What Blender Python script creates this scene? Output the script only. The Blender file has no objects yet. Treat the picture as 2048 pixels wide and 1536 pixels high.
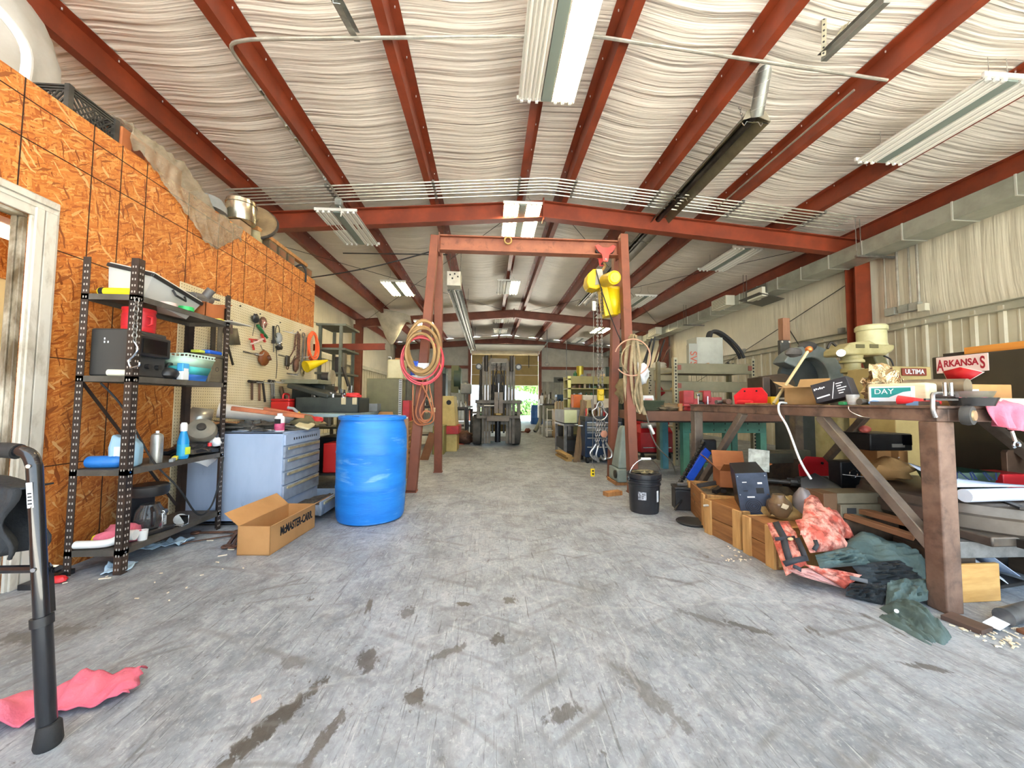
import bpy, bmesh, random
from math import *
from mathutils import Vector as V, Matrix, Euler, noise
S = bpy.context.scene
COL = S.collection
rnd = random.Random(7)
# ---------------- camera (13 mm-class wide lens, 1 m above the floor) ----------------
F, YAW, PITCH, ROLL, HC = 740., .0620, .0507, .0073, 1.0
cf = V((sin(YAW)*cos(PITCH), cos(YAW)*cos(PITCH), sin(PITCH)))
cr = V((cos(YAW), -sin(YAW), 0)); cu = cr.cross(cf)
cr, cu = cr*cos(ROLL)+cu*sin(ROLL), -cr*sin(ROLL)+cu*cos(ROLL)
cd = bpy.data.cameras.new('camera'); cam = bpy.data.objects.new('camera', cd); COL.objects.link(cam)
cd.sensor_width = 36; cd.lens = 36*F/2048; cd.clip_start = .02; cd.clip_end = 300
m = Matrix((cr, cu, -cf)).transposed().to_4x4(); m.translation = (0, 0, HC); cam.matrix_world = m
S.camera = cam
def ray(x, y): return cr*((x-1024)/F)-cu*((y-768)/F)+cf
def at(x, y, Y): d = ray(x, y); return V((0, 0, HC))+d*(Y/d.y)      # point of the room at distance Y along the building
def ax(x, y, X): d = ray(x, y); return V((0, 0, HC))+d*(X/d.x)      # point on a wall-parallel plane
def az(x, y, Z): d = ray(x, y); return V((0, 0, HC))+d*((Z-HC)/d.z) # point at a height
def G(x, y): return az(x, y, 0)
# ---------------- view, sky, sun, daylight portals ----------------
S.view_settings.view_transform = 'Standard'; S.view_settings.look = 'None'
S.view_settings.gamma = 1; S.view_settings.use_curve_mapping = False
S.view_settings.exposure = 1.0
S.cycles.max_bounces = 8; S.cycles.diffuse_bounces = 5; S.cycles.use_denoising = True
S.cycles.sample_clamp_indirect = 6
w = bpy.data.worlds.new('sky'); S.world = w; w.use_nodes = True
bg = w.node_tree.nodes['Background']; bg.inputs[0].default_value = (.68, .84, 1, 1); bg.inputs[1].default_value = 2.4
def lamp(name, kind, loc, rot, energy, col=(1, 1, 1), **k):
    l = bpy.data.lights.new(name, kind); l.energy = energy; l.color = col
    for a, b in k.items():
        if a == 'portal': l.cycles.is_portal = b
        else: setattr(l, a, b)
    o = bpy.data.objects.new(name, l); o.location = loc; o.rotation_euler = rot; COL.objects.link(o); return o
lamp('sun', 'SUN', (20, -10, 30), (radians(-14), radians(34), 0), 50.0, (1, .95, .86), angle=.01)
lamp('front_door_daylight', 'AREA', (1, -1.6, 2.2), (radians(90), 0, 0), 1, portal=True, shape='RECTANGLE', size=12, size_y=4.6)
lamp('far_door_daylight', 'AREA', (.9, 20.7, 1.0), (radians(-90), 0, 0), 1, portal=True, shape='RECTANGLE', size=3.5, size_y=2.0)
# ---------------- helpers ----------------
def hx(s):
    s = s.lstrip('#'); c = [int(s[i:i+2], 16)/255 for i in (0, 2, 4)]
    return tuple([x/12.92 if x <= .04045 else ((x+.055)/1.055)**2.4 for x in c]+[1.])
MC = {}
def mat(name, c1=None, c2=None, s=6, r=.6, met=0, bump=0, bs=30, st=(1, 1, 1), lo=.38, hi=.66, dirt=None, ds=4, da=.5, coat=0, em=0, trans=0, alpha=1, det=5):
    if name in MC: return MC[name]
    m = bpy.data.materials.new(name); m.use_nodes = True; MC[name] = m
    N = m.node_tree.nodes; L = m.node_tree.links; b = N['Principled BSDF']
    b.inputs['Roughness'].default_value = r; b.inputs['Metallic'].default_value = met
    c1 = hx(c1); b.inputs['Base Color'].default_value = c1
    if coat: b.inputs['Coat Weight'].default_value = coat
    if trans: b.inputs['Transmission Weight'].default_value = trans
    if alpha < 1: b.inputs['Alpha'].default_value = alpha
    if em: b.inputs['Emission Color'].default_value = c1; b.inputs['Emission Strength'].default_value = em
    if c2 or bump or dirt:
        tc = N.new('ShaderNodeTexCoord'); mp = N.new('ShaderNodeMapping'); mp.inputs['Scale'].default_value = st
        L.new(tc.outputs['Object'], mp.inputs['Vector'])
    def nz(scale, d=det, dist=0):
        n = N.new('ShaderNodeTexNoise'); n.inputs['Scale'].default_value = scale; n.inputs['Detail'].default_value = d
        n.inputs['Roughness'].default_value = .62; n.inputs['Distortion'].default_value = dist
        L.new(mp.outputs[0], n.inputs['Vector']); return n
    def ramp(n, a, z, ca, cz):
        q = N.new('ShaderNodeValToRGB'); q.color_ramp.elements[0].position = a; q.color_ramp.elements[1].position = z
        q.color_ramp.elements[0].color = ca; q.color_ramp.elements[1].color = cz
        L.new(n.outputs[0], q.inputs[0]); return q
    out = None
    if c2:
        out = ramp(nz(s), lo, hi, c1, hx(c2)).outputs[0]
    if dirt:
        q = ramp(nz(ds, 8, .4), 1-da-.12, 1-da+.12, (0, 0, 0, 1), (1, 1, 1, 1))
        mx = N.new('ShaderNodeMix'); mx.data_type = 'RGBA'
        L.new(q.outputs[0], mx.inputs[0])
        if out: L.new(out, mx.inputs[6])
        else: mx.inputs[6].default_value = c1
        mx.inputs[7].default_value = hx(dirt); out = mx.outputs[2]
    if out: L.new(out, b.inputs['Base Color'])
    if bump:
        n = nz(bs, 4); bp = N.new('ShaderNodeBump'); bp.inputs['Strength'].default_value = bump; bp.inputs['Distance'].default_value = .02
        L.new(n.outputs[0], bp.inputs['Height']); L.new(bp.outputs[0], b.inputs['Normal'])
    return m
def rot(rx=0, ry=0, rz=0): return Euler((radians(rx), radians(ry), radians(rz))).to_matrix()
def frame(p, q, up=(0, 0, 1)):      # 3x3 whose z runs p->q
    z = (V(q)-V(p)).normalized(); up = V(up)
    if abs(z.dot(up)) > .99: up = V((0, 1, 0))
    x = up.cross(z).normalized(); return Matrix((x, z.cross(x), z)).transposed()
class B:                             # collects shapes into one mesh
    def __init__(s, o=(0, 0, 0)): s.v = []; s.f = []; s.o = V(o)
    def add(s, vs, fs):
        n = len(s.v); s.v += [V(a)-s.o for a in vs]; s.f += [[i+n for i in f] for f in fs]; return s
    def box(s, c, d, r=None):
        c = V(c); vs = []
        for i in range(8):
            p = V(((i & 1)-.5, (i >> 1 & 1)-.5, (i >> 2)-.5)); p = V((p.x*d[0], p.y*d[1], p.z*d[2]))
            vs.append(c+(r @ p if r else p))
        return s.add(vs, [(0, 2, 3, 1), (4, 5, 7, 6), (0, 1, 5, 4), (2, 6, 7, 3), (0, 4, 6, 2), (1, 3, 7, 5)])
    def bb(s, x0, x1, y0, y1, z0, z1): return s.box(((x0+x1)/2, (y0+y1)/2, (z0+z1)/2), (x1-x0, y1-y0, z1-z0))
    def bar(s, p, q, w, d, up=(0, 0, 1)):   # square bar between two points
        p, q = V(p), V(q); return s.box((p+q)/2, (w, d, (q-p).length), frame(p, q, up))
    def ext(s, ol, p, q, up=(0, 0, 1)):     # extrude a 2D outline from p to q
        p, q = V(p), V(q); M = frame(p, q, up); n = len(ol)
        vs = [p+M @ V((a, b, 0)) for a, b in ol]+[q+M @ V((a, b, 0)) for a, b in ol]
        return s.add(vs, [tuple(range(n))[::-1], tuple(range(n, 2*n))]+[(i, (i+1) % n, n+(i+1) % n, n+i) for i in range(n)])
    def prism(s, ol, h, c=(0, 0, 0), r=None):  # outline in XY, thickness h along z, turned by r, moved to c
        c = V(c); r = r or Matrix.Identity(3); n = len(ol)
        vs = [c+r @ V((a, b, -h/2)) for a, b in ol]+[c+r @ V((a, b, h/2)) for a, b in ol]
        return s.add(vs, [tuple(range(n))[::-1], tuple(range(n, 2*n))]+[(i, (i+1) % n, n+(i+1) % n, n+i) for i in range(n)])
    def cyl(s, p, q, r, r2=None, n=14, cap=True):
        p, q = V(p), V(q); r2 = r if r2 is None else r2; M = frame(p, q)
        c = [(cos(2*pi*i/n), sin(2*pi*i/n)) for i in range(n)]
        vs = [p+M @ V((a*r, b*r, 0)) for a, b in c]+[q+M @ V((a*r2, b*r2, 0)) for a, b in c]
        fs = [(i, (i+1) % n, n+(i+1) % n, n+i) for i in range(n)]
        if cap: fs += [tuple(range(n))[::-1], tuple(range(n, 2*n))]
        return s.add(vs, fs)
    def lathe(s, pr, c=(0, 0, 0), r=None, n=24):
        c = V(c); r = r or Matrix.Identity(3); vs = []; fs = []; k = len(pr)
        for i in range(n):
            a = 2*pi*i/n
            for R, z in pr: vs.append(c+r @ V((R*cos(a), R*sin(a), z)))
        for i in range(n):
            j = (i+1) % n
            for t in range(k-1): fs.append((i*k+t, j*k+t, j*k+t+1, i*k+t+1))
        if pr[0][0] > 1e-6: fs.append(tuple(i*k for i in range(n))[::-1])
        if pr[-1][0] > 1e-6: fs.append(tuple(i*k+k-1 for i in range(n)))
        return s.add(vs, fs)
    def tube(s, pts, r, n=8, loop=False, sp=0):
        pts = [V(p) for p in pts]
        if sp: pts = spline(pts, sp, loop)
        k = len(pts); vs = []; fs = []; px = None
        for i, p in enumerate(pts):
            a = pts[(i-1) % k] if (loop or i) else p; b = pts[(i+1) % k] if (loop or i < k-1) else p
            z = (b-a); z = z.normalized() if z.length > 1e-9 else V((0, 0, 1))
            if px is None: px = frame((0, 0, 0), z).col[0].copy()
            px = (px-z*px.dot(z)); px = px.normalized() if px.length > 1e-6 else frame((0, 0, 0), z).col[0].copy()
            y = z.cross(px); rr = r(i/(k-1)) if callable(r) else r
            vs += [p+(px*cos(2*pi*j/n)+y*sin(2*pi*j/n))*rr for j in range(n)]
        for i in range(k if loop else k-1):
            i2 = (i+1) % k
            for j in range(n): fs.append((i*n+j, i*n+(j+1) % n, i2*n+(j+1) % n, i2*n+j))
        if not loop: fs += [tuple(range(n))[::-1], tuple(range((k-1)*n, k*n))]
        return s.add(vs, fs)
    def ring(s, c, R, r, nrm=(0, 0, 1), n=20, m=6, a=0, b=2*pi, sq=1):
        M = frame((0, 0, 0), nrm, (0, 0, 1)); full = abs(b-a-2*pi) < 1e-6; k = n if full else n+1
        return s.tube([V(c)+M @ V((R*cos(a+(b-a)*i/n), R*sq*sin(a+(b-a)*i/n), 0)) for i in range(k)], r, m, full)
    def chain(s, p, q, L=.03, r=.004):
        p, q = V(p), V(q); n = max(1, int((q-p).length/(L*.72))); M = frame(p, q, (.3, .95, 0))
        for i in range(n):
            c = p+(q-p)*((i+.5)/n); a = M.col[0] if i % 2 else M.col[1]; z = M.col[2]
            s.tube([c+z*(L*.5*sin(t))+a*(L*.3*cos(t)) for t in [2*pi*j/8 for j in range(8)]], r, 4, True)
        return s
    def grid(s, fn, nu, nv):
        vs = [fn(i/nu, j/nv) for j in range(nv+1) for i in range(nu+1)]; k = nu+1
        return s.add(vs, [(j*k+i, j*k+i+1, j*k+k+i+1, j*k+k+i) for j in range(nv) for i in range(nu)])
    def blob(s, c, d, seed=0, amp=.25, fr=2., n=14, flat=0):
        c = V(c); pr = []; vs = []; fs = []; m = n//2+1
        for j in range(m+1):
            t = pi*j/m
            for i in range(n):
                a = 2*pi*i/n; p = V((sin(t)*cos(a), sin(t)*sin(a), cos(t)))
                k = 1+amp*noise.noise(p*fr+V((seed*3.1, seed*1.7, 0)))
                z = p.z*k
                if flat and z < -flat: z = -flat
                vs.append(c+V((p.x*k*d[0], p.y*k*d[1], z*d[2])))
        for j in range(m):
            for i in range(n): fs.append((j*n+i, j*n+n+i, j*n+n+(i+1) % n, j*n+(i+1) % n))
        return s.add(vs, fs)
    def make(s, name, m, parent=None, bev=0, sol=0, sub=0, ang=35):
        me = bpy.data.meshes.new(name); me.from_pydata([tuple(a) for a in s.v], [], s.f)
        me.polygons.foreach_set('use_smooth', [True]*len(s.f)); me.update()
        me.set_sharp_from_angle(angle=radians(ang))
        if isinstance(m, (list, tuple)):
            for a in m: me.materials.append(a)
        else: me.materials.append(m)
        o = bpy.data.objects.new(name, me); COL.objects.link(o)
        if parent: o.parent = parent
        if sol:
            q = o.modifiers.new('s', 'SOLIDIFY'); q.thickness = sol; q.offset = 0
        if bev:
            q = o.modifiers.new('b', 'BEVEL'); q.width = bev; q.segments = 2; q.limit_method = 'ANGLE'; q.angle_limit = radians(40); q.harden_normals = False
        if sub:
            q = o.modifiers.new('u', 'SUBSURF'); q.levels = sub; q.render_levels = sub
        return o
def spline(p, k, loop=False):
    out = []; n = len(p)
    for i in range(n if loop else n-1):
        g = lambda j: p[j % n] if loop else p[max(0, min(n-1, j))]
        a, b, c, d = g(i-1), g(i), g(i+1), g(i+2)
        for t in range(k):
            u = t/k; out.append(.5*((2*b)+(c-a)*u+(2*a-5*b+4*c-d)*u*u+(3*b-a-3*c+d)*u**3))
    if not loop: out.append(p[-1])
    return out
def tag(o, label, cat, group=None, kind=None):
    o['label'] = label; o['category'] = cat
    if group: o['group'] = group
    if kind: o['kind'] = kind
    return o
def thing(name, label, cat, loc=(0, 0, 0), rz=0, group=None, r=None):
    o = bpy.data.objects.new(name, None); COL.objects.link(o); o.location = loc; o.empty_display_size = .1
    o.rotation_euler = r or (0, 0, radians(rz)); return tag(o, label, cat, group)
def one(name, b, m, label, cat, loc=(0, 0, 0), rz=0, group=None, r=None, **k):
    o = b.make(name, m, None, **k); o.location = loc; o.rotation_euler = tuple(radians(a) for a in r) if r else (0, 0, radians(rz))
    return tag(o, label, cat, group)
def struct(name, b, m, **k): o = b.make(name, m, None, **k); o['kind'] = 'structure'; return o
def dup(root, loc, rz=None, label=None):
    def cp(o, par):
        c = o.copy(); COL.objects.link(c)
        if par: c.parent = par
        for ch in o.children: cp(ch, c)
        return c
    c = cp(root, None); c.location = loc
    if rz is not None: c.rotation_euler = (0, 0, radians(rz))
    if label: c['label'] = label
    return c
def text(parent, s, size, m, c, r, ext=.0008, name='lettering', sx=1, bold=0, align='CENTER'):
    cu_ = bpy.data.curves.new(name, 'FONT'); cu_.body = s; cu_.size = size; cu_.extrude = ext; cu_.align_x = align; cu_.align_y = 'CENTER'
    cu_.offset = bold; cu_.materials.append(m)
    q = bpy.data.objects.new(name, cu_); COL.objects.link(q); bpy.context.view_layer.update()
    me = bpy.data.meshes.new_from_object(q); bpy.data.objects.remove(q); me.name = name
    if not me.materials: me.materials.append(m)
    o = bpy.data.objects.new(name, me); COL.objects.link(o); o.location = c; o.rotation_euler = tuple(radians(a) for a in r); o.scale = (sx, 1, 1); o.parent = parent; return o
def Lsec(w, t): return [(0, 0), (w, 0), (w, t), (t, t), (t, w), (0, w)]
def Csec(w, h, t): return [(-w/2, -h/2), (w/2, -h/2), (w/2, -h/2+t), (-w/2+t, -h/2+t), (-w/2+t, h/2-t), (w/2, h/2-t), (w/2, h/2), (-w/2, h/2)]
def Isec(w, h, t): a = t/2; return [(-w/2, -h/2), (w/2, -h/2), (w/2, -h/2+t), (a, -h/2+t), (a, h/2-t), (w/2, h/2-t), (w/2, h/2), (-w/2, h/2), (-w/2, h/2-t), (-a, h/2-t), (-a, -h/2+t), (-w/2, -h/2+t)]
def cloth(b, c, L, W, rz=0, amp=.03, fr=9, seed=0, nu=26, nv=20, rag=.12, fold=None, base=.004):
    ca, sa = cos(radians(rz)), sin(radians(rz)); c = V(c)
    def fn(u, v):
        e = 1+rag*noise.noise(V((u*4, v*4, seed)))
        x = (u-.5)*L*e; y = (v-.5)*W*(1+rag*noise.noise(V((u*3+9, v*3, seed))))
        z = abs(noise.noise(V((x*fr, y*fr*.6, seed*1.3))))*amp*2+abs(noise.noise(V((x*fr*2.3, y*fr*2, seed+4))))*amp*.6+base
        if fold: z += fold(u, v)
        return c+V((x*ca-y*sa, x*sa+y*ca, z))
    return b.grid(fn, nu, nv)
# ---------------- materials of the shell ----------------
def floor_mat():
    m = bpy.data.materials.new('concrete'); m.use_nodes = True; N = m.node_tree.nodes; L = m.node_tree.links; b = N['Principled BSDF']
    tc = N.new('ShaderNodeTexCoord')
    def nz(scale, det, rz=0, st=(1, 1, 1), dist=0, ro=.65):
        p = N.new('ShaderNodeMapping'); p.inputs['Rotation'].default_value = (0, 0, radians(rz)); p.inputs['Scale'].default_value = st
        L.new(tc.outputs['Object'], p.inputs[0]); n = N.new('ShaderNodeTexNoise'); n.inputs['Scale'].default_value = scale
        n.inputs['Detail'].default_value = det; n.inputs['Distortion'].default_value = dist; n.inputs['Roughness'].default_value = ro
        L.new(p.outputs[0], n.inputs['Vector']); return n.outputs[0]
    def ramp(i, a, z, ca=0, cz=1):
        q = N.new('ShaderNodeValToRGB'); e = q.color_ramp.elements; e[0].position = a; e[1].position = z
        e[0].color = (ca, ca, ca, 1); e[1].color = (cz, cz, cz, 1); L.new(i, q.inputs[0]); return q.outputs[0]
    def mix(f, A, Bc, amt=1):
        x = N.new('ShaderNodeMix'); x.data_type = 'RGBA'
        if amt != 1:
            t = N.new('ShaderNodeMath'); t.operation = 'MULTIPLY'; t.inputs[1].default_value = amt; L.new(f, t.inputs[0]); f = t.outputs[0]
        L.new(f, x.inputs[0])
        for k, c in ((6, A), (7, Bc)):
            if isinstance(c, str): x.inputs[k].default_value = hx(c)
            else: L.new(c, x.inputs[k])
        return x.outputs[2]
    c = mix(ramp(nz(1.1, 10, dist=.6), .36, .64), '#757c84', '#a3abb3')
    c = mix(ramp(nz(14, 10, 0, (1, .6, 1), 1.0), .42, .72), c, '#b9bcbf', .6)
    c = mix(ramp(nz(5, 10, 18, (1, .75, 1), .8), .47, .66), c, '#6a6d72', .7)
    for sc, rz, st, a_, z_, col, amt in ((26, -45, .06, .64, .71, '#4b4c4e', .7), (30, 58, .06, .65, .72, '#4b4b4c', .65), (34, 20, .05, .64, .71, '#525149', .6), (24, -12, .07, .65, .72, '#4f4f4c', .6), (40, 84, .08, .65, .72, '#565654', .6), (22, -75, .06, .65, .72, '#525256', .6), (30, 40, .05, .66, .72, '#c4c6c6', .5)):
        c = mix(ramp(nz(sc, 6, rz, (1, st, 1), .25), a_, z_), c, col, amt)
    c = mix(ramp(nz(48, 10, 0, (1, .8, 1), .6), .46, .66), c, '#565b61', .34)
    c = mix(ramp(nz(70, 8, 30, (1, .6, 1), .8), .55, .68), c, '#d2d6da', .34)
    for sc, rz, st, col, amt in ((70, -32, .045, '#3e4042', .7), (80, 47, .05, '#3e4042', .65), (64, 8, .04, '#43423e', .65), (76, 70, .05, '#464648', .6), (60, -60, .04, '#454547', .6), (72, 28, .04, '#d4d6d6', .5)):
        c = mix(ramp(nz(sc, 5, rz, (1, st, 1), .15), .63, .69), c, col, amt)
    c = mix(ramp(nz(34, 9, 10, (1, .5, 1), 1.2), .60, .70), c, '#54514c', .7)
    c = mix(ramp(nz(3.4, 9, -25, (1, .4, 1), 1.2), .665, .70), c, '#4f4639', .8)
    c = mix(ramp(nz(7.5, 9, 35, (1, .4, 1), 1.5), .675, .71), c, '#483f36', .75)
    c = mix(ramp(nz(60, 3), .72, .75), c, '#eceae4', .8)
    # oil stains and wet tyre prints, each with its own place
    def stain(x, y, rx, ry, rz, col, amt):
        nonlocal c
        p = N.new('ShaderNodeMapping'); p.vector_type = 'TEXTURE'; p.inputs['Location'].default_value = (x, y, 0); p.inputs['Rotation'].default_value = (0, 0, radians(rz)); p.inputs['Scale'].default_value = (rx, ry, 1)
        L.new(tc.outputs['Object'], p.inputs[0]); le = N.new('ShaderNodeVectorMath'); le.operation = 'LENGTH'; L.new(p.outputs[0], le.inputs[0])
        a = N.new('ShaderNodeMath'); a.operation = 'MULTIPLY_ADD'; a.inputs[1].default_value = 2.6; L.new(NZ, a.inputs[0]); L.new(le.outputs['Value'], a.inputs[2])
        c = mix(ramp_r(a.outputs[0], 1.85, 2.1), c, col, amt)
    def ramp_r(i, a, z):
        q = N.new('ShaderNodeMapRange'); q.inputs[1].default_value = a; q.inputs[2].default_value = z; q.inputs[3].default_value = 1; q.inputs[4].default_value = 0; L.new(i, q.inputs[0]); return q.outputs[0]
    NZ = nz(38, 8, 0, (1, .6, 1), .6)
    for a in ((-.66, 1.25, .05, .26, -22, '#3f382d', .85), (-.46, 1.52, .05, .1, 10, '#4a443c', .8), (-.24, 1.32, .05, .06, 0, '#443c32', .85), (.25, 1.23, .1, .04, 25, '#4a4640', .75), (-.38, 1.84, .05, .07, 15, '#4d4944', .7), (-.48, 1.17, .03, .16, -12, '#494136', .75), (1.16, 1.65, .12, .03, -35, '#4a4640', .75), (1.68, 1.37, .09, .03, -20, '#4a4640', .75), (.12, 1.93, .05, .05, 0, '#4a443c', .8), (-.11, 1.9, .05, .03, 0, '#4a443c', .85), (1.04, 2.1, .2, .025, -30, '#565453', .6), (-.75, 1.52, .07, .05, 0, '#5c5a58', .6), (.56, 1.29, .05, .2, 25, '#5a5854', .6), (1.03, 1.71, .2, .03, -40, '#545250', .65), (-1.9, 1.75, .25, .08, 10, '#57544f', .6), (.05, 1.62, .04, .05, 0, '#453f38', .8), (-.15, 1.55, .1, .03, 30, '#504b45', .7)): stain(*a)
    # scuffed arcs left by turning tyres
    for sx, sy, w in ((-2.2, 1.2, 1.7), (2.9, 3.4, 1.25), (.6, -.5, 2.3)):
        p = N.new('ShaderNodeMapping'); p.inputs['Location'].default_value = (sx, sy, 0); L.new(tc.outputs['Object'], p.inputs[0])
        wv = N.new('ShaderNodeTexWave'); wv.wave_type = 'RINGS'; wv.rings_direction = 'Z'; wv.inputs['Scale'].default_value = w; wv.inputs['Distortion'].default_value = 1.2
        wv.inputs['Detail'].default_value = 3; L.new(p.outputs[0], wv.inputs['Vector'])
        k = N.new('ShaderNodeMath'); k.operation = 'MULTIPLY'; L.new(ramp(wv.outputs[1], .93, 1), k.inputs[0]); L.new(ramp(nz(2.3, 4, sx*40), .5, .62), k.inputs[1])
        c = mix(k.outputs[0], c, '#6b6b6a', .6)
    # cracks
    vo = N.new('ShaderNodeTexVoronoi'); vo.feature = 'DISTANCE_TO_EDGE'; vo.inputs['Scale'].default_value = .33
    p = N.new('ShaderNodeMapping'); L.new(tc.outputs['Object'], p.inputs[0]); nn = N.new('ShaderNodeTexNoise'); nn.inputs['Scale'].default_value = 2.5; nn.inputs['Detail'].default_value = 6
    L.new(tc.outputs['Object'], nn.inputs['Vector']); va = N.new('ShaderNodeVectorMath'); va.operation = 'ADD'; sc = N.new('ShaderNodeVectorMath'); sc.operation = 'SCALE'; sc.inputs[3].default_value = .35
    L.new(nn.outputs[1], sc.inputs[0]); L.new(p.outputs[0], va.inputs[0]); L.new(sc.outputs[0], va.inputs[1]); L.new(va.outputs[0], vo.inputs['Vector'])
    c = mix(ramp(vo.outputs[0], .0, .0007, 1, 0), c, '#dcdcda', .16)
    L.new(c, b.inputs['Base Color'])
    L.new(ramp(nz(2.5, 6, 0, (1, .4, 1)), .35, .7, .42, .75), b.inputs['Roughness'])
    bp = N.new('ShaderNodeBump'); bp.inputs['Strength'].default_value = .25; bp.inputs['Distance'].default_value = .01; L.new(nz(40, 8), bp.inputs['Height']); L.new(bp.outputs[0], b.inputs['Normal'])
    return m
def osb_mat():
    m = bpy.data.materials.new('oriented_strand_board'); m.use_nodes = True; N = m.node_tree.nodes; L = m.node_tree.links; b = N['Principled BSDF']
    tc = N.new('ShaderNodeTexCoord')
    nn = N.new('ShaderNodeTexNoise'); nn.inputs['Scale'].default_value = 9; nn.inputs['Detail'].default_value = 5; L.new(tc.outputs['Object'], nn.inputs['Vector'])
    va = N.new('ShaderNodeVectorMath'); va.operation = 'ADD'; s2 = N.new('ShaderNodeVectorMath'); s2.operation = 'SCALE'; s2.inputs[3].default_value = .05
    L.new(nn.outputs[1], s2.inputs[0]); L.new(tc.outputs['Object'], va.inputs[0]); L.new(s2.outputs[0], va.inputs[1])
    def vor(rx, sc, st, seed):
        p = N.new('ShaderNodeMapping'); p.vector_type = 'TEXTURE'; p.inputs['Rotation'].default_value = (radians(rx), 0, 0); p.inputs['Scale'].default_value = (1/st[0], 1/st[1], 1/st[2]); p.inputs['Location'].default_value = (seed, seed*.7, seed*.3)
        L.new(va.outputs[0], p.inputs[0]); v = N.new('ShaderNodeTexVoronoi'); v.inputs['Scale'].default_value = sc; L.new(p.outputs[0], v.inputs['Vector'])
        sp = N.new('ShaderNodeSeparateColor'); L.new(v.outputs['Color'], sp.inputs[0]); return sp
    def pal(i, cols):
        q = N.new('ShaderNodeValToRGB'); e = q.color_ramp.elements
        while len(e) < len(cols): e.new(.5)
        for k, c in enumerate(cols): e[k].position = k/(len(cols)-1); e[k].color = hx(c)
        L.new(i, q.inputs[0]); return q.outputs[0]
    def mix(f, A, C):
        x = N.new('ShaderNodeMix'); x.data_type = 'RGBA'; L.new(f, x.inputs[0]); L.new(A, x.inputs[6])
        if isinstance(C, str): x.inputs[7].default_value = hx(C)
        else: L.new(C, x.inputs[7])
        return x.outputs[2]
    def gt(i, t): g = N.new('ShaderNodeMath'); g.operation = 'GREATER_THAN'; g.inputs[1].default_value = t; L.new(i, g.inputs[0]); return g.outputs[0]
    P = ['#a8571c', '#c8742c', '#d88d42', '#b7631f', '#dd9b52', '#cd7a31', '#a04f18', '#c97a35']
    c = pal(vor(28, 74, (.5, 1, .2), 1).outputs[0], P)
    for rx, sc, st, sd, th in ((62, 92, (.5, 1, .16), 5, .45), (-32, 98, (.5, 1, .14), 9, .5), (105, 104, (.5, 1, .16), 14, .55), (8, 100, (.5, 1, .12), 22, .6), (-68, 110, (.5, 1, .15), 27, .62)):
        v = vor(rx, sc, st, sd); c = mix(gt(v.outputs[1], th), c, pal(v.outputs[0], P))
    for rx, sd, st, sc, col, th in ((45, 31, (.5, 1, .14), 92, '#e0aa6c', .965), (-50, 41, (.5, 1, .14), 100, '#dda060', .965), (130, 37, (.5, 1, .12), 96, '#95501c', .965), (15, 47, (.5, 1, .1), 104, '#8d4716', .97)):
        c = mix(gt(vor(rx, sc, st, sd).outputs[1], th), c, col)
    n = N.new('ShaderNodeTexNoise'); n.inputs['Scale'].default_value = 1.5; n.inputs['Detail'].default_value = 7; L.new(tc.outputs['Object'], n.inputs['Vector'])
    hs = N.new('ShaderNodeHueSaturation'); mr = N.new('ShaderNodeMapRange'); mr.inputs[3].default_value = .66; mr.inputs[4].default_value = 1.04; L.new(n.outputs[0], mr.inputs[0]); L.new(mr.outputs[0], hs.inputs['Value']); L.new(c, hs.inputs['Color']); c = hs.outputs[0]
    L.new(c, b.inputs['Base Color']); b.inputs['Roughness'].default_value = .55
    bp = N.new('ShaderNodeBump'); bp.inputs['Strength'].default_value = .3; bp.inputs['Distance'].default_value = .004; L.new(c, bp.inputs['Height']); L.new(bp.outputs[0], b.inputs['Normal'])
    return m
def vinyl_mat(name, col, st, strength, s=1.):
    m = bpy.data.materials.new(name); m.use_nodes = True; N = m.node_tree.nodes; L = m.node_tree.links; b = N['Principled BSDF']
    b.inputs['Roughness'].default_value = .42; tc = N.new('ShaderNodeTexCoord')
    h = None
    for k, (a, d, w_) in enumerate(((1, 2, 1.), (2.7, 3, .5))):
        p = N.new('ShaderNodeMapping'); p.inputs['Scale'].default_value = [x*a for x in st]; p.inputs['Location'].default_value = (k*3, k*5, k); L.new(tc.outputs['Object'], p.inputs[0])
        n = N.new('ShaderNodeTexNoise'); n.inputs['Scale'].default_value = s; n.inputs['Detail'].default_value = d; n.inputs['Distortion'].default_value = .3; L.new(p.outputs[0], n.inputs['Vector'])
        t = N.new('ShaderNodeMath'); t.operation = 'MULTIPLY'; t.inputs[1].default_value = w_; L.new(n.outputs[0], t.inputs[0])
        if h: q = N.new('ShaderNodeMath'); L.new(h, q.inputs[0]); L.new(t.outputs[0], q.inputs[1]); h = q.outputs[0]
        else: h = t.outputs[0]
    bp = N.new('ShaderNodeBump'); bp.inputs['Strength'].default_value = strength; bp.inputs['Distance'].default_value = .05; L.new(h, bp.inputs['Height']); L.new(bp.outputs[0], b.inputs['Normal'])
    n = N.new('ShaderNodeTexNoise'); n.inputs['Scale'].default_value = 1.6; n.inputs['Detail'].default_value = 8; L.new(tc.outputs['Object'], n.inputs['Vector'])
    q = N.new('ShaderNodeValToRGB'); e = q.color_ramp.elements; e[0].position = .3; e[1].position = .62; c = hx(col); e[0].color = tuple(x*.86 for x in c[:3])+(1,); e[1].color = c
    L.new(n.outputs[0], q.inputs[0]); L.new(q.outputs[0], b.inputs['Base Color']); return m
CONC, OSB = floor_mat(), osb_mat()
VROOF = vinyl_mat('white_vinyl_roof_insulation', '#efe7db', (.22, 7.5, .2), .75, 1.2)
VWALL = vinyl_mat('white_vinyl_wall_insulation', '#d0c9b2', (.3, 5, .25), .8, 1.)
RUST = mat('red_oxide_steel', '#6e2c16', '#84371c', 3, .5, dirt='#581f0c', ds=2.5, da=.25)
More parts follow.
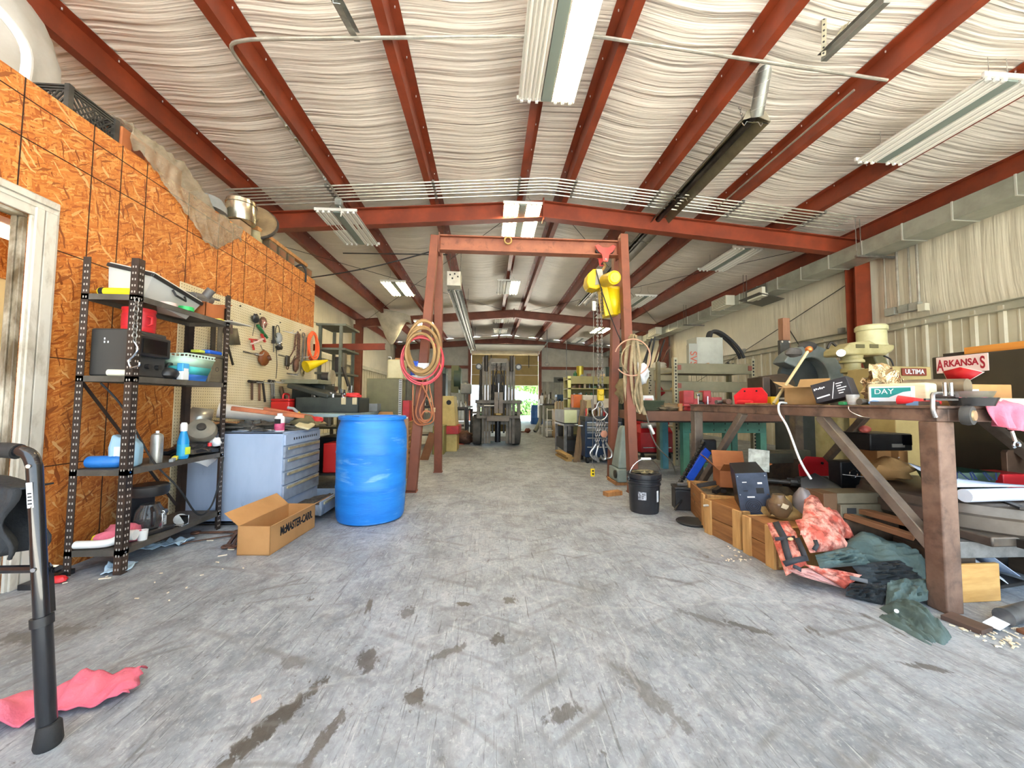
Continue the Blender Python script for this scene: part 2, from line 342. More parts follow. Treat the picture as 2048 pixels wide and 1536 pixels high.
RUSTD = mat('dusty_red_oxide_steel', '#6c3828', '#824833', 3, .6)
GALV = mat('galvanized_steel', '#b3b7b2', '#8f948f', 5, .38, .75, dirt='#77796f', ds=7, da=.3)
CORR = mat('white_steel_cladding', '#bfb89f', '#b0a88d', 2, .45, dirt='#8d8570', ds=2.2, da=.2)
GIRT = mat('grey_green_girt', '#bdb9a4', '#a8a48e', 3, .55)
WHITE_TRIM = mat('grimy_white_paint', '#d3cec3', '#bdb6a6', 3, .45, dirt='#6f5f45', ds=6, st=(1, 1, .4), da=.38)
JAMB = mat('filthy_white_paint', '#cfc8b8', '#a89c84', 5, .5, dirt='#54452f', ds=6, st=(1, 1, .4), da=.56)
# ---------------- shell ----------------
XL, XR, XM, YF, YB = -5.15, 7.1, .93, -1.5, 20.6
def zr(x): return 4.58-.083*abs(x-XM)        # top of the rafters / underside of the purlins
b = B().grid(lambda u, v: (XL-1.5+u*(XR-XL+3), YF+v*(YB-YF), 0), 2, 2)
struct('floor', b, CONC)
ZP = .235
PUR = [-5.02, -3.8, -2.38, -.95, .55, 1.25, 2.6, 3.98, 5.4, 6.95]
# roof insulation: sags between the purlins
b = B()
for a, c in zip(PUR[:-1], PUR[1:]):
    if a == PUR[0]: a = XL-.05
    if c == PUR[-1]: c = XR+.05
    sg = .07 if c-a > 1 else .02
    b.grid(lambda u, v: (a+(c-a)*u, YF+v*(YB-YF+.1), zr(a+(c-a)*u)+ZP+.012-sg*sin(pi*u)**2*(1+.5*noise.noise(V((a*3, v*14, 1))))), 8, 60)
struct('ceiling', b, VROOF, ang=60)
b = B()
for x in (XL-.06,): b.grid(lambda u, v: (XL-.08+u*(XR-XL+.16), YF+v*(YB-YF+.1), zr(XL-.08+u*(XR-XL+.16))+.28), 40, 1)
struct('roof', b, GALV)
for i, x in enumerate(PUR):
    z = zr(x); sgn = 1 if x > XM else -1
    b = B(); tk = .006; w_ = .095
    # Z section: bottom flange, web, top flange
    s_ = sgn
    ol = [(0, 0), (w_, 0), (w_, tk), (tk, tk), (tk, ZP), (-w_+tk, ZP), (-w_+tk, ZP-tk), (0, ZP-tk)]
    ol = [(p*s_, q) for p, q in ol]
    b.add([(x+p, YF, z+q) for p, q in ol]+[(x+p, YB, z+q) for p, q in ol], [tuple(range(8)), tuple(range(8, 16))]+[(k, (k+1) % 8, 8+(k+1) % 8, 8+k) for k in range(8)])
    o = struct('purlin', b, RUST)
    s2 = B()
    if i not in (0, 9):
        for k in range(44): s2.cyl((x-s_*.045, YF+.3+k*.5, z+ZP-tk), (x-s_*.045, YF+.3+k*.5, z+ZP-.025), .006, n=6)
        s2.make('screw', mat('bright_zinc', '#e8e8e4', r=.3, met=.6), o)['kind'] = 'stuff'
FR = [6.4, 14.1, 20.3]
for i, y in enumerate(FR):
    b = B(); d = .3
    ol = Isec(.16, d, .014)
    for x0, x1 in ((XL+.12, XM), (XM, XR-.12)):
        p, q = V((x0, y, zr(x0)-d/2-.002)), V((x1, y, zr(x1)-d/2-.002))
        b.ext([(bb, aa) for aa, bb in ol] if 0 else ol, p, q)
    b.bb(XM-.012, XM+.012, y-.08, y+.08, zr(XM)-d-.05, zr(XM)+.05)
    o = struct('rafter', b, RUST if i == 0 else RUSTD)
    for x in (XL+.12+.0, XR-.12):
        c = B().ext(Isec(.3, .2, .014), (x+(.12 if x < 0 else -.12), y, 0), (x+(.12 if x < 0 else -.12), y, zr(x)-.2), (0, 1, 0))
        struct('column', c, RUST if i == 0 else RUSTD)
# side walls: ribbed cladding below a ledge girt, insulation facing above
def ribs(x, y0, y1, z0, z1, nx, pitch=.305, d=.03):
    b = B(); pr = []; y = y0
    while y < y1:
        pr += [(y, 0), (y+.02, d*.9), (y+.075, d*.9), (y+.095, 0), (y+.18, 0), (y+.185, .006), (y+.2, .006), (y+.205, 0)]; y += pitch
    pr.append((y1, 0)); k = len(pr)
    b.add([(x+nx*h, yy, z) for z in (z0, z1) for yy, h in pr], [(i, i+1, k+i+1, k+i) for i in range(k-1)])
    return b
struct('wall_right', ribs(XR, YF, YB, 0, 2.4, -1), CORR, ang=20)
struct('wall_left', ribs(XL, YF, YB, 0, 2.4, 1), CORR, ang=20)
def bulge(x, nx, sd):
    b = B()
    ys = [YF]+[FR[0]-.16]+[FR[1]-.16]+[YB]
    for y0, y1 in zip(ys[:-1], ys[1:]):
        b.grid(lambda u, v: (x+nx*(.02+.09*sin(pi*u)**.4*sin(pi*v)**.6), y0+(y1-y0)*u, 2.44+v*(zr(x)+.2-2.44)), 40, 8)
    return b
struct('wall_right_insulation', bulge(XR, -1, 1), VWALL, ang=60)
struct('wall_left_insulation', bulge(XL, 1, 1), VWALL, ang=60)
for x, s_ in ((XR, -1), (XL, 1)):
    b = B().ext(Csec(.11, .13, .01), (x+s_*.06, YF, 2.38), (x+s_*.06, YB, 2.38)); struct('girt', b, GIRT)
# far wall with its overhead-door opening
DX0, DX1, DZ = -1.0, 2.75, 3.62
b = B()
def cor(x0, x1, z0, z1):
    pr = []; x = x0
    while x < x1-.2: pr += [(x, 0), (x+.04, .03), (x+.1, .03), (x+.14, 0)]; x += .3
    pr.append((x1, 0)); k = len(pr)
    b.add([(xx, YB-h, z) for z in (z0, z1) for xx, h in pr], [(i, i+1, k+i+1, k+i) for i in range(k-1)])
cor(XL, DX0, 0, 2.2); cor(DX1, XR, 0, 2.2)
struct('wall_far', b, mat('grey_far_cladding', '#a3a59c', '#8e9088', 2, .5), ang=20)
b = B(); b.bb(XL, DX0, YB-.03, YB, 2.2, zr(XL)+.2); b.bb(DX1, XR, YB-.03, YB, 2.2, zr(XL)+.2)
b.add([(XL, YB, zr(XL)+.2), (XR, YB, zr(XL)+.2), (XM, YB, zr(XM)+.2)], [(0, 1, 2)]); b.bb(DX0, DX1, YB-.02, YB, DZ, zr(XL)+.2)
struct('wall_far_insulation', b, mat('grey_white_insulation', '#c4c3b8', '#b2b1a6', 3, .6, bump=.3, bs=6))
for x0, x1 in ((XL, DX0), (DX1, XR)):
    struct('girt', B().ext(Csec(.1, .16, .01), (x0, YB-.1, 2.95), (x1, YB-.1, 2.95)), RUSTD)
for x in (DX0-.08, DX1+.08): struct('column', B().ext(Csec(.16, .16, .01), (x, YB-.12, 0), (x, YB-.12, 4.05)), RUSTD)
# plywood-clad office partition on the left with a flat top
WX, WZ, WY = -2.5, 2.725, 5.38
b = B(); DY0, DY1, DH = 1.12, 2.115, 2.0
b.bb(WX-.06, WX, YF, DY0, 0, WZ); b.bb(WX-.06, WX, DY1, WY, 0, WZ); b.bb(WX-.06, WX, DY0, DY1, DH, WZ)
b.bb(XL+.05, WX-.1, WY-.1, WY, 0, WZ)
o = struct('wall_partition', b, OSB)
s2 = B(); DK = mat('dark_seam', '#3a1f0c', r=.8)
for y in [ax(k, 470, WX).y for k in (27, 175, 235, 287, 374, 437, 466, 492, 535, 570, 587, 602)]:
    if y < WY and y > YF: s2.bb(WX-.002, WX+.0015, y-.003, y+.003, DH+.126 if y < DY1+.14 else 0, WZ)
for z in (.62, 1.24, 1.86, 2.4, 2.62):
    s2.bb(WX-.002, WX+.0015, DY1+.12 if z < 2.1 else YF, WY, z-.003, z+.003)
s2.make('panel_seam', DK, o)
struct('ceiling_office', B().bb(XL+.05, WX-.1, YF, WY-.1, WZ-.12, WZ), OSB)
struct('wall_office_upper', B().bb(-3.845, -3.83, YF, 4.2, 1.95, WZ-.12), OSB)
struct('wall_office', B().bb(-3.9, -3.85, YF, 4.2, 0, WZ-.12), mat('cream_panelling', '#e9dcae', '#dccd98', 2, .5))
b = B()
for y0, y1 in ((DY0-.13, DY0), (DY1, DY1+.13)):
    b.bb(WX, WX+.016, y0, y1, 0, DH); b.bb(WX+.016, WX+.028, y0+.012, y0+.05, 0, DH+.05); b.bb(WX+.016, WX+.024, y0+.06, y0+.115, 0, DH+.05)
b.bb(WX, WX+.016, DY0-.13, DY1+.13, DH+.0005, DH+.125); b.bb(WX+.0165, WX+.028, DY0-.12, DY1+.12, DH+.08, DH+.115); b.bb(WX+.0165, WX+.022, DY0-.12, DY1+.12, DH+.05, DH+.075)
o = struct('door_1', b, WHITE_TRIM, bev=.004)
j = B().bb(WX-.065, WX, DY1-.02, DY1-.0, 0, DH-.02).bb(WX-.05, WX-.025, DY1-.03, DY1-.02, 0, DH-.02).bb(WX-.065, WX, DY0, DY0+.02, 0, DH-.02).bb(WX-.065, WX, DY0, DY1, DH-.02, DH)
j.make('door_jamb', JAMB, o, bev=.003)
B().bb(WX-.063, WX-.04, DY1-.033, DY1-.0195, .93, 1.05).make('strike_plate', mat('brass', '#a5793a', r=.35, met=.8), o)
struct('ground_front_bounce', B().grid(lambda u, v: (-14+u*30, -16+v*(YF+16), -.002), 1, 1), mat('bounce_concrete', '#d9d6cc', '#c9c6bc', 3, .9))  # apron out of view, added pale so sunlight bounces up to the ceiling
# outside beyond the far door
struct('ground_outside', B().grid(lambda u, v: (-40+u*80, YB+v*50, -.01), 1, 1), mat('pale_gravel', '#e8e4da', '#cfc9bb', 3, .9))
# ---------------- roof-level equipment ----------------
REFL = mat('white_reflector', '#e9e6de', r=.35); TUBE = mat('unlit_tube', '#f2efe6', r=.3)
LIT = mat('lit_tube', '#ffeab8', em=42); BALL = mat('grey_ballast_cover', '#6f7a74', r=.5); SOCK = mat('lamp_socket', '#f4f4ee', r=.5)
DARK = mat('black_metal', '#1f1e1d', r=.5, bump=.1); STEEL = mat('worn_steel', '#8d8b86', '#6b6964', 9, .42, .8, dirt='#5a4a3c', ds=7, da=.3)
CHROME = mat('chrome', '#d8dadb', r=.15, met=1); ZINC = mat('zinc_conduit', '#b9b6ab', '#9b988d', 8, .35, .7)
def fixture(kind, label):
    t = thing('fluorescent_light', label, 'light', group='fluorescent high bay lights')
    b = B().bb(-.055, .055, -.6, .6, -.035, .02); b.make('ballast_cover', BALL, t, bev=.004)
    for sd in (-1, 1):
        lit = kind == 'on' or (kind == 'half' and sd == 1)
        pr = []
        for k in range(3):
            x0 = sd*(.065+.085*k); x1 = x0+sd*.08
            pr += [(x0, -.035), (x0+sd*.02, .0), (x0+sd*.06, .0), (x1, -.035)]
        pr2 = [(x, z+.004) for x, z in pr][::-1]
        B().ext([(x, z) for x, z in (pr+pr2)], (0, .6, 0), (0, -.6, 0)).make('reflector', REFL, t)
        for k in range(3):
            x = sd*(.105+.085*k)
            B().cyl((x, -.59, -.03), (x, .59, -.03), .0125, n=10).make('tube', LIT if lit else TUBE, t)
            for y in (-.605, .605): B().box((x, y, -.03), (.032, .03, .042)).make('socket', SOCK, t, bev=.004)
    for y in (-.6125, .6125): B().box((0, y, .0025), (.66, .025, .045)).make('end_plate', mat('white_enamel', '#dcdad2', r=.4), t, bev=.003)
    for x in (-.2, .2):
        for y in (-.5, .5): B().tube([(x, y, .015), (x*.5, y, .16), (x*.5, y, .3)], .0025, 4).make('hanger_wire', STEEL, t)
    return t
LP = [('half', 1092, 172, 3.98, 1, 'fluorescent light with one half lit, overhead nearest the entrance'),
      ('off', 1758, 256, 4.27, 1, 'unlit fluorescent light under the right purlins, above the long duct'),
      ('off', 672, 423, 5.86, 0, 'unlit fluorescent light hanging before the first rafter, left of the gantry'),
      ('on', 1046, 409, 6.0, 0, 'brightly lit fluorescent light just above the gantry beam'),
      ('off', 1495, 454, 6.9, 0, 'unlit fluorescent light below the first rafter, right of the tube heater'),
      ('on', 786, 564, 9.6, 0, 'brightly lit fluorescent light beyond the plywood wall, left of the gantry'),
      ('half', 1018, 551, 10.2, 0, 'partly lit fluorescent light seen under the gantry beam'),
      ('on', 846, 642, 13.0, 0, 'lit fluorescent light seen behind the left gantry legs'),
      ('off', 1292, 576, 10.4, 0, 'unlit fluorescent light behind the right gantry legs'),
      ('on', 1210, 650, 14.8, 0, 'lit fluorescent light beyond the hoist chains'),
      ('off', 1006, 631, 14.4, 0, 'unlit fluorescent light under the second rafter at the ridge'),
      ('off', 1001, 659, 16.6, 0, 'unlit fluorescent light at the ridge, last before the far door'),
      ('off', 1165, 673, 17.6, 0, 'unlit fluorescent light near the far wall on the right')]
protos = {}
for kind, x, y, Y, far, lab in LP:
    p = at(x, y, Y); loc = (p.x, Y-.6 if far else Y+.6, min(p.z+.02, zr(p.x)-.12))
    if kind not in protos: protos[kind] = t = fixture(kind, lab); t.location = loc
    else: dup(protos[kind], loc, label=lab)
p = ax(4, 458, -3.2)
t = thing('office_light', 'lit strip light under the office ceiling seen through the doorway', 'light', (p.x, p.y, p.z+.06))
B().bb(-.08, .08, -.6, .6, -.05, 0).make('housing', SOCK, t, bev=.01)
B().bb(-.07, .07, -.59, .59, -.1, -.05).make('diffuser', mat('office_lamp', '#fff1d0', em=9), t, bev=.02)
for y in (-.5, .5): B().cyl((0, y, 0), (0, y, WZ-.12-p.z-.06), .004, n=6).make('hanger', STEEL, t)
# conduits: six run across under the purlins just before the first rafter
xs = [-3.95+i*.2 for i in range(52)]
for k in range(6):
    y = 5.62+.082*k; z = -.03-(.02 if k == 5 else 0)
    b = B().tube([(x, y, zr(x)+z) for x in xs if x < (6.15 if k < 5 else 6.3)], .0125, 8)
    o = one('conduit', b, ZINC, ['thin steel conduit, one of the bundle crossing under the purlins'][0], 'conduit', group='conduit bundle before the first rafter')
    for x in (-2.5, -.9, .45, 1.35, 2.7, 4.1, 5.5): B().bb(x-.02, x+.02, y-.017, y+.017, zr(x)+z-.016, zr(x)+z+.03).make('conduit_clamp', STEEL, o, bev=.003)
b = B()
y = 3.35; pts = [(-2.43, 5.9, zr(-2.43)-.04)]+[(-2.43, 5.5-k*.4, zr(-2.43)-.04) for k in range(5)]+[(-2.43, 3.55, zr(-2.43)-.04), (-2.40, 3.40, zr(-2.4)-.04), (-2.25, 3.35, zr(-2.25)-.04)]+[(x*.5, y, zr(x*.5)-.03) for x in range(-4, 9)]
o = one('conduit', b.tube(pts, .016, 8, sp=4), ZINC, 'single steel conduit bending from along a left purlin to straight across the roof', 'conduit')
for y in (3.9, 4.4, 4.6, 5.4): B().cyl((-2.43, y-.03, zr(-2.43)-.04), (-2.43, y+.03, zr(-2.43)-.04), .023, n=10).make('coupling', CHROME, o)
p = at(678, 406, 5.75)
t = thing('junction_box', 'grey junction box hung above the unlit left light', 'electrical box', p)
B(p).box(p, (.1, .09, .1)).make('box', GALV, t, bev=.004); B(p).tube([p+V(q) for q in ((.01, 0, -.05), (.03, .02, -.12), (.02, .03, -.2))], .007, 6, sp=4).make('cord', mat('white_cord', '#dcdad0', r=.5), t)
b = B(p).tube([(-2.43+.0, 6.0, zr(-2.43)-.05), (p.x, 5.78, p.z+.05)], .012, 8)
b.make('conduit', ZINC, t)
b = B().tube([(3.8, 5.9-k*.3, zr(3.8)-.03+.0) for k in range(9)], .012, 8); one('conduit', b, ZINC, 'thin conduit strapped along a right-hand purlin', 'conduit')
# radiant tube heaters
def heater(label, x, z, y0, y1, box_near=False):
    t = thing('tube_heater', label, 'heater', (x, y0, z))
    L_ = y1-y0
    ol = [(-.17, -.06), (-.12, .03), (-.06, .075), (.06, .075), (.12, .03), (.17, -.06), (.165, -.065), (.115, .022), (.058, .067), (-.058, .067), (-.115, .022), (-.165, -.065)]
    OL = mat('dark_heater_shield', '#6b6149', '#4d4635', 4, .4, .3) if not box_near else mat('bright_heater_shield', '#a5a6a3', '#86877f', 4, .25, .9)
    B().ext(ol, (0, 0, 0), (0, L_, 0)).make('reflector_shield', OL, t)
    B().cyl((-.03, .02, -.005), (-.03, L_, -.005), .045, n=12).make('burner_tube', mat('heat_stained_tube', '#4c4742', '#2f2b28', 5, .4, .8), t)
    for k in range(int(L_/1.6)+1):
        c = B(); y = .03+k*1.6; c.tube([(-.17, y, -.06), (-.13, y, -.1), (-.1, y, -.05), (-.03, y, -.055), (.04, y, -.05), (.07, y, -.1), (.1, y, -.05), (.17, y, -.06)], .006, 5).make('wire_hanger', CHROME, t)
    for k in range(0, int(L_/3)+1):
        for s_ in (-.1, .1): B().chain((s_, .1+k*3, .05), (s_*1.3, .1+k*3, zr(x)-z-.02+.15), .04, .003).make('hanging_chain', STEEL, t)
    B().prism([(-.17, -.06), (-.12, .05), (0, .12), (.12, .05), (.17, -.06), (0, -.0)], .006, (0, 0, 0), rot(90)).make('end_cap', mat('dull_end_cap', '#8b8474', r=.5, met=.4), t)
    if box_near:
        B().box((.0, -.12, .12), (.3, .3, .32)).make('burner_box', mat('burner_box_paint', '#d8d6cc', '#bdbab0', 6, .5), t, bev=.006)
        for a, c_ in ((-.08, .2), (.02, .22), (.09, .16), (-.03, .12)): B().cyl((a, -.285, c_), (a, -.265, c_), .018, n=10).make('knob', DARK, t)
    return t
p = at(1513, 232, 3.95)
heater('long dark tube heater hanging right of the ridge', p.x, p.z, 3.95, 12.2)
p = at(908, 565, 8.2)
heater('bright tube heater with a white burner box left of the ridge', p.x, p.z-.05, 8.4, 18.5, True)
# flue of the right heater
t = thing('flue_pipe', 'spiral galvanized flue rising from the tube heater end to the roof', 'pipe', at(1513, 232, 3.95))
a, c = at(1521, 236, 3.98), at(1560, 22, 3.38)
b = B(a); o_ = a; b = B(a); b.cyl(a, c, .07, n=20); b.make('duct', GALV, t)
M_ = frame(a, c); b = B(a); Ln = (c-a).length
b.tube([a+M_ @ V((.071*cos(k*.55), .071*sin(k*.55), Ln*k/90)) for k in range(91)], .004, 5); b.make('spiral_seam', mat('bright_seam', '#d3d6d2', r=.3, met=.7), t)
b = B(a)
for k in (.78, .86): b.cyl(a+(c-a)*k, a+(c-a)*(k+.03), .078, n=20)
b.make('band', STEEL, t); B(a).cyl(c, c+V((0, -.03, .35)), .075, n=20).make('elbow', GALV, t)
p = at(1530, 2, 3.2); one('roof_flashing', B().box((0, 0, 0), (.85, .5, .02)).box((0, -.25, .04), (.85, .01, .08)), GALV, 'flat galvanized roof flashing around the flue', 'flashing', (p.x-.02, p.y+.05, p.z))
# perforated angle and strut under the roof, tracks of the front door
def perf(name, p, q, w, label, cat, group=None, m=None, up=(0, 0, 1)):
    p, q = V(p), V(q); b = B(p).ext(Lsec(w, .004), p, q, up); o = one(name, b, m or mat('dull_perforated_steel', '#a59f8b', '#8d8772', 8, .5, .4), label, cat, p, group=group)
    M = frame(p, q, up); h = B(p); n = int((q-p).length/.045)
    for k in range(n):
        c = p+(q-p)*((k+.5)/n)
        h.cyl(c+M @ V((w*.55, -.0025, 0)), c+M @ V((w*.55, -.001, 0)), .009, n=6); h.cyl(c+M @ V((-.0025, w*.55, 0)), c+M @ V((-.001, w*.55, 0)), .009, n=6)
    h.make('slot', mat('slot_shadow', '#2a2826', r=.9), o)['kind'] = 'stuff'; return o
p, q = at(1615, 8, 3.05), at(2046, 52, 3.2)
perf('perforated_angle', p, q, .045, 'long perforated steel angle under the roof beside the flue', 'bracket')
a, c = at(1654, 18, 3.06), at(1652, 110, 3.15); perf('perforated_angle', a, c, .035, 'short upright perforated angle holding the door track', 'bracket')
a, c = at(1716, 20, 3.06), at(1664, 98, 3.15); perf('perforated_angle', a, c, .035, 'short slanted perforated angle bracing the door track', 'bracket')
for (x0, y0, x1, y1, Y0, Y1, lab) in ((1648, 115, 1775, -5, 3.2, 2.6, 'grey door track end under the roof, right of the flue'), (714, 74, 672, -5, 3.45, 2.9, 'grey door track end under the roof, left of the overhead light')):
    p, q = at(x0, y0, Y0), at(x1, y1, Y1)
    t = thing('door_track', lab, 'track', p); B(p).ext(Csec(.055, .075, .004), p, q).make('channel', GALV, t); B(p).bar(p+V((-.05, 0, .02)), q+V((-.05, 0, .02)), .03, .004).make('angle', STEEL, t)
# supply duct along the right wall
t = thing('air_duct', 'long square galvanized duct along the right wall', 'duct', (6.55, 0, 3.56))
o_ = V((6.55, 0, 3.56))
B(o_).bb(6.35, 6.75, YF, 20.2, 3.56, 3.81).make('duct', mat('duct_steel', '#a2a599', '#8d9084', 3, .4, .5, dirt='#8b8c80', ds=3, da=.25), t)
y = -1
while y < 20:
    B(o_).bb(6.342, 6.758, y, y+.02, 3.552, 3.818).make('seam', mat('duct_seam', '#cfd2c9', r=.35, met=.6), t); y += .62
for y in (5.8, 8.6, 11.4, 14.2, 17): B(o_).bb(6.2, 6.9, y-.02, y+.02, 3.515, 3.55).cyl((6.22, y, 3.53), (6.22, y, zr(6.22)+.05), .006, n=6).cyl((6.3, y, 3.53), (6.3, y, zr(6.3)+.05), .006, n=6).make('hanger', STEEL, t)
for x, y in ((1450, 605), (1313, 665), (1275, 690)):
    p = ax(x, y, 6.3); g = B(o_).bb(6.12, 6.36, p.y-.32, p.y+.32, 3.58, 3.84).make('outlet_box', mat('cream_register', '#d6d4bf', r=.45), t, bev=.01)
    s_ = B(o_)
    for k in range(6): s_.bb(6.112, 6.12, p.y-.28, p.y+.28, 3.60+k*.04, 3.615+k*.04)
    s_.make('louver', mat('register_shadow', '#7d7a66', r=.6), g)
p = ax(1517, 590, 6.4); g = B(o_).box((6.45, p.y, 3.50), (.62, .7, .012), rot(0, 12, 0)).bb(6.33, 6.345, p.y-.35, p.y+.35, 3.58, 3.8).make('access_panel', mat('dark_panel', '#5c5a52', r=.5, met=.3), t)
B(o_).box((6.38, p.y, 3.51), (.1, .12, .004), rot(0, 12, 0)).bb(6.326, 6.331, p.y-.06, p.y+.04, 3.66, 3.74).make('paper_sticker', mat('sticker_white', '#ece9dc', r=.6), g)
p = ax(1530, 648-12, 6.5); B(o_).bb(6.25, 6.4, p.y-.25, p.y+.25, 3.5, 3.72).make('outlet_box', mat('cream_register', '#d6d4bf'), t, bev=.01)
# conduits and boxes on the right wall
p = ax(1808, 618, 6.95)
t = thing('wall_conduit_cluster', 'four upright conduits ending in grey boxes on the right wall', 'conduit', p)
for k, dy in enumerate((.28, .08, -.1, -.22)): B(p).cyl((p.x, p.y+dy, p.z), (p.x, p.y+dy, 3.9), .014+.004*(k % 2), n=8).make('conduit', ZINC, t)
for dy in (.2, -.02, -.16): B(p).box((p.x, p.y+dy, p.z), (.08, .16, .13)).make('electrical_box', mat('grey_box', '#9a9a8e', '#86867a', 6, .5), t, bev=.005)
B(p).box((p.x-.03, p.y-.3, p.z-.05), (.08, .11, .12)).make('outlet_cover', mat('beige_cover', '#c9c5ae', r=.5), t, bev=.005)
for k, (x, y) in enumerate(((1683, 662), (1567, 686), (1487, 702))):
    p = ax(x, y, 6.95); one('wall_outlet_box', B().box((0, 0, 0), (.07, .1, .12)).box((-.04, 0, 0), (.02, .07, .09)), mat('grey_box', '#9a9a8e'), ['small grey box on the right wall girt beside the milling head', 'small grey box on the right wall girt behind the wooden post', 'small grey box on the right wall girt near the hose'][k], 'electrical box', p, group='boxes along the right girt', bev=.004)
# bracing rods and stray wires
def wire(p, q, r, label, cat='cable', m=None, sag=0, name='brace_rod', group=None):
    p, q = V(p), V(q); return one(name, B(p).tube([p+(q-p)*(k/10)-V((0, 0, sag*sin(pi*k/10))) for k in range(11)], r, 5), m or DARK, label, cat, p, group=group)
wire((6.98, 6.6, 3.4), (6.98, 12.5, 1.6), .008, 'thin diagonal brace rod along the right wall below the duct', 'rod')
wire((XL+.22, 6.5, 3.2), (XL+.22, 14.0, 3.6), .006, 'thin cable along the upper left wall beyond the partition', 'cable', sag=.2, name='cable')
for (a, c, l) in (((-4.8, 6.7, 4.05), (.5, 13.8, 4.5), 'thin roof brace rod crossing the left bay'), ((.4, 6.7, 4.5), (-4.6, 13.9, 4.0), 'thin roof brace rod rising from the left column to the ridge'), ((1.4, 6.7, 4.5), (6.5, 13.8, 4.05), 'thin roof brace rod crossing the right bay'), ((6.4, 6.7, 4.1), (1.5, 13.9, 4.5), 'thin roof brace rod rising from the right column to the ridge')): wire(a, c, .006, l, 'rod')
p, q = (-3.0, 7.6, 4.02), (-.9, 7.7, 4.1); wire(p, q, .012, 'thin dark pipe hung across the roof behind the first rafter', 'pipe', name='hung_pipe')
p, q = V((-2.56, 5.3, 2.735)), V((-.74, 4.80, 2.98)); wire(p, q, .009, 'slack wire strung from the plywood wall to the gantry', 'wire', sag=.04, name='wire')
# ---------------- common small builders ----------------
CARD = mat('cardboard', '#b98a56', '#a97b48', 3, .8, dirt='#8f6840', ds=4, da=.15); CARDO = mat('orange_cardboard', '#b0683a', '#9c5a30', 4, .8)
BLACKP = mat('black_plastic', '#1c1c1e', '#2a2a2b', 8, .4); RUBBER = mat('black_rubber', '#242424', r=.75, bump=.2)
WOOD = mat('raw_lumber', '#b5824e', '#8f6238', 3, .7, st=(6, 6, .8), dirt='#5c4126', ds=2.5, da=.2); PLY = mat('plywood', '#c79a62', '#a87a45', 4, .65, st=(1, 1, .3), dirt='#7a5630', ds=3, da=.2)
OWOOD = mat('orange_stained_wood', '#b3602c', '#8f4720', 4, .55, st=(1, 5, 5)); WPL = mat('white_plastic', '#e6e6e2', r=.35); GREYP = mat('grey_plastic', '#8c8f8e', '#7a7d7c', 5, .5)
RUSTY = mat('rusty_iron', '#5b4438', '#7a5440', 9, .7, .3, dirt='#2f2622', ds=8, da=.35); IRON = mat('dark_iron', '#4a4642', '#332f2c', 8, .5, .6); RED = mat('red_paint', '#b3201f', '#8e1718', 6, .4)
REDP = mat('red_plastic', '#d02a30', r=.35); YEL = mat('yellow_paint', '#e0b500', '#c79d00', 5, .4); BLUEP = mat('blue_plastic', '#1f5cc4', r=.35); INK = mat('black_ink', '#161616', r=.7)
PAPER = mat('white_paper', '#e8e9e8', r=.8); PINK = mat('pink_shop_rag', '#e0788c', '#cc5f76', 7, .9, bump=.3, bs=90); LBLUE = mat('pale_blue_paper_towel', '#c3dcec', '#afcde2', 5, .9, bump=.3, bs=60)
OLIVE = mat('olive_steel', '#6d6845', '#5e5a3c', 4, .5); CANV = mat('dirty_canvas', '#8a7a55', '#6d6042', 6, .9, bump=.3, bs=60)
POST = mat('black_brown_shelving_steel', '#332b27', '#4a3b32', 6, .5, .4, dirt='#6b4a36', ds=6, da=.25)
def carton(label, loc, rz, L, W, H, m, fl, name='cardboard_box', group=None, fd=None, r=None):
    t = thing(name, label, 'box', loc, rz, group, r=r); k = .005; fd = fd or W/2
    B().bb(-L/2, L/2, -W/2, W/2, 0, k).bb(-L/2, -L/2+k, -W/2, W/2, 0, H).bb(L/2-k, L/2, -W/2, W/2, 0, H).bb(-L/2, L/2, -W/2, -W/2+k, 0, H).bb(-L/2, L/2, W/2-k, W/2, 0, H).make('body', m, t)
    for i, a in enumerate(fl):
        if a is None: continue
        a = radians(a); s_ = 1 if i % 2 == 0 else -1
        if i < 2: p, q, w_ = V((s_*L/2, 0, H)), V((s_*(L/2+fd*sin(a)), 0, H+fd*cos(a))), W*.98
        else: p, q, w_ = V((0, s_*W/2, H)), V((0, s_*(W/2+fd*sin(a)), H+fd*cos(a))), L*.98
        d = (q-p); n = V((-d.z*s_, 0, abs(d.x))) if i < 2 else V((0, -d.z*s_, abs(d.y)))
        b = B()
        if i < 2: b.box((p+q)/2, (k*.8, w_, d.length), frame(p, q, (0, 1, 0)) @ Matrix(((0, 1, 0), (-1, 0, 0), (0, 0, 1))) if 0 else frame_ab(d, V((0, 1, 0))))
        else: b.box((p+q)/2, (k*.8, w_, d.length), frame_ab(d, V((1, 0, 0))))
        b.make('flap', m, t)
    return t
def frame_ab(d, yv):   # columns: x = thickness, y = width, z = run
    z = d.normalized(); return Matrix((yv.cross(z), yv, z)).transposed()
def bottle(name, label, cat, loc, prof, m, cap=None, cm=None, r=None, lab=None, lm=None, group=None, sx=1):
    t = thing(name, label, cat, loc, group=group, r=r)
    B().lathe(prof, n=20).make('body', m, t)
    if cap: B().lathe(cap, n=16).make('cap', cm, t)
    if lab: B().lathe([(lab[2], lab[0]), (lab[2], lab[1])], n=20).make('label_wrap', lm, t)
    t.scale = (1, sx, 1); return t
def E3(a, b_, c): return (radians(a), radians(b_), radians(c))
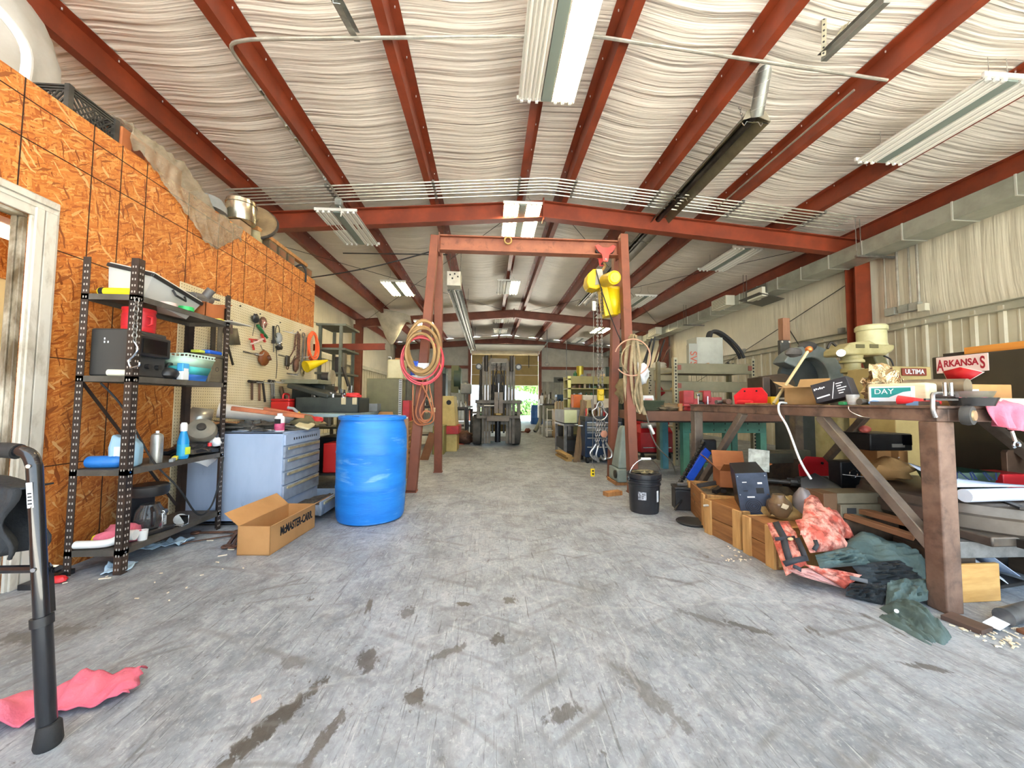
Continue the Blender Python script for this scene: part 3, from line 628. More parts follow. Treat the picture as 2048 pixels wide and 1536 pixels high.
# ---------------- black steel shelf unit by the office door ----------------
SX0, SX1, SY0, SY1 = -2.40, -2.09, 2.30, 3.09
o_ = V((SX0, SY0, 0)); t = thing('shelf_unit', 'tall black slotted-post shelf unit of four boards against the plywood wall', 'shelf', o_)
for i, (x, y) in enumerate(((SX0, SY0), (SX1, SY0), (SX0, SY1), (SX1, SY1))):
    sx, sy = (1 if x == SX0 else -1), (1 if y == SY0 else -1)
    ol = [(a*sx, c*sy) for a, c in Lsec(.042, .003)]; ol = ol if sx*sy > 0 else ol[::-1]
    b = B(o_); b.add([(x+a, y+c, z) for z in (0, 1.845) for a, c in ol], [tuple(range(6))[::-1], tuple(range(6, 12))]+[(k, (k+1) % 6, 6+(k+1) % 6, 6+k) for k in range(6)])
    p_ = b.make('post', POST, t); h = B(o_)
    for k in range(48):
        z = .03+k*.0375
        for a in (.014, .029):
            h.box((x+sx*a, y-sy*.0008, z), (.006, .0012, .012)); h.box((x-sx*.0008, y+sy*a, z), (.0012, .006, .012))
    h.make('slot', mat('slot_gleam', '#a8a29a', r=.5), p_)['kind'] = 'stuff'
BZ = (.14, .595, 1.14, 1.625)
for z in BZ: B(o_).bb(SX0+.003, SX1-.003, SY0+.003, SY1-.003, z-.004, z).bb(SX0, SX1, SY0, SY0+.004, z-.034, z).bb(SX0, SX1, SY1-.004, SY1, z-.034, z).bb(SX0, SX0+.004, SY0, SY1, z-.034, z).bb(SX1-.004, SX1, SY0, SY1, z-.034, z).make('shelf_board', mat('dusty_shelf_board', '#5a5650', '#474239', 5, .6, .2, dirt='#7a7264', ds=4, da=.3), t)
B(o_).bar((SX0+.01, SY0+.03, 1.1), (SX0+.01, SY1-.05, .2), .02, .003, (1, 0, 0)).make('cross_brace', POST, t)
bolts = B(o_)
for z in BZ:
    for x, y in ((SX1, SY1-.02), (SX1, SY0+.02)): B(o_).cyl((x, y, z-.018), (x+.004, y, z-.018), .006, n=8).make('bolt', CHROME, t)
Z1, Z2, Z3, Z4 = [z+.001 for z in BZ[::-1]]
# top board
t = thing('caulk_tube', 'yellow caulk tube with orange nozzle lying on the shelf unit top board', 'tube', (-2.27, 2.36, Z1+.027), r=E3(0, -90, 0))
B().lathe([(.026, -.13), (.026, .08)]).make('barrel', mat('yellow_label', '#e6cf1f', r=.4), t); B().lathe([(.024, .08), (.012, .1), (.009, .12), (.004, .19)]).make('nozzle', mat('orange_tip', '#e0912a', r=.4), t); B().lathe([(.0265, .05), (.0265, .075)]).make('collar', BLACKP, t)
CLEAR = mat('frosted_plastic', '#d6d6cf', r=.35, alpha=.75)
t = thing('storage_case', 'frosted plastic case with black-trimmed lid tilted on the top board', 'case', (-2.262, 2.585, Z1+.005), r=E3(-9, 12, 2)); t.scale = (.8, .9, .95)
b = B().add([(-.13, -.2, .0), (.13, -.2, 0), (.13, .2, 0), (-.13, .2, 0), (-.16, -.24, .15), (.16, -.24, .15), (.16, .24, .15), (-.16, .24, .15)], [(3, 2, 1, 0), (0, 1, 5, 4), (1, 2, 6, 5), (2, 3, 7, 6), (3, 0, 4, 7)]); b.make('tub', CLEAR, t, sol=.004, bev=.01)
B().bb(-.165, .165, -.245, .245, .15, .175).make('lid', mat('grey_white_lid', '#cfcfc8', r=.4), t, bev=.008)
B().bb(.155, .175, -.25, .25, .14, .165).bb(-.165, .165, -.255, -.24, .14, .165).make('trim', BLACKP, t, bev=.004); B().tube([(.17, -.06, .13), (.2, -.05, .1), (.2, .05, .1), (.17, .06, .13)], .008, 8).make('handle', BLACKP, t)
one('tape_roll', B().lathe([(.036, 0), (.045, 0), (.045, .026), (.036, .026), (.036, 0)]), mat('green_tape', '#2fae5a', r=.4), 'bright green tape roll lying on the top shelf board edge', 'tape', (-2.125, 2.70, Z1))
one('tape_roll', B().lathe([(.03, 0), (.05, 0), (.05, .02), (.03, .02), (.03, 0)]), mat('pale_tape', '#c9b6ac', r=.5), 'pale roll lying on the top shelf board before the frosted case', 'tape', (-2.14, 2.57, Z1))
t = carton('open orange cardboard box holding grey tools on the top shelf board', (-2.235, 2.965, Z1), 90, .2, .24, .11, CARDO, (60, 100, 100, None), name='tool_carton', fd=.1)
one('power_tool', B().cyl((0, -.09, .03), (0, .09, .05), .035, n=14).cyl((0, .02, .04), (.05, .03, .12), .03, n=12).bar((-.02, -.14, .05), (.02, .16, .07), .016, .016).box((.01, -.02, .0), (.06, .09, .05)), mat('grey_tool', '#6a6764', '#55524f', 6, .5), 'grey power tool lying on the orange cardboard box', 'tool', (-2.22, 2.96, Z1+.12), bev=.004)
one('pry_bar', B().tube([(0, -.12, .08), (0, 0, .03), (0, .16, .0)], .007, 6), IRON, 'thin black bar sticking up from the orange box', 'bar', (-2.28, 2.86, Z1+.105))
one('manual', B().bb(-.05, .05, -.06, .06, 0, .008), mat('yellow_cover', '#e3cf5c', r=.6), 'small yellow booklet at the far end of the top board', 'book', (-2.135, 3.02, Z1+.0), 8)
one('clipboard', B().bb(-.075, .075, -.1, .1, 0, .006), mat('grey_sheet', '#b5b3aa', r=.6), 'grey sheet of card overhanging the top board far corner', 'sheet', (-2.08, 3.12, Z1), -12, r=(0, 4, -12))
# second board
t = thing('old_radio', 'boxy black radio set on the second shelf board', 'radio', (-2.255, 2.47, Z2))
B().bb(-.13, .1, -.12, .13, 0, .29).make('case', mat('charcoal_plastic', '#3a3937', r=.55), t, bev=.012); B().bb(.1, .135, -.11, .12, .13, .26).make('front_panel', BLACKP, t, bev=.008); B().bb(.134, .138, -.08, .09, .15, .24).make('dial_window', mat('dark_glass', '#0e1014', r=.1), t)
for k in range(3): B().cyl((.1, -.08+k*.07, .07), (.125, -.08+k*.07, .07), .016, n=14).make('knob', BLACKP, t)
for a, c in ((-.05, .2), (-.05, .22), (-.03, .2)): B().bb(a, a+.006, -.122, -.119, c, c+.012).make('indicator', PAPER, t)
t = bottle('coffee_tub', 'red plastic coffee tub on top of the black radio', 'tub', (-2.25, 2.5, Z2+.291), [(.074, 0), (.08, .01), (.08, .05), (.076, .06), (.08, .07), (.078, .13), (.082, .135), (.082, .15), (0, .152)], REDP, lab=(.03, .11, .0815), lm=mat('red_label', '#c22732', r=.4))
B().tube([(.08, -.03, .1), (.105, -.03, .09), (.105, -.03, .05), (.08, -.03, .04)], .008, 6).make('grip', REDP, t)
one('pipe_offcut', B().cyl((-.05, 0, .02), (.06, .02, .02), .02, n=16).cyl((-.052, -.0, .02), (-.05, 0, .02), .012, n=12), mat('ivory_plastic', '#e2ddc8', r=.4), 'short white plastic tube lying before the black radio', 'tube', (-2.2, 2.33, Z2))
t = thing('ear_muffs', 'black ear muffs lying on the second shelf board', 'headset', (-2.155, 2.63, Z2+.04)); B().blob((0, 0, 0), (.05, .06, .04), 3, .1).make('cup', BLACKP, t); B().blob((-.03, .12, 0), (.045, .05, .04), 5, .1).make('cup', BLACKP, t); B().ring((-.02, .06, .0), .075, .009, (1, .2, .3), 20, 6).make('band', BLACKP, t)
t = thing('freshener_pack', 'small blue and white pack standing beside the striped basket', 'packet', (-2.115, 2.69, Z2)); B().bb(-.02, .02, -.028, .028, 0, .06).make('lower', WPL, t, bev=.004); B().bb(-.02, .02, -.028, .028, .06, .115).make('upper', mat('sky_blue', '#4aa3d8', r=.4), t, bev=.004); B().bb(.0201, .021, -.02, .02, .03, .08).make('label_patch', PAPER, t)
t = thing('basket', 'plastic basket banded pale green, teal and blue on the second board', 'basket', (-2.2, 2.82, Z2), 0)
zs = [0, .045, .1, .16]
for i, (n_, c_) in enumerate((('blue_band', '#2a6fce'), ('teal_band', '#4fc1c4'), ('pale_band', '#b9dcc4'))):
    mm = mat(n_, c_, r=.4); f_ = lambda z: (.07+.035*z/.16, .095+.035*z/.16)
    (a, c), (d, e) = f_(zs[i]), f_(zs[i+1]); b = B()
    vs = [(-a, -c, zs[i]), (a, -c, zs[i]), (a, c, zs[i]), (-a, c, zs[i]), (-d, -e, zs[i+1]), (d, -e, zs[i+1]), (d, e, zs[i+1]), (-d, e, zs[i+1])]
    b.add(vs, [(0, 1, 5, 4), (1, 2, 6, 5), (2, 3, 7, 6), (3, 0, 4, 7)]+([(3, 2, 1, 0)] if i == 0 else [])); b.make('band', mm, t, sol=.003)
b = B()
for z in (.163, .185): b.tube([(-.106, -.131, z), (.106, -.131, z), (.106, .131, z), (-.106, .131, z)], .005, 6, True)
for k in range(9):
    u = -.12+k*.03; b.bar((.106, u, .16), (.106, u, .187), .006, .004); b.bar((-.106, u, .16), (-.106, u, .187), .006, .004)
for k in range(7):
    u = -.09+k*.03; b.bar((u, -.131, .16), (u, -.131, .187), .006, .004)
b.make('lattice_rim', mat('mint_rim', '#d5ead8', r=.4), t)
t = thing('ammo_box', 'dusty brown metal box at the far end of the second board', 'box', (-2.215, 3.0, Z2)); B().bb(-.1, .1, -.075, .075, 0, .19).make('body', mat('dusty_brown_metal', '#6d6350', '#57503f', 5, .6, dirt='#8a8068', ds=4, da=.3), t, bev=.006); B().bb(-.105, .105, -.08, .08, .19, .215).make('lid', mat('dusty_brown_metal'), t, bev=.005)
B().bb(.1, .104, -.055, .055, .03, .16).bb(.104, .107, -.04, .04, .05, .14).make('pressed_panel', mat('dusty_brown_metal'), t, bev=.003); B().ring((.106, 0, .1), .016, .003, (1, 0, 0)).make('ring_pull', IRON, t)
t = thing('blue_clamp', 'blue plastic clamp lying on the brown metal box', 'clamp', (-2.2, 3.0, Z2+.216)); B().bb(-.05, .08, -.07, .07, 0, .03).make('body', BLUEP, t, bev=.01); B().bb(-.02, .05, -.12, -.07, 0, .022).make('jaw', mat('yellow_green', '#c7cf4a', r=.5), t, bev=.005)
t = thing('hanging_hook', 'steel S hook on a chain down the front shelf post', 'hook', (-2.075, 2.3, 1.5)); B().chain((0, -.015, .1), (0, -.015, -.16), .035, .003).make('chain', STEEL, t); B().tube([(0, -.015, -.16), (.02, -.015, -.2), (0, -.015, -.24), (-.025, -.015, -.27), (-.01, -.015, -.31), (.03, -.015, -.3), (.035, -.015, -.28)], .005, 6, sp=4).make('hook', CHROME, t)
# third board
t = bottle('spray_bottle', 'blue bottle lying on its side at the near end of the third board', 'bottle', (-2.36, 2.36, Z3+.036), [(.0, 0), (.034, .004), (.036, .02), (.036, .15), (.03, .17), (.014, .185)], mat('cobalt_plastic', '#2f7fd0', '#2468b4', 4, .35), cap=[(.016, .185), (.016, .23), (0, .231)], cm=mat('pale_cap', '#d8dcd6', r=.4), r=E3(0, 90, 4))
JUG = mat('pale_blue_plastic', '#9cc3da', r=.35, alpha=.9)
t = thing('detergent_jug', 'pale blue plastic jug behind the front shelf post on the third board', 'jug', (-2.2, 2.42, Z3)); b = B(); ol = [(-.07, 0), (.06, 0), (.065, .13), (.03, .17), (.025, .2), (-.005, .2), (-.02, .17), (-.06, .2), (-.075, .12)]
b.prism(ol, .09, (0, 0, 0), rot(90, 0, 25)); b.make('body', JUG, t, bev=.014); B().lathe([(.02, .2), (.02, .225), (0, .226)], c=(.012, .004, 0)).make('cap', WPL, t); B().box((.012, -.048, .08), (.07, .002, .09), rot(0, 0, 25)).make('label_patch', mat('jug_label', '#dfe6ea', r=.5), t)
bottle('spray_can', 'silver aerosol can standing on the third shelf board', 'can', (-2.15, 2.56, Z3), [(.031, 0), (.032, .01), (.032, .165), (.028, .18), (.014, .19)], mat('silver_can', '#b9b8b0', '#8f8e86', 7, .35, .6), cap=[(.009, .19), (.009, .205), (0, .206)], cm=WPL)
t = thing('utility_knife', 'yellow and grey knife lying at the third board edge', 'knife', (-2.115, 2.66, Z3+.012), -60); B().bb(-.06, .02, -.014, .014, -.012, .014).make('handle', mat('yellow_grip', '#e8d52e', r=.4), t, bev=.005); B().bb(.02, .12, -.011, .011, -.01, .01).make('sheath', GREYP, t, bev=.004)
t = bottle('spray_bottle', 'tall clear blue bottle with white cap standing on the third board', 'bottle', (-2.12, 2.73, Z3), [(.028, 0), (.033, .01), (.033, .12), (.024, .16), (.017, .19)], mat('blue_liquid', '#1d8bc9', r=.15), cap=[(.02, .19), (.021, .235), (.014, .25), (0, .251)], cm=WPL, lab=(.02, .1, .0336), lm=mat('teal_label', '#2f9fc9', r=.4))
B().bb(.02, .0345, -.018, .02, .03, .08).make('label_patch', mat('lime_patch', '#c9dc3a', r=.4), t)
one('rubbish_bag', B().blob((0, 0, .035), (.11, .2, .05), 4, .5, 2.5, 22, .65), mat('black_film', '#26272a', r=.25, bump=.5, bs=14), 'crumpled black plastic bag spread over the far half of the third board', 'bag', (-2.2, 2.92, Z3), ang=80)
t = thing('grinder', 'round grey machine head with a hub at the far end of the third board', 'machine part', (-2.2, 3.0, Z3+.17), r=E3(55, 20, 20)); B().lathe([(.0, -.05), (.09, -.04), (.1, 0), (.085, .04), (.04, .06), (0, .06)], n=26).make('dome', mat('dusty_grey_cast', '#827c6e', '#6a6558', 6, .6), t); B().lathe([(.03, .055), (.028, .075), (0, .076)]).make('hub', IRON, t)
one('paper_towel', B().blob((0, 0, .03), (.035, .04, .04), 7, .6, 2.5, 14, .7), PAPER, 'crumpled white paper towel by the far front shelf post', 'towel', (-2.11, 3.03, Z3+.05), ang=70)
one('red_stopper', B().cyl((0, 0, 0), (0, 0, .025), .013), REDP, 'small red cap beside the crumpled white towel', 'cap', (-2.1, 2.95, Z3+.06))
t = thing('torn_bag', 'white torn plastic hanging under the third board far end', 'bag', (-2.12, 2.97, Z3-.04)); B().add([(0, -.14, 0), (.005, .1, 0), (.01, .06, -.02), (.01, -.02, -.055), (.0, -.08, -.02)], [(0, 1, 2, 3, 4)]).make('film', WPL, t, sol=.002)
# bottom board
t = thing('coffee_maker', 'black coffee maker with glass carafe on the bottom shelf board', 'coffee maker', (-2.22, 2.6, Z4), -15)
B().bb(-.1, .1, -.1, .1, 0, .03).make('warming_base', BLACKP, t, bev=.008); B().bb(-.1, -.05, -.08, .08, .03, .28).make('tower', BLACKP, t, bev=.008); B().lathe([(.0, .24), (.09, .24), (.1, .26), (.1, .3), (.09, .31), (0, .312)], (.01, 0, 0)).make('brew_head', BLACKP, t); B().lathe([(.0, .035), (.065, .035), (.078, .08), (.07, .14), (.05, .175), (.05, .185)], (.02, 0, 0)).make('carafe', mat('smoked_glass', '#4b4a48', r=.08, alpha=.75), t); B().tube([(.08, -.03, .17), (.125, -.05, .15), (.125, -.05, .08), (.095, -.035, .06)], .01, 6, sp=3).make('carafe_handle', BLACKP, t)
one('brass_bracket', B().bb(-.012, .012, -.03, .03, 0, .12).cyl((0, -.02, .12), (.0, .03, .12), .02).cyl((-.014, 0, .05), (.014, 0, .05), .02), CHROME, 'shiny metal bracket standing before the coffee maker', 'bracket', (-2.14, 2.62, Z4), 20, bev=.003)
one('shop_rag', B().blob((0, 0, .035), (.1, .09, .06), 9, .6, 2.2, 20, .6), PINK, 'crumpled pink rag on the bottom shelf board', 'rag', (-2.23, 2.45, Z4), ang=80)
one('drain_trap', B().tube([(-.14, -.05, .025), (-.02, -.04, .025), (.03, -.02, .03), (.06, .02, .05), (.1, .03, .05)], .022, 12, sp=5).cyl((.08, .027, .05), (.11, .033, .05), .03), WPL, 'white curved drain pipe at the bottom board near end', 'pipe', (-2.22, 2.37, Z4))
one('glue_bottle', B().cyl((-.05, 0, .025), (.05, 0, .025), .025).cyl((.05, 0, .025), (.07, 0, .025), .012), mat('yellow_label', '#e6cf1f'), 'small bottle with yellow label lying behind the white drain pipe', 'bottle', (-2.3, 2.42, Z4), 10)
t = thing('caster_wheel', 'metal wheel and bracket lying on the bottom board', 'wheel', (-2.13, 2.75, Z4+.035)); B().lathe([(.0, -.012), (.035, -.012), (.038, 0), (.035, .012), (0, .012)], (0, 0, 0), rot(70, 0, 30)).make('wheel', STEEL, t); B().bb(-.02, .06, -.06, .0, -.034, -.026).bb(-.02, .06, -.005, .0, -.03, .03).make('bracket', CHROME, t, bev=.002)
one('plastic_cup', B().lathe([(.022, 0), (.026, .06), (.024, .06), (.02, .004), (0, .004)]), WPL, 'small white cup at the bottom board front edge', 'cup', (-2.12, 2.46, Z4))
one('black_cable', B().tube([(-2.3, 2.34, 1.1), (-2.24, 2.42, .95), (-2.12, 2.5, .62), (-2.05, 2.62, .42), (-2.06, 2.8, .2), (-2.07, 2.93, .19), (-2.065, 3.0, .32), (-2.065, 3.05, .56)], .006, 6, sp=6), RUBBER, 'black cord looping across the front of the shelf unit', 'cord')
# ---------------- floor before the shelf ----------------
for (x, y, L_, W_, rz, sd, lab) in ((240, 1140, .13, .13, 30, 1, 'pale blue paper towel lying by the near shelf post foot'), (300, 1098, .24, .1, 55, 2, 'long pale blue paper towel lying along the shelf front'), (346, 1088, .2, .12, 10, 3, 'crumpled pale blue paper towel lying on the floor beside the shelf')):
    p = G(x, y); one('paper_towel', cloth(B(), (0, 0, 0), L_, W_, rz, .025, 14, sd, 16, 12), LBLUE, lab, 'paper towel', p, group='paper towels on the floor', sol=.002, ang=60)
def wrench(label, p, q, r_, name='wrench', m=None, group=None):
    p, q = V(p), V(q); d = (q-p).normalized(); n = V((-d.y, d.x, 0)); b = B(p); b.bar(p, q, r_*1.4, r_*.8); z = V((0, 0, 0))
    b.ring(p-d*r_*1.6, r_*1.8, r_*.6, (0, 0, 1), 16, 6); a = atan2(d.y, d.x)
    b.ring(q+d*r_*1.6, r_*1.8, r_*.6, (0, 0, 1), 12, 6, a-2.3 if 0 else 0, 2*pi)
    return one(name, b, m or RUSTY, label, 'wrench', p, group=group)
wrench('long dark wrench lying nearest the shelf foot', G(398, 1068)+V((0, 0, .01)), G(478, 1066)+V((0, 0, .01)), .014)
wrench('thin rod-handled wrench lying toward the paper towels', G(372, 1088)+V((0, 0, .01)), G(460, 1074)+V((0, 0, .01)), .008)
wrench('short dark wrench with its end against the long cardboard box', G(455, 1094)+V((0, 0, .012)), G(474, 1068)+V((0, 0, .012)), .014)
wrench('dark wrench lying tight against the long cardboard box', G(466, 1095)+V((0, 0, .012)), G(482, 1066)+V((0, 0, .012)), .012)
one('doorstop', B().bb(-.04, .04, -.1, .1, 0, .03), BLACKP, 'black rubber strip on the floor by the door trim', 'strip', (-2.41, 2.24, 0), 0, bev=.004)
one('red_plug', B().blob((0, 0, .02), (.04, .025, .02), 3, .2), REDP, 'small red knob lying by the shelf unit corner', 'knob', (-2.33, 2.22, 0))
# ---------------- long cardboard box, barrel ----------------
a, c, d = G(472, 1111), G(540, 1111), G(630, 1054)
ang_ = degrees(atan2(d.y-c.y, d.x-c.x)); Lb = (d-c).length; Wb = (c-a).length*.98
ctr = (a+c)/2+(d-c)/2
t = carton('long open cardboard box on the floor before the blue drum', (ctr.x, ctr.y, 0), ang_, Lb, Wb, .185, CARD, (None, None, 50, 62), fd=.125)
text(t, 'McMASTER-CARR.', .082, INK, (.03, -Wb/2-.0015, .115), (90, 0, 0), sx=.62, bold=.0022)
p = G(728, 1040); t = thing('plastic_drum', 'big blue plastic drum on the floor with scuffed sides', 'drum', (-1.015, 3.34, 0))
BLUE = mat('drum_blue', '#1673cc', '#2183da', 3, .42, dirt='#8fc0e8', ds=2.6, st=(1, 1, 5), da=.32, bump=.12, bs=18)
pr = [(0, .01), (.24, .0), (.268, .012), (.278, .04), (.284, .12), (.287, .27), (.291, .285), (.287, .3), (.289, .56), (.293, .575), (.289, .59), (.289, .66), (.284, .76), (.268, .815), (.262, .83), (.262, .845), (.279, .848), (.282, .872), (.276, .878), (.262, .876), (.255, .855), (0, .852)]
B().lathe(pr, n=56).make('body', BLUE, t); B().lathe([(.0, .853), (.03, .853), (.03, .87), (0, .871)], (.17, .05, 0)).make('bung', mat('dark_blue_cap', '#0f4f98', r=.4), t); B().lathe([(.0, .853), (.03, .853), (.03, .87), (0, .871)], (-.17, .05, 0)).make('bung', mat('dark_blue_cap'), t)
# ---------------- folding walker at the near left ----------------
BT = mat('gloss_black_tube', '#16171b', r=.22, coat=.5)
pb = G(96, 1492); pt = at(72, 905, pb.y+.02); o_ = V((pb.x, pb.y, 0))
t = thing('walking_frame', 'black tubular walking frame standing at the near left edge', 'walking frame', o_)
hz = pt.z; lx = pb.x-.62
def WL(z): u = z/(hz-.05); return V((pb.x+(pt.x-pb.x)*u, pb.y+(pt.y-pb.y)*u, z))
B(o_).tube([pb+V((0, 0, .03)), WL(.4), WL(hz-.09), V((pt.x-.006, pt.y, hz-.03)), V((pt.x-.03, pt.y, hz)), V((pt.x-.1, pt.y, hz+.005)), V((lx+.1, pt.y, hz)), V((lx+.03, pt.y, hz-.03)), V((lx, pt.y, hz-.1)), V((lx-.03, pb.y, .03))], .0175, 14, sp=6).make('tube_frame', BT, t)
B(o_).tube([(pt.x-.05, pt.y, hz+.003), (pt.x-.12, pt.y, hz+.008), (lx+.12, pt.y, hz+.004)], .023, 14, sp=4).make('foam_grip', RUBBER, t)
for x in (pb.x, lx-.03):
    B(o_).lathe([(.027, 0), (.03, .01), (.025, .06), (.021, .065)], (x, pb.y, 0)).make('rubber_foot', RUBBER, t); B(o_).cyl(WL(.05)+V((x-pb.x, 0, 0)), WL(.34)+V((x-pb.x, 0, 0)), .0212, n=16).make('extension_sleeve', BT, t); B(o_).cyl(WL(.335)+V((x-pb.x, 0, 0)), WL(.36)+V((x-pb.x, 0, 0)), .0245, n=16).make('lock_ring', BLACKP, t)
for z in (.5, .8): B(o_).cyl(WL(z)+V((.004, -.016, 0)), WL(z)+V((.005, -.021, 0)), .006, n=10).make('push_button', CHROME, t)
B(o_).tube([WL(.5)+V((0, .012, 0)), WL(.48)+V((-.01, .03, 0)), (pb.x-.1, pb.y+.05, .48), (lx, pb.y+.05, .48)], .012, 8, sp=3).make('cross_bar', BT, t)
B(o_).bar(WL(.48)+V((0, .022, 0)), WL(.36)+V((0, .022, 0)), .02, .006).make('hinge_strap', BLACKP, t)
B(o_).box(WL(.715)+V((.003, -.0178, 0)), (.015, .0012, .075), rot(0, -6, 8)).make('barcode_sticker', PAPER, t)
b = B(o_)
for k in range(6): b.box(WL(.69+k*.01)+V((.003, -.0187, 0)), (.01, .0006, .004), rot(0, -6, 8))
b.make('barcode', INK, t)['kind'] = 'stuff'
t2 = thing('cloth_bag', 'black cloth bag tied to the walking frame', 'bag', (pb.x-.42, pb.y+.085, .48))
b = B(); b.grid(lambda u, v: V((-.25+.45*u+.015*sin(v*9), .0+.02*sin(u*16+v*3)+.012*sin(u*37), .02+.24*v-.02*u*v)), 40, 12); b.grid(lambda u, v: V((-.25+.45*u+.015*sin(v*9), .06+.02*sin(u*14+v*4), .02+.24*v-.02*u*v)), 30, 10); b.make('fabric', mat('black_cloth', '#27292c', '#35383b', 6, .9, bump=.3, bs=80), t2, sol=.006)
b.__init__(); b.grid(lambda u, v: V((-.26+.48*u, -.01+.08*v, .265-.02*u+.012*sin(u*12))), 24, 4); b.make('flap', mat('black_cloth'), t2, sol=.006)
for k in range(4): B().ring((-.16+k*.09, .0, .0), .026, .0025, (1, .3, .1), 16, 5).tube([(-.16+k*.09, -.026, -.0), (-.14+k*.09, -.06, -.03), (-.1+k*.09, -.09, -.055)], .0018, 4, sp=3).make('zip_tie', WPL, t2)
p = G(112, 1418); one('shop_rag', cloth(B(), (0, 0, 0), .4, .13, 22, .05, 8, 5, 34, 16, .35), PINK, 'pink shop rag lying on the floor behind the walking frame foot', 'rag', (p.x, p.y, 0), sol=.004, ang=70)
# ---------------- on top of the office partition ----------------
FILM = mat('dusty_clear_film', '#c4b59a', '#a08f74', 6, .1, alpha=.42, bump=1., bs=34); HAZE = mat('milky_film', '#d6d4cc', '#c5c2b8', 3, .4, alpha=.8, bump=.3, bs=6)
zt = WZ+.002
t = thing('plastic_chair', 'white plastic chair lying on the plywood wall top over the office doorway', 'chair', (-2.74, 1.72, zt)); t.scale = (1.15, 1.15, 1.15)
B().tube([(.1, .38, .02), (.12, .36, .2), (.1, .25, .3), (.05, .05, .33), (0, -.2, .34)], .02, 10, sp=5).make('arm', WPL, t); B().bb(-.3, .1, -.3, .2, .44, .47).make('seat', WPL, t, bev=.02)
B().tube([(.08, .3, .0), (.1, .1, .25), (.06, -.2, .46)], .022, 10, sp=4).make('leg', WPL, t); B().tube([(-.28, .3, .0), (-.26, .1, .25), (-.28, -.2, .46)], .022, 10, sp=4).make('leg', WPL, t); B().box((-.05, .36, .01), (.36, .1, .02)).make('foot_rail', WPL, t, bev=.008)
one('plastic_sheet', B().blob((0, 0, .42), (.18, .3, .5), 3, .35, 1.6, 26, .85), HAZE, 'big milky plastic bag standing on the plywood wall top behind the white chair', 'bag', (-3.12, 2.42, zt), ang=70)
t = thing('milk_crate', 'black lattice milk crate on the plywood wall top', 'crate', (-2.70, 2.46, zt), 0); t.scale = (.87, .9, .68)
CR = mat('dusty_black_plastic', '#2c2a27', '#47433c', 6, .55)
for (x0, y0, x1, y1) in ((.155, -.155, .155, .155), (-.155, -.155, .155, -.155), (-.155, .155, .155, .155), (-.155, -.155, -.155, .155)):
    b = B(); p, q = V((x0, y0, 0)), V((x1, y1, 0)); d = (q-p)
    for z in (.01, .215, .24, .265): b.bar(p+V((0, 0, z)), q+V((0, 0, z)), .012, .014)
    for k in range(9):
        u = k/8; b.bar(p+d*u+V((0, 0, .01)), p+d*min(1, u+.4)+V((0, 0, .01+.2*(min(1, u+.4)-u)/.4)), .01, .009) if u < .95 else 0
        b.bar(p+d*u+V((0, 0, .01)), p+d*max(0, u-.4)+V((0, 0, .01+.2*(u-max(0, u-.4))/.4)), .01, .009) if u > .05 else 0
    b.make('lattice_side', CR, t)
for x in (-.155, .155):
    for y in (-.155, .155): B().bb(x-.016, x+.016, y-.016, y+.016, 0, .27).make('corner_post', CR, t)
B().bb(-.15, .15, -.15, .15, 0, .008).make('crate_floor', CR, t)
t = thing('wrapped_box', 'red-brown box under clear film on the plywood wall top', 'box', (-2.66, 2.87, zt)); B().bb(-.12, .12, -.25, .25, 0, .16).make('body', CARDO, t, bev=.006); B().bb(.121, .1225, -.18, -.08, .03, .13).make('print_patch', mat('dark_print', '#6d3a24', r=.7), t)
def film(u, v):
    y = 2.62+1.15*u; w_ = .10+.32*max(0, sin(pi*min(1, u*1.05)))**1.2*(.4+.6*u); s_ = v*(.42+w_)
    top = .19*(1-smooth(u, .35, .75))+.05+.02*noise.noise(V((u*9, v*5, 2)))
    if s_ < .4: x, z = -2.86+s_*.93, zt+top*min(1, s_/.08)-.06*(s_/.4)**3
    else: x, z = -2.475+.012*noise.noise(V((u*14, v*6, 1))), zt+top-.06-(s_-.4)*1.15-.02*noise.noise(V((u*17, v*3, 9)))
    return V((x+.012*noise.noise(V((u*20, v*9, 0))), y+.02*noise.noise(V((u*11, v*8, 4))), z+.03*noise.noise(V((u*26, v*14, 5)))+.012*noise.noise(V((u*60, v*30, 8)))))
def smooth(u, a, b_): k = max(0, min(1, (u-a)/(b_-a))); return k*k*(3-2*k)
one('plastic_film', B().grid(film, 90, 44), FILM, 'crumpled clear plastic film draped over the plywood wall edge', 'film', ang=80, sol=.002)
p = at(497, 440, 3.78)
t = thing('metal_canister', 'shiny round metal canister on the plywood wall top', 'canister', (-2.55, 3.86, zt+.09))
B().lathe([(.0, 0), (.125, 0), (.13, .01), (.13, .17), (.137, .175), (.137, .19), (.13, .195), (.13, .215), (0, .222)], n=32).make('body', mat('tin_plate', '#cfc8b4', '#a8a08a', 4, .22, .95), t)
t = thing('cable_reel', 'tan flat reel leaning behind the metal canister', 'reel', (-2.66, 4.16, zt+.262), r=E3(62, 0, 22)); B().lathe([(.0, -.035), (.24, -.035), (.26, -.02), (.26, .0), (.24, .02), (.09, .03), (.09, .05), (0, .05)], n=32).make('face', mat('tan_fibre', '#85704f', '#6b5940', 5, .8, bump=.3, bs=30), t); B().ring((0, 0, -.02), .262, .018, (0, 0, 1), 32, 8).make('rim', IRON, t)
one('grey_dome', B().lathe([(.17, 0), (.165, .06), (.13, .12), (.06, .15), (0, .155)], n=28), GREYP, 'grey dome cover beside the metal canister on the wall top', 'cover', (-2.72, 3.62, zt+.08))
one('carton', B().bb(-.06, .06, -.09, .09, 0, .085), mat('pale_carton', '#ab8b68', '#8f7254', 4, .8), 'small open carton under the metal canister on the wall top', 'box', (-2.56, 3.86, zt), bev=.003)
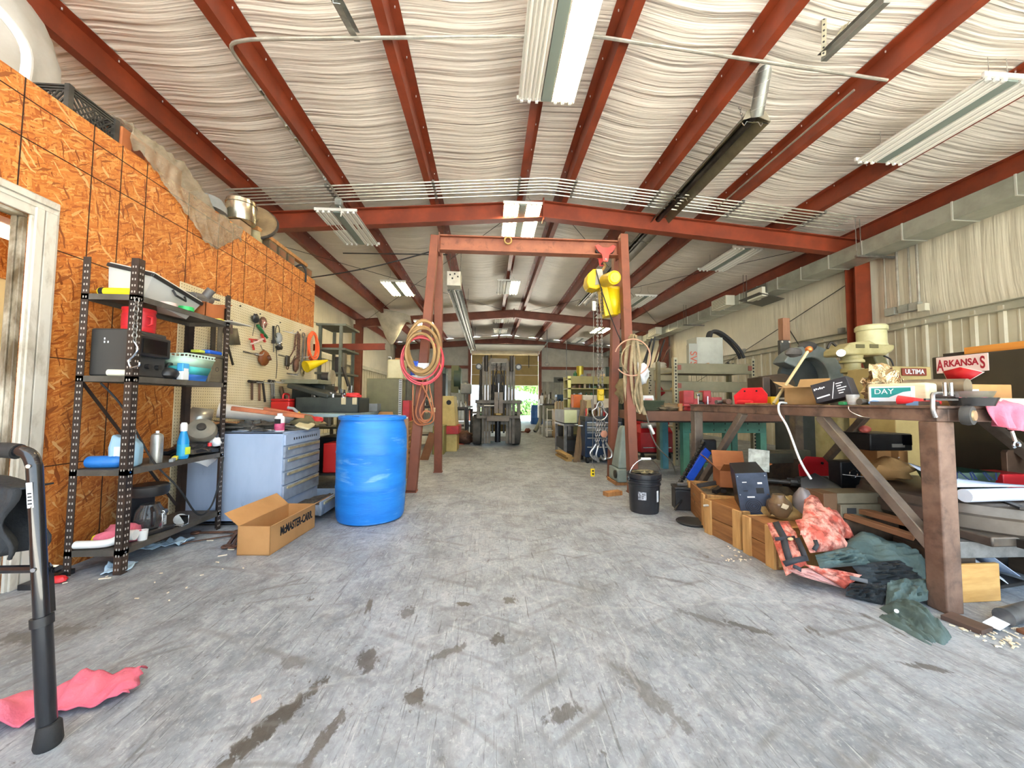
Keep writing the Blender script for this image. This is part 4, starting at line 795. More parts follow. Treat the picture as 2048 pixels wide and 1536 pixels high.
one('carton', B().bb(-.06, .06, -.06, .06, 0, .09), mat('pale_carton'), 'small carton under the grey dome on the wall top', 'box', (-2.72, 3.62, zt), bev=.003)
one('paint_can', B().lathe([(.0, 0), (.07, 0), (.07, .14), (.074, .145), (.074, .155), (0, .15)]), mat('drab_can', '#a39a78', '#857c5c', 5, .5, .3), 'drab can beyond the metal canister on the wall top', 'can', (-2.57, 4.12, zt))
one('reel_support', B().bb(-.07, .07, -.06, .06, 0, .1), IRON, 'dark block under the tan reel on the wall top', 'block', (-2.66, 4.16, zt))
for k, y in enumerate((4.36, 4.56, 4.76, 5.22)):
    t = thing('parts_bin', ['dusty parts bin on the wall top, first beyond the metal canister', 'dusty parts bin on the wall top, second beyond the metal canister', 'dusty parts bin on the wall top, third beyond the metal canister', 'dusty parts bin on the wall top at the plywood corner'][k], 'bin', (-2.58, y, zt), group='parts bins on the plywood wall top')
    B().bb(-.07, .07, -.08, .08, 0, .006).bb(-.07, -.064, -.08, .08, 0, .11).bb(.064, .07, -.08, .08, 0, .11).bb(-.07, .07, -.08, -.074, 0, .11).bb(-.07, .07, .074, .08, 0, .11).make('body', mat('dusty_brown_bin', '#6f5f48', '#574a37', 5, .7), t, bev=.003); B().bb(.07, .073, -.06, .06, .02, .09).make('front_panel', mat('red_brown_panel', '#7d5238', '#69432c', 5, .6), t)
one('lumber', B().bb(-.03, .03, -.55, .55, 0, .04), WOOD, 'long board lying along the plywood wall top edge', 'board', (-2.53, 4.6, zt+.112), r=(0, 3, 0))
one('rubber_hose', B().tube([(-2.6, 5.0, zt+.05), (-2.53, 5.05, zt+.1), (-2.49, 5.08, zt+.03), (-2.485, 5.08, zt-.12)], .012, 8, sp=5), RUBBER, 'short black hose hooked over the plywood wall edge', 'hose')
# ---------------- pegboard with tools ----------------
def peg_mat():
    m = bpy.data.materials.new('perforated_hardboard'); m.use_nodes = True; N = m.node_tree.nodes; L = m.node_tree.links; b_ = N['Principled BSDF']
    tc = N.new('ShaderNodeTexCoord'); sc = N.new('ShaderNodeVectorMath'); sc.operation = 'SCALE'; sc.inputs[3].default_value = 1/.0254; L.new(tc.outputs['Object'], sc.inputs[0])
    fr = N.new('ShaderNodeVectorMath'); fr.operation = 'FRACTION'; L.new(sc.outputs[0], fr.inputs[0]); sb = N.new('ShaderNodeVectorMath'); sb.operation = 'SUBTRACT'; sb.inputs[1].default_value = (.5, .5, .5); L.new(fr.outputs[0], sb.inputs[0])
    ml = N.new('ShaderNodeVectorMath'); ml.operation = 'MULTIPLY'; ml.inputs[1].default_value = (0, 1, 1); L.new(sb.outputs[0], ml.inputs[0]); ln = N.new('ShaderNodeVectorMath'); ln.operation = 'LENGTH'; L.new(ml.outputs[0], ln.inputs[0])
    lt = N.new('ShaderNodeMath'); lt.operation = 'LESS_THAN'; lt.inputs[1].default_value = .15; L.new(ln.outputs['Value'], lt.inputs[0])
    n = N.new('ShaderNodeTexNoise'); n.inputs['Scale'].default_value = 3; n.inputs['Detail'].default_value = 6; L.new(tc.outputs['Object'], n.inputs['Vector'])
    q = N.new('ShaderNodeValToRGB'); q.color_ramp.elements[0].position = .35; q.color_ramp.elements[1].position = .7; q.color_ramp.elements[0].color = hx('#cdbf98'); q.color_ramp.elements[1].color = hx('#ded4b6'); L.new(n.outputs[0], q.inputs[0])
    x = N.new('ShaderNodeMix'); x.data_type = 'RGBA'; L.new(lt.outputs[0], x.inputs[0]); L.new(q.outputs[0], x.inputs[6]); x.inputs[7].default_value = hx('#4a4030'); L.new(x.outputs[2], b_.inputs['Base Color']); b_.inputs['Roughness'].default_value = .6; return m
b = B().add([(x, y, z) for x in (-2.497, -2.49) for y, z in ((3.1, .05), (5.37, .05), (5.37, 2.04), (3.1, 1.96))], [(3, 2, 1, 0), (4, 5, 6, 7), (0, 1, 5, 4), (1, 2, 6, 5), (2, 3, 7, 6), (3, 0, 4, 7)])
pegboard = one('pegboard', b, peg_mat(), 'cream perforated tool board fixed on the plywood wall', 'pegboard')
for x, y in ((480, 612), (520, 628), (560, 645), (600, 660)):
    q = ax(x, y, -2.488); B().cyl((q.x, q.y, q.z), (q.x+.008, q.y, q.z), .008, n=8).make('screw', DARK, pegboard)
X_ = -2.455
def peg(x, y, X=X_): return ax(x, y, X)
def hung(name, label, cat, p): return thing(name, label, cat, p)
p = peg(517, 640); t = hung('bar_clamp', 'dark tool with a green bar handle hung high on the pegboard', 'tool', p)
B(p).blob(peg(511, 637), (.03, .05, .05), 2, .3).make('head', BLACKP, t); B(p).bar(peg(515, 650), peg(534, 676), .03, .022).make('handle', mat('green_grip', '#1f6a3c', r=.45), t, bev=.004); B(p).bar(peg(522, 640), peg(535, 648), .018, .015).bar(peg(524, 645), peg(527, 668), .03, .012).make('jaw', mat('red_white_jaw', '#c9b4a8', '#a8483f', 14, .5), t); B(p).tube([peg(511, 628), peg(509, 650), peg(505, 672)], .003, 5).make('cable', IRON, t)
p = peg(538, 685); t = hung('pipe_cutter', 'red and white tool hung slanting on the pegboard below the green handle', 'tool', p)
B(p).bar(peg(502, 688), peg(530, 676), .02, .018).make('body', mat('pink_white_paint', '#d8c3ba', '#c49a90', 10, .5), t, bev=.003); B(p).bar(peg(503, 678), peg(508, 700), .018, .014).bar(peg(499, 678), peg(514, 680), .02, .014).make('handle', mat('red_handle', '#b5312f', r=.4), t, bev=.003); B(p).bar(peg(523, 668), peg(530, 684), .022, .016).make('jaw', mat('red_handle'), t); B(p).tube([peg(521, 690), peg(524, 698), peg(529, 700)], .004, 5).make('spring', CHROME, t)
p = peg(526, 645); t = hung('saw_blade', 'small round rusty disc hung at the pegboard top', 'disc', p); B(p).cyl(p, p+V((.008, 0, 0)), .062, n=26).make('disc', mat('disc_brown', '#6d4a3c', '#54382e', 8, .5), t); B(p).cyl(p+V((.008, 0, 0)), p+V((.014, 0, 0)), .03, n=20).make('hub', mat('dull_red_hub', '#a06a60', r=.5), t); B(p).cyl(p+V((.0, 0, 0)), p+V((.018, 0, 0)), .01, n=10).make('arbor', CHROME, t)
p = peg(547, 670); t = hung('file_tool', 'straight black bar tool hung upright on the pegboard', 'tool', p); B(p).bar(peg(547, 652), peg(547, 684), .02, .014).make('shaft', BLACKP, t); B(p).bar(peg(547, 680), peg(547, 687), .04, .02).make('ferrule', BLACKP, t, bev=.003); B(p).bar(peg(547, 687), peg(547, 704), .008, .008).make('tip', STEEL, t)
p = peg(558, 660); t = hung('drop_light', 'grey caged work lamp hung by its hook on the pegboard', 'lamp', p)
B(p).ring(peg(555, 663), .04, .005, (1, 0, 0), 18, 6, sq=1.8).make('hook', IRON, t); B(p).blob(peg(558, 677), (.035, .045, .07), 3, .15).make('cage', GREYP, t); B(p).blob(peg(559, 687), (.03, .03, .03), 5, .1).make('bulb_guard', CHROME, t); B(p).blob(peg(559, 695), (.03, .05, .03), 7, .6).make('cord_bundle', IRON, t); B(p).tube([peg(558, 690), peg(553, 700), peg(554, 730), peg(552, 757)], .004, 5, sp=4).make('cord', RUBBER, t)
p = peg(528, 716); t = hung('leather_pouch', 'round brown leather pouch hung on the pegboard', 'pouch', p); B(p).blob(p, (.035, .085, .085), 5, .15, 2, 18).make('body', mat('brown_leather', '#8a4e22', '#6f3c18', 5, .55), t); B(p).cyl(p+V((.03, .02, .0)), p+V((.055, .03, .01)), .03, n=14).make('button_boss', mat('dark_leather', '#5c3013', r=.5), t)
def peghook(x, y, lab, dy=.09):
    p = peg(x, y, -2.488); one('peg_hook', B(p).tube([p, p+V((.03, 0, -.005)), p+V((.09, dy*.3, -.01)), p+V((.11, dy*.3, .02))], .004, 5, sp=3), STEEL, lab, 'hook', p, group='steel hooks on the pegboard')
def hammer(x, y0, y1, x2, lab, hm, head=True):
    p = peg(x, y0); t = hung('hand_hammer', lab, 'hammer', p); B(p).bar(p, peg(x2, y1), .022, .014).make('handle', hm, t, bev=.004)
    if head: B(p).cyl(p+V((.0, -.05, .01)), p+V((0, .05, .01)), .016, n=10).make('head', IRON, t)
    peghook(x, y0-2, 'peg hook over '+' '.join(lab.split()[:9]))
GR = mat('dark_wood_handle', '#5b4230', '#453123', 6, .6)
hammer(504, 765, 800, 504, 'hammer hung nearest the shelf on the pegboard bottom row', GR); hammer(519, 766, 802, 519, 'brown-handled hammer, second from the shelf on the pegboard bottom row', mat('rubbed_wood', '#6b4a35', '#573a29', 6, .6))
hammer(526, 767, 804, 530, 'thin rod tool, third from the shelf on the pegboard bottom row', IRON, False); hammer(543, 764, 808, 544, 'steel-handled hammer before the leaning wooden handle on the pegboard', STEEL); hammer(547, 766, 807, 548, 'second steel rod beside the steel-handled hammer', STEEL, False)
p = peg(563, 773); t = hung('axe_handle', 'thick brown wooden handle leaning on the pegboard at the bench', 'handle', p); B(p).bar(peg(562, 773), peg(571, 812, -2.4), .055, .03).make('grip', mat('umber_wood', '#5d4526', '#4a361c', 4, .6, st=(1, 1, .3)), t, bev=.008)
p = peg(585, 690); t = hung('chain_hoist', 'rusty cluster of chains and pulleys hung on the pegboard', 'hoist', p)
for dx, a, c in ((0, 664, 735), (-4, 668, 700), (3, 668, 722)): B(p).chain(peg(596+dx, a), peg(594+dx*1.4, c), .03, .006).make('chain', RUSTY, t)
B(p).tube([peg(592, 690), peg(585, 705), peg(577, 720), peg(582, 728), peg(590, 712)], .007, 6, sp=4).make('cord', mat('brown_cord', '#54382a', r=.8), t); B(p).box(peg(575, 722), (.03, .07, .13)).make('pulley_block', IRON, t, bev=.01); B(p).blob(peg(592, 730), (.03, .05, .09), 4, .2).make('hook_block', RUSTY, t); B(p).ring(peg(575, 735), .022, .006, (1, 0, 0)).make('hook', RUSTY, t)
p = peg(607, 700); t = hung('long_wrench', 'long steel wrench hung on the pegboard before the orange cord', 'wrench', p); B(p).bar(peg(608, 672), peg(603, 738), .022, .012).make('shaft', STEEL, t); B(p).ring(peg(607, 671), .035, .009, (1, 0, 0)).make('jaw', STEEL, t)
p = peg(612, 700); t = hung('long_wrench', 'thin steel rod hung beside the long wrench on the pegboard', 'rod', p); B(p).bar(peg(613, 675), peg(610, 735), .016, .01).make('shaft', STEEL, t)
p = peg(616, 735); t = hung('wire_brush', 'frayed olive rag hanging below the yellow funnel', 'rag', p); B(p).blob(peg(606, 735), (.02, .045, .1), 6, .6, 3).make('cloth', CANV, t)
one('extension_cord', B().ring(peg(625, 690, -2.43), .135, .012, (1, .1, 0), 30, 6, sq=1.35).ring(peg(627, 692, -2.41), .13, .012, (1, -.1, .1), 30, 6, sq=1.4).ring(peg(626, 694, -2.445), .14, .012, (1, .05, -.1), 30, 6, sq=1.3).ring(peg(627, 690, -2.42), .12, .012, (1, 0, 0), 30, 6, sq=1.45), mat('orange_cord', '#ef6a3a', '#e0582c', 8, .45), 'orange extension cord coiled on the pegboard end', 'cord')
a, c = peg(613, 733, -2.36), peg(655, 721, -2.2); t = thing('yellow_funnel', 'yellow cone funnel sticking out at the pegboard end', 'funnel', a); B(a).cyl(a, c, .075, .012, n=24).make('cone', mat('yellow_plastic', '#e8c913', '#d4b408', 5, .4), t); B(a).cyl(a+(a-c).normalized()*.012, a, .078, n=24).make('rim', mat('yellow_plastic'), t)
for x, y in ((565, 662), (573, 664), (502, 707), (600, 712), (560, 760), (575, 748), (585, 765)): peghook(x, y, 'bare steel hook on the pegboard', .12)
for x, y, l in ((500, 706, 'horizontal steel auger on the pegboard beside the leather pouch'), (567, 712, 'horizontal steel auger on the pegboard right of the leather pouch'), (583, 748, 'thin horizontal rod on the pegboard above the bench vise')):
    p = peg(x, y); one('auger_bit', B(p).cyl(p+V((0, -.1, 0)), p+V((0, .09, 0)), .008, n=8).cyl(p+V((0, .09, 0)), p+V((0, .13, 0)), .014, n=10), STEEL, l, 'drill bit', p)
for x0, y0, x1, y1, w_, lab in ((427, 652, 424, 735, .05, 'dark flat steel bar hung on the pegboard behind the shelf unit'), (441, 652, 437, 738, .05, 'grey flat steel bar hung on the pegboard behind the shelf unit'), (446, 655, 466, 730, .02, 'thin black bar hung slanting on the pegboard behind the shelf unit')):
    p, q = peg(x0, y0, -2.44), peg(x1, y1, -2.44); one('steel_bar', B(p).bar(p, q, w_, .01, (1, 0, 0)), IRON if 'dark' in lab or 'black' in lab else STEEL, lab, 'bar', p)
p = peg(462, 675, -2.46); t = thing('trowel', 'broad grey trowel blade hung on the pegboard behind the shelf unit', 'trowel', p); B(p).add([peg(455, 655, -2.44), peg(474, 657, -2.44), peg(480, 690, -2.44), peg(456, 690, -2.44)], [(0, 1, 2, 3)]).make('blade', mat('dull_blade', '#6b6656', '#57523f', 5, .5, .4), t, sol=.012); B(p).cyl(peg(463, 668, -2.42), peg(463, 640, -2.42), .01).make('handle', GR, t)
# ---------------- grey drawer cabinet beside the shelf ----------------
LBG = mat('pale_blue_grey_paint', '#a3b4cc', '#8fa2bd', 2.5, .45, dirt='#4d5358', ds=9, st=(1, 1, .35), da=.22)
CX0, CX1, CY0, CY1, CH = -2.44, -1.665, 3.15, 3.80, .745
o_ = V((CX1, CY0, 0)); t = thing('drawer_cabinet', 'pale blue-grey steel drawer cabinet beside the shelf unit', 'cabinet', o_)
B(o_).bb(CX0, CX1-.01, CY0, CY0+.012, .02, CH).bb(CX0, CX1-.01, CY1-.012, CY1, .02, CH).bb(CX0, CX0+.012, CY0, CY1, .02, CH).bb(CX0, CX1-.01, CY0, CY1, CH-.015, CH).bb(CX0, CX1-.01, CY0, CY1, .02, .04).bb(CX1-.03, CX1-.01, CY0+.012, CY1-.012, .04, CH-.015).make('body', LBG, t, bev=.003)
B(o_).bb(CX0+.02, CX1-.04, CY0+.02, CY1-.02, 0, .02).make('plinth', IRON, t)
DG = mat('grimy_drawer_grey', '#8f9bac', '#76828f', 5, .5, dirt='#4c4a42', ds=6, da=.3); LAB = mat('yellowed_label_strip', '#a39a7c', '#7e7660', 9, .6)
zc = CH-.02; hs_ = (.095, .1, .11, .11, .13, .12)
for k, h in enumerate(hs_):
    op = .0 if k < 5 else .30
    d = B(o_).bb(CX1-.012+op, CX1+.006+op, CY0+.014, CY1-.014, zc-h+.006, zc-.004)
    if op:
        d.bb(CX1-.3+op, CX1-.012+op, CY0+.02, CY0+.03, zc-h+.01, zc-.03).bb(CX1-.3+op, CX1-.012+op, CY1-.03, CY1-.02, zc-h+.01, zc-.03).bb(CX1-.3+op, CX1-.012+op, CY0+.02, CY1-.02, zc-h+.008, zc-h+.014)
    dr = d.make('drawer', DG if k else LBG, t, bev=.002)
    if k: B(o_).bb(CX1+.006+op, CX1+.018+op, CY0+.05, CY1-.04, zc-.034, zc-.012).make('label_pull', LAB, dr, bev=.003)
    else:
        h_ = B(o_)
        for q in range(11): h_.bb(CX1+.0055, CX1+.0075, CY0+.14+q*.04, CY0+.155+q*.04, zc-.055, zc-.035)
        h_.make('punched_hole', INK, dr)['kind'] = 'stuff'
    if op: one('drawer_clutter', B().blob((0, 0, .02), (.11, .24, .035), 8, .9, 5, 20, .5), mat('dark_parts', '#3f3d3a', '#5d594f', 30, .6), 'dark jumbled parts in the open bottom drawer', 'parts', (CX1+.13, (CY0+CY1)/2, zc-h+.016), ang=60)['kind'] = 'stuff'
    zc -= h
# clutter on the cabinet
zb = CH+.001
t = bottle('adhesive_bottle', 'white bottle with pink and black print on the drawer cabinet', 'bottle', (-1.76, 3.25, zb), [(.036, 0), (.038, .005), (.038, .115), (.03, .128), (.02, .132)], mat('white_bottle', '#e4e0dc', r=.4), cap=[(.02, .132), (.02, .15), (0, .151)], cm=WPL, lab=(.008, .07, .0384), lm=mat('pink_print', '#c9567c', '#9b2f52', 12, .5))
B().box((.004, -.0385, .085), (.05, .002, .04)).make('black_print', INK, t)
a, c = V((-2.38, 3.42, zb+.17)), V((-1.80, 3.76, zb+.075)); t = thing('poster_tube', 'white rolled paper tube lying across the drawer cabinet', 'tube', a); B(a).cyl(a, c, .066, .05, n=22).make('roll', mat('glossy_paper', '#dcd9d2', '#c9c5bc', 3, .3), t); B(a).cyl(c, c+(c-a).normalized()*.02, .05, n=22).make('end_cap', mat('dark_blue_cap'), t)
for (x0, y0, x1, y1, w_, h_, lab, zz) in ((-2.2, 3.32, -1.72, 3.58, .085, .035, 'orange-brown board slanting across the poster tube, nearer one', .19), (-2.04, 3.5, -1.69, 3.68, .08, .04, 'orange-brown board on the cabinet behind the nearer board', .18), (-2.44, 3.22, -1.95, 3.34, .07, .03, 'long orange-brown board lying at the near cabinet edge by the shelf', .02)):
    p, q = V((x0, y0, zb+zz)), V((x1, y1, zb+zz-(.08 if zz > .05 else 0)+.0)); one('board', B(p).bar(p, q, w_, h_), OWOOD, lab, 'board', p, bev=.003)
for k, (x, y, l, a_, m_, s_) in enumerate(((-2.2, 3.2, .22, 10, IRON, 'dark round-bodied tool at the near cabinet edge'), (-2.02, 3.25, .16, -25, STEEL, 'grey cylindrical tool near the white bottle'), (-1.95, 3.2, .3, 4, CHROME, 'long chrome bar along the near cabinet edge'), (-2.06, 3.33, .18, 35, IRON, 'dark tube lying behind the chrome bar'), (-2.3, 3.4, .2, -15, GREYP, 'grey tool case under the poster tube'), (-1.86, 3.36, .2, 60, IRON, 'dark tool lying behind the white bottle'))):
    r_ = .012 if m_ is CHROME else .028
    one('hand_tool', B().cyl((-l/2, 0, r_), (l/2, 0, r_), r_, r_*.8, n=12).cyl((l/2, 0, r_), (l/2+.03, 0, r_), r_*.5, n=10), m_, s_, 'tool', (x, y, zb), a_)
tag(B((-2.05, 3.35, zb)).blob((-2.05, 3.32, zb+.02), (.33, .14, .05), 5, .9, 6, 30, .5).make('tool_heap', mat('dark_parts'), ang=60), 'dark heap of small tools on the drawer cabinet', 'tools', kind='stuff').location = (-2.05, 3.35, zb)
one('coiled_cord', B().ring((0, 0, .012), .07, .008, n=22).ring((.01, .0, .024), .06, .008, (.1, 0, 1), 22).tube([(.05, -.05, .01), (.11, -.07, .01), (.16, -.02, .01)], .008, 6, sp=3), mat('grey_cord', '#68645a', r=.7), 'grey coiled cord lying beside the white bottle', 'cord', (-1.79, 3.38, zb))
t = thing('baseball_hat', 'dirty cream and olive work cap on the cabinet corner', 'cap', (-1.74, 3.60, zb)); B().blob((0, 0, .05), (.1, .1, .075), 2, .25, 2, 18, .6).make('crown', mat('olive_cloth', '#6f6748', '#585138', 6, .9), t); B().prism([(-.03, -.09), (.09, -.07), (.1, .06), (-.02, .07)], .02, (.03, -.08, .05), rot(20, 20, 10)).make('brim', mat('cream_cloth', '#d0c49e', '#b5a87f', 6, .9), t, bev=.008)
one('work_glove', B().blob((0, 0, .03), (.13, .1, .035), 11, .6, 3, 20, .7), CANV, 'dirty tan work gloves on the far corner of the drawer cabinet', 'glove', (-1.73, 3.74, zb), 20, ang=70)
t = thing('screwdriver', 'yellow-handled tool sticking up among the gloves', 'tool', (-1.76, 3.68, zb+.05), r=E3(25, -25, 0)); B().lathe([(.0, 0), (.022, .0), (.024, .05), (.018, .12), (0, .122)]).make('handle', mat('mustard_grip', '#c8a63c', r=.5), t); B().tube([(0, 0, .12), (-.01, 0, .17), (-.05, 0, .2)], .014, 8).make('shank', GREYP, t)
one('red_bundle', B().blob((0, 0, .03), (.07, .05, .035), 3, .3, 2, 16, .6), mat('red_cloth', '#c82f2f', r=.7), 'small red cloth bundle behind the gloves', 'cloth', (-1.69, 3.76, zb+.04))
one('bent_sheet', B().add([(0, 0, 0), (.18, .02, 0), (.2, .03, .14), (.06, .02, .16), (.0, .01, .08)], [(0, 1, 2, 3, 4)]), mat('bent_tin', '#b5b3a8', '#97958a', 5, .3, .7), 'bent sheet of tin leaning on the pegboard at the shelf', 'sheet', (-2.46, 3.14, zb+.04), 30, sol=.003)
one('flat_board', B().bb(-.14, .14, -.04, .04, 0, .02), WOOD, 'flat pale board on the cabinet beside the bent tin', 'board', (-2.27, 3.28, zb+.055), 15)
# ---------------- bench beyond the cabinet ----------------
o_ = V((-1.95, 4.5, 0)); t = thing('steel_bench', 'long dark bench with a pale top edge beyond the drawer cabinet', 'bench', o_)
B(o_).bb(-2.47, -1.45, 3.86, 5.3, .84, .875).make('bench_top', mat('pale_teal_top', '#8fa3a3', '#6f8282', 4, .5), t, bev=.004)
for x in (-2.42, -1.5):
    for y in (3.92, 5.24): B(o_).bb(x-.03, x+.03, y-.03, y+.03, 0, .84).make('leg', DARK, t)
B(o_).bb(-2.44, -1.48, 3.9, 5.26, .25, .27).make('lower_shelf', DARK, t)
one('red_bin', B().bb(-.09, .09, -.12, .12, 0, .3), mat('bright_red_bin', '#c4221f', r=.4), 'red bin on the lower shelf of the long dark bench', 'bin', (-1.6, 4.05, .271), bev=.01)
one('dark_case', B().bb(-.2, .2, -.25, .25, 0, .32), BLACKP, 'black case on the lower shelf of the long dark bench', 'case', (-1.78, 4.6, .271), bev=.02)
zb2 = .876
GCASE = mat('black_green_plastic', '#262b27', '#343a34', 6, .5)
o_ = V((-1.78, 4.42, zb2)); t = thing('tool_tray', 'open black tool case full of sockets on the long bench', 'tool case', o_)
B(o_).bb(-2.15, -1.45, 4.25, 4.6, zb2, zb2+.012).bb(-2.15, -2.13, 4.25, 4.6, zb2, zb2+.17).bb(-1.47, -1.45, 4.25, 4.6, zb2, zb2+.17).bb(-2.15, -1.45, 4.25, 4.27, zb2, zb2+.17).bb(-2.15, -1.45, 4.58, 4.6, zb2, zb2+.17).make('body', GCASE, t, bev=.01)
B(o_).box((-2.0, 4.45, zb2+.24), (.5, .38, .05), rot(0, 14, -8)).make('lid', GCASE, t, bev=.012); B(o_).box((-1.78, 4.42, zb2+.16), (.66, .3, .02)).make('tray_insert', mat('grey_insert', '#55564f', r=.6), t)
for x in (-1.62, -1.5): B(o_).bb(x-.025, x+.025, 4.24, 4.252, zb2+.09, zb2+.17).make('latch', mat('beige_latch', '#b0a382', r=.4), t, bev=.004)
for k in range(16):
    x, y = -2.05+rnd.random()*.52, 4.3+rnd.random()*.24; r_ = .012+rnd.random()*.012
    one('socket_piece', B().cyl((0, 0, 0), (0, 0, .03+rnd.random()*.04), r_, n=10), (CHROME, IRON, STEEL, mat('beige_latch'))[k % 4], 'small socket standing in the open black tool case', 'socket', (x, y, zb2+.171), group='sockets in the open tool case')
one('shop_rag', B().blob((0, 0, .02), (.09, .05, .03), 5, .5, 3, 16, .6), mat('red_cloth'), 'red rag on the right end of the open tool case', 'rag', (-1.54, 4.32, zb2+.171), ang=70)
t = thing('lunch_box', 'red plastic tool box on the long bench before the pegboard', 'tool box', (-2.28, 4.32, zb2)); B().bb(-.1, .1, -.12, .12, 0, .12).make('body', mat('bright_red_bin'), t, bev=.012); B().bb(-.1, .1, -.12, .12, .12, .15).make('lid', RED, t, bev=.012); B().tube([(0, -.06, .15), (0, -.05, .2), (0, .05, .2), (0, .06, .15)], .01, 8, sp=3).make('handle', RED, t)
one('flat_file_box', B().bb(-.22, .22, -.15, .15, 0, .05), mat('grey_green_case', '#7a7a66', '#686852', 4, .5), 'flat grey-green case on top of the red tool box', 'case', (-2.2, 4.62, zb2+.33), -6, bev=.006)
one('flat_file_box', B().bb(-.2, .2, -.13, .13, 0, .33), GCASE, 'black case standing behind the open tool case', 'case', (-2.2, 4.8, zb2), -4, bev=.01)
for k, (x, y, m_) in enumerate(((-1.68, 4.85, 'dark'), (-1.55, 4.95, 'grey'))):
    one('small_case', B().bb(-.12, .12, -.09, .09, 0, .1), GCASE if k == 0 else GREYP, m_+' small case on the long bench right of the open tool case', 'case', (x, y, zb2), 0, bev=.006)
# drill-bit holder and grinder
t = thing('bit_stand', 'dark block holding a bristle of tool bits on the long bench', 'tool stand', (-1.98, 5.05, zb2)); B().bb(-.2, .2, -.12, .12, 0, .16).make('block', IRON, t, bev=.005)
for k in range(30):
    x, y = -.18+.04*(k % 10), -.09+.09*(k//10); h = .05+.14*rnd.random(); B().cyl((x, y, .16), (x+rnd.uniform(-.01, .01), y, .16+h), .006+rnd.random()*.008, n=8).make('tool_bit', (STEEL, IRON, mat('beige_latch'))[k % 3], t)
t = thing('bench_grinder', 'bench grinder with a pale round wheel behind the tool bits', 'grinder', (-2.2, 5.15, zb2+.33)); B().cyl((-.05, 0, .12), (.05, 0, .12), .06, n=16).make('motor', IRON, t); B().cyl((.06, 0, .12), (.085, 0, .12), .1, n=24).make('wheel', mat('pale_wheel', '#9b917a', '#857b64', 8, .8), t); B().bb(-.05, .05, -.06, .06, 0, .08).make('pedestal', IRON, t)
one('grinder_riser', B().bb(-.12, .12, -.1, .1, 0, .33), mat('rusty_box', '#5e4030', '#4a3226', 5, .6), 'rusty box under the bench grinder', 'box', (-2.2, 5.15, zb2), bev=.004)
# plywood crate cabinet, olive cabinet, cream box
o_ = V((-1.38, 5.25, 0)); t = thing('plywood_crate', 'plywood crate of shallow shelves standing behind the blue drum', 'crate', o_)
B(o_).bb(-1.66, -1.1, 5.02, 5.04, 0, .72).bb(-1.66, -1.1, 5.5, 5.52, 0, .72).bb(-1.66, -1.64, 5.02, 5.52, 0, .72).bb(-1.66, -1.1, 5.02, 5.52, .72, .74).bb(-1.66, -1.1, 5.02, 5.52, .03, .05).make('body', PLY, t)
for k in range(7): B(o_).bb(-1.13, -1.08, 5.05, 5.5, .09+k*.088, .11+k*.088).bb(-1.5, -1.1, 4.985, 5.02, .085+k*.088, .105+k*.088).make('shelf_lip', WOOD, t)
B(o_).bb(-1.12, -1.06, 4.97, 5.02, 0, .78).make('corner_post', mat('pinkish_lumber', '#a98364', '#8f6c50', 4, .7), t)
o_ = V((-1.38, 5.2, .742)); t = thing('olive_cabinet', 'olive steel cabinet with a punched strip on the plywood crate', 'cabinet', o_)
B(o_).bb(-1.62, -1.2, 5.02, 5.4, .742, 1.31).make('body', OLIVE, t, bev=.004); b = B(o_).bb(-1.2, -1.16, 5.015, 5.02, .75, 1.3); st = b.make('punched_strip', mat('white_enamel'), t); b = B(o_)
for k in range(22):
    for j in (0, 1): b.bb(-1.195+j*.017, -1.183+j*.017, 5.012, 5.0152, .765+k*.0245, .78+k*.0245)
b.make('slot', INK, st)['kind'] = 'stuff'
one('red_box', B().bb(-.045, .045, -.1, .1, 0, .28), RED, 'narrow red box standing beside the olive cabinet', 'box', (-1.11, 5.15, .742), bev=.004)
one('red_parts', B().bb(-.03, .03, -.02, .02, 0, .02), PAPER, 'tiny white block before the red box', 'block', (-1.1, 5.0, .782))
p = at(785, 757, 5.15); t = thing('cream_machine_box', 'cream enamelled machine box on top of the olive cabinet', 'box', (-1.28, 5.24, 1.312)); B().bb(-.11, .11, -.12, .12, 0, .27).make('body', mat('cream_enamel', '#cfc69a', '#bdb386', 4, .45), t, bev=.02); B().bb(-.03, .05, -.04, .04, .27, .3).make('top_knob', mat('dull_orange', '#a06a3c', r=.5), t, bev=.008); B().tube([(-.09, 0, .26), (-.09, 0, .31), (-.13, 0, .315)], .006, 6, sp=3).make('wire_loop', WPL, t)
one('brown_card', B().add([(0, 0, 0), (.28, 0, 0), (.24, .03, .15), (.07, .03, .15)], [(0, 1, 2, 3)]), CARD, 'brown cardboard sheet leaning before the olive cabinet', 'cardboard', (-1.5, 4.93, .72), sol=.006)
one('shelf_ledge', B().bb(-.28, .28, -.09, .04, 0, .02), WOOD, 'narrow board ledge at the plywood crate top edge', 'board', (-1.4, 4.97, .70-.0))
for k in range(5): one('small_part', B().cyl((0, 0, 0), (0, 0, .05+.03*(k % 3)), .012+.004*(k % 2), n=8), (STEEL, IRON)[k % 2], 'small metal pin on the ledge before the olive cabinet', 'pin', (-1.36+k*.05, 4.97, .721), group='metal pins before the olive cabinet')
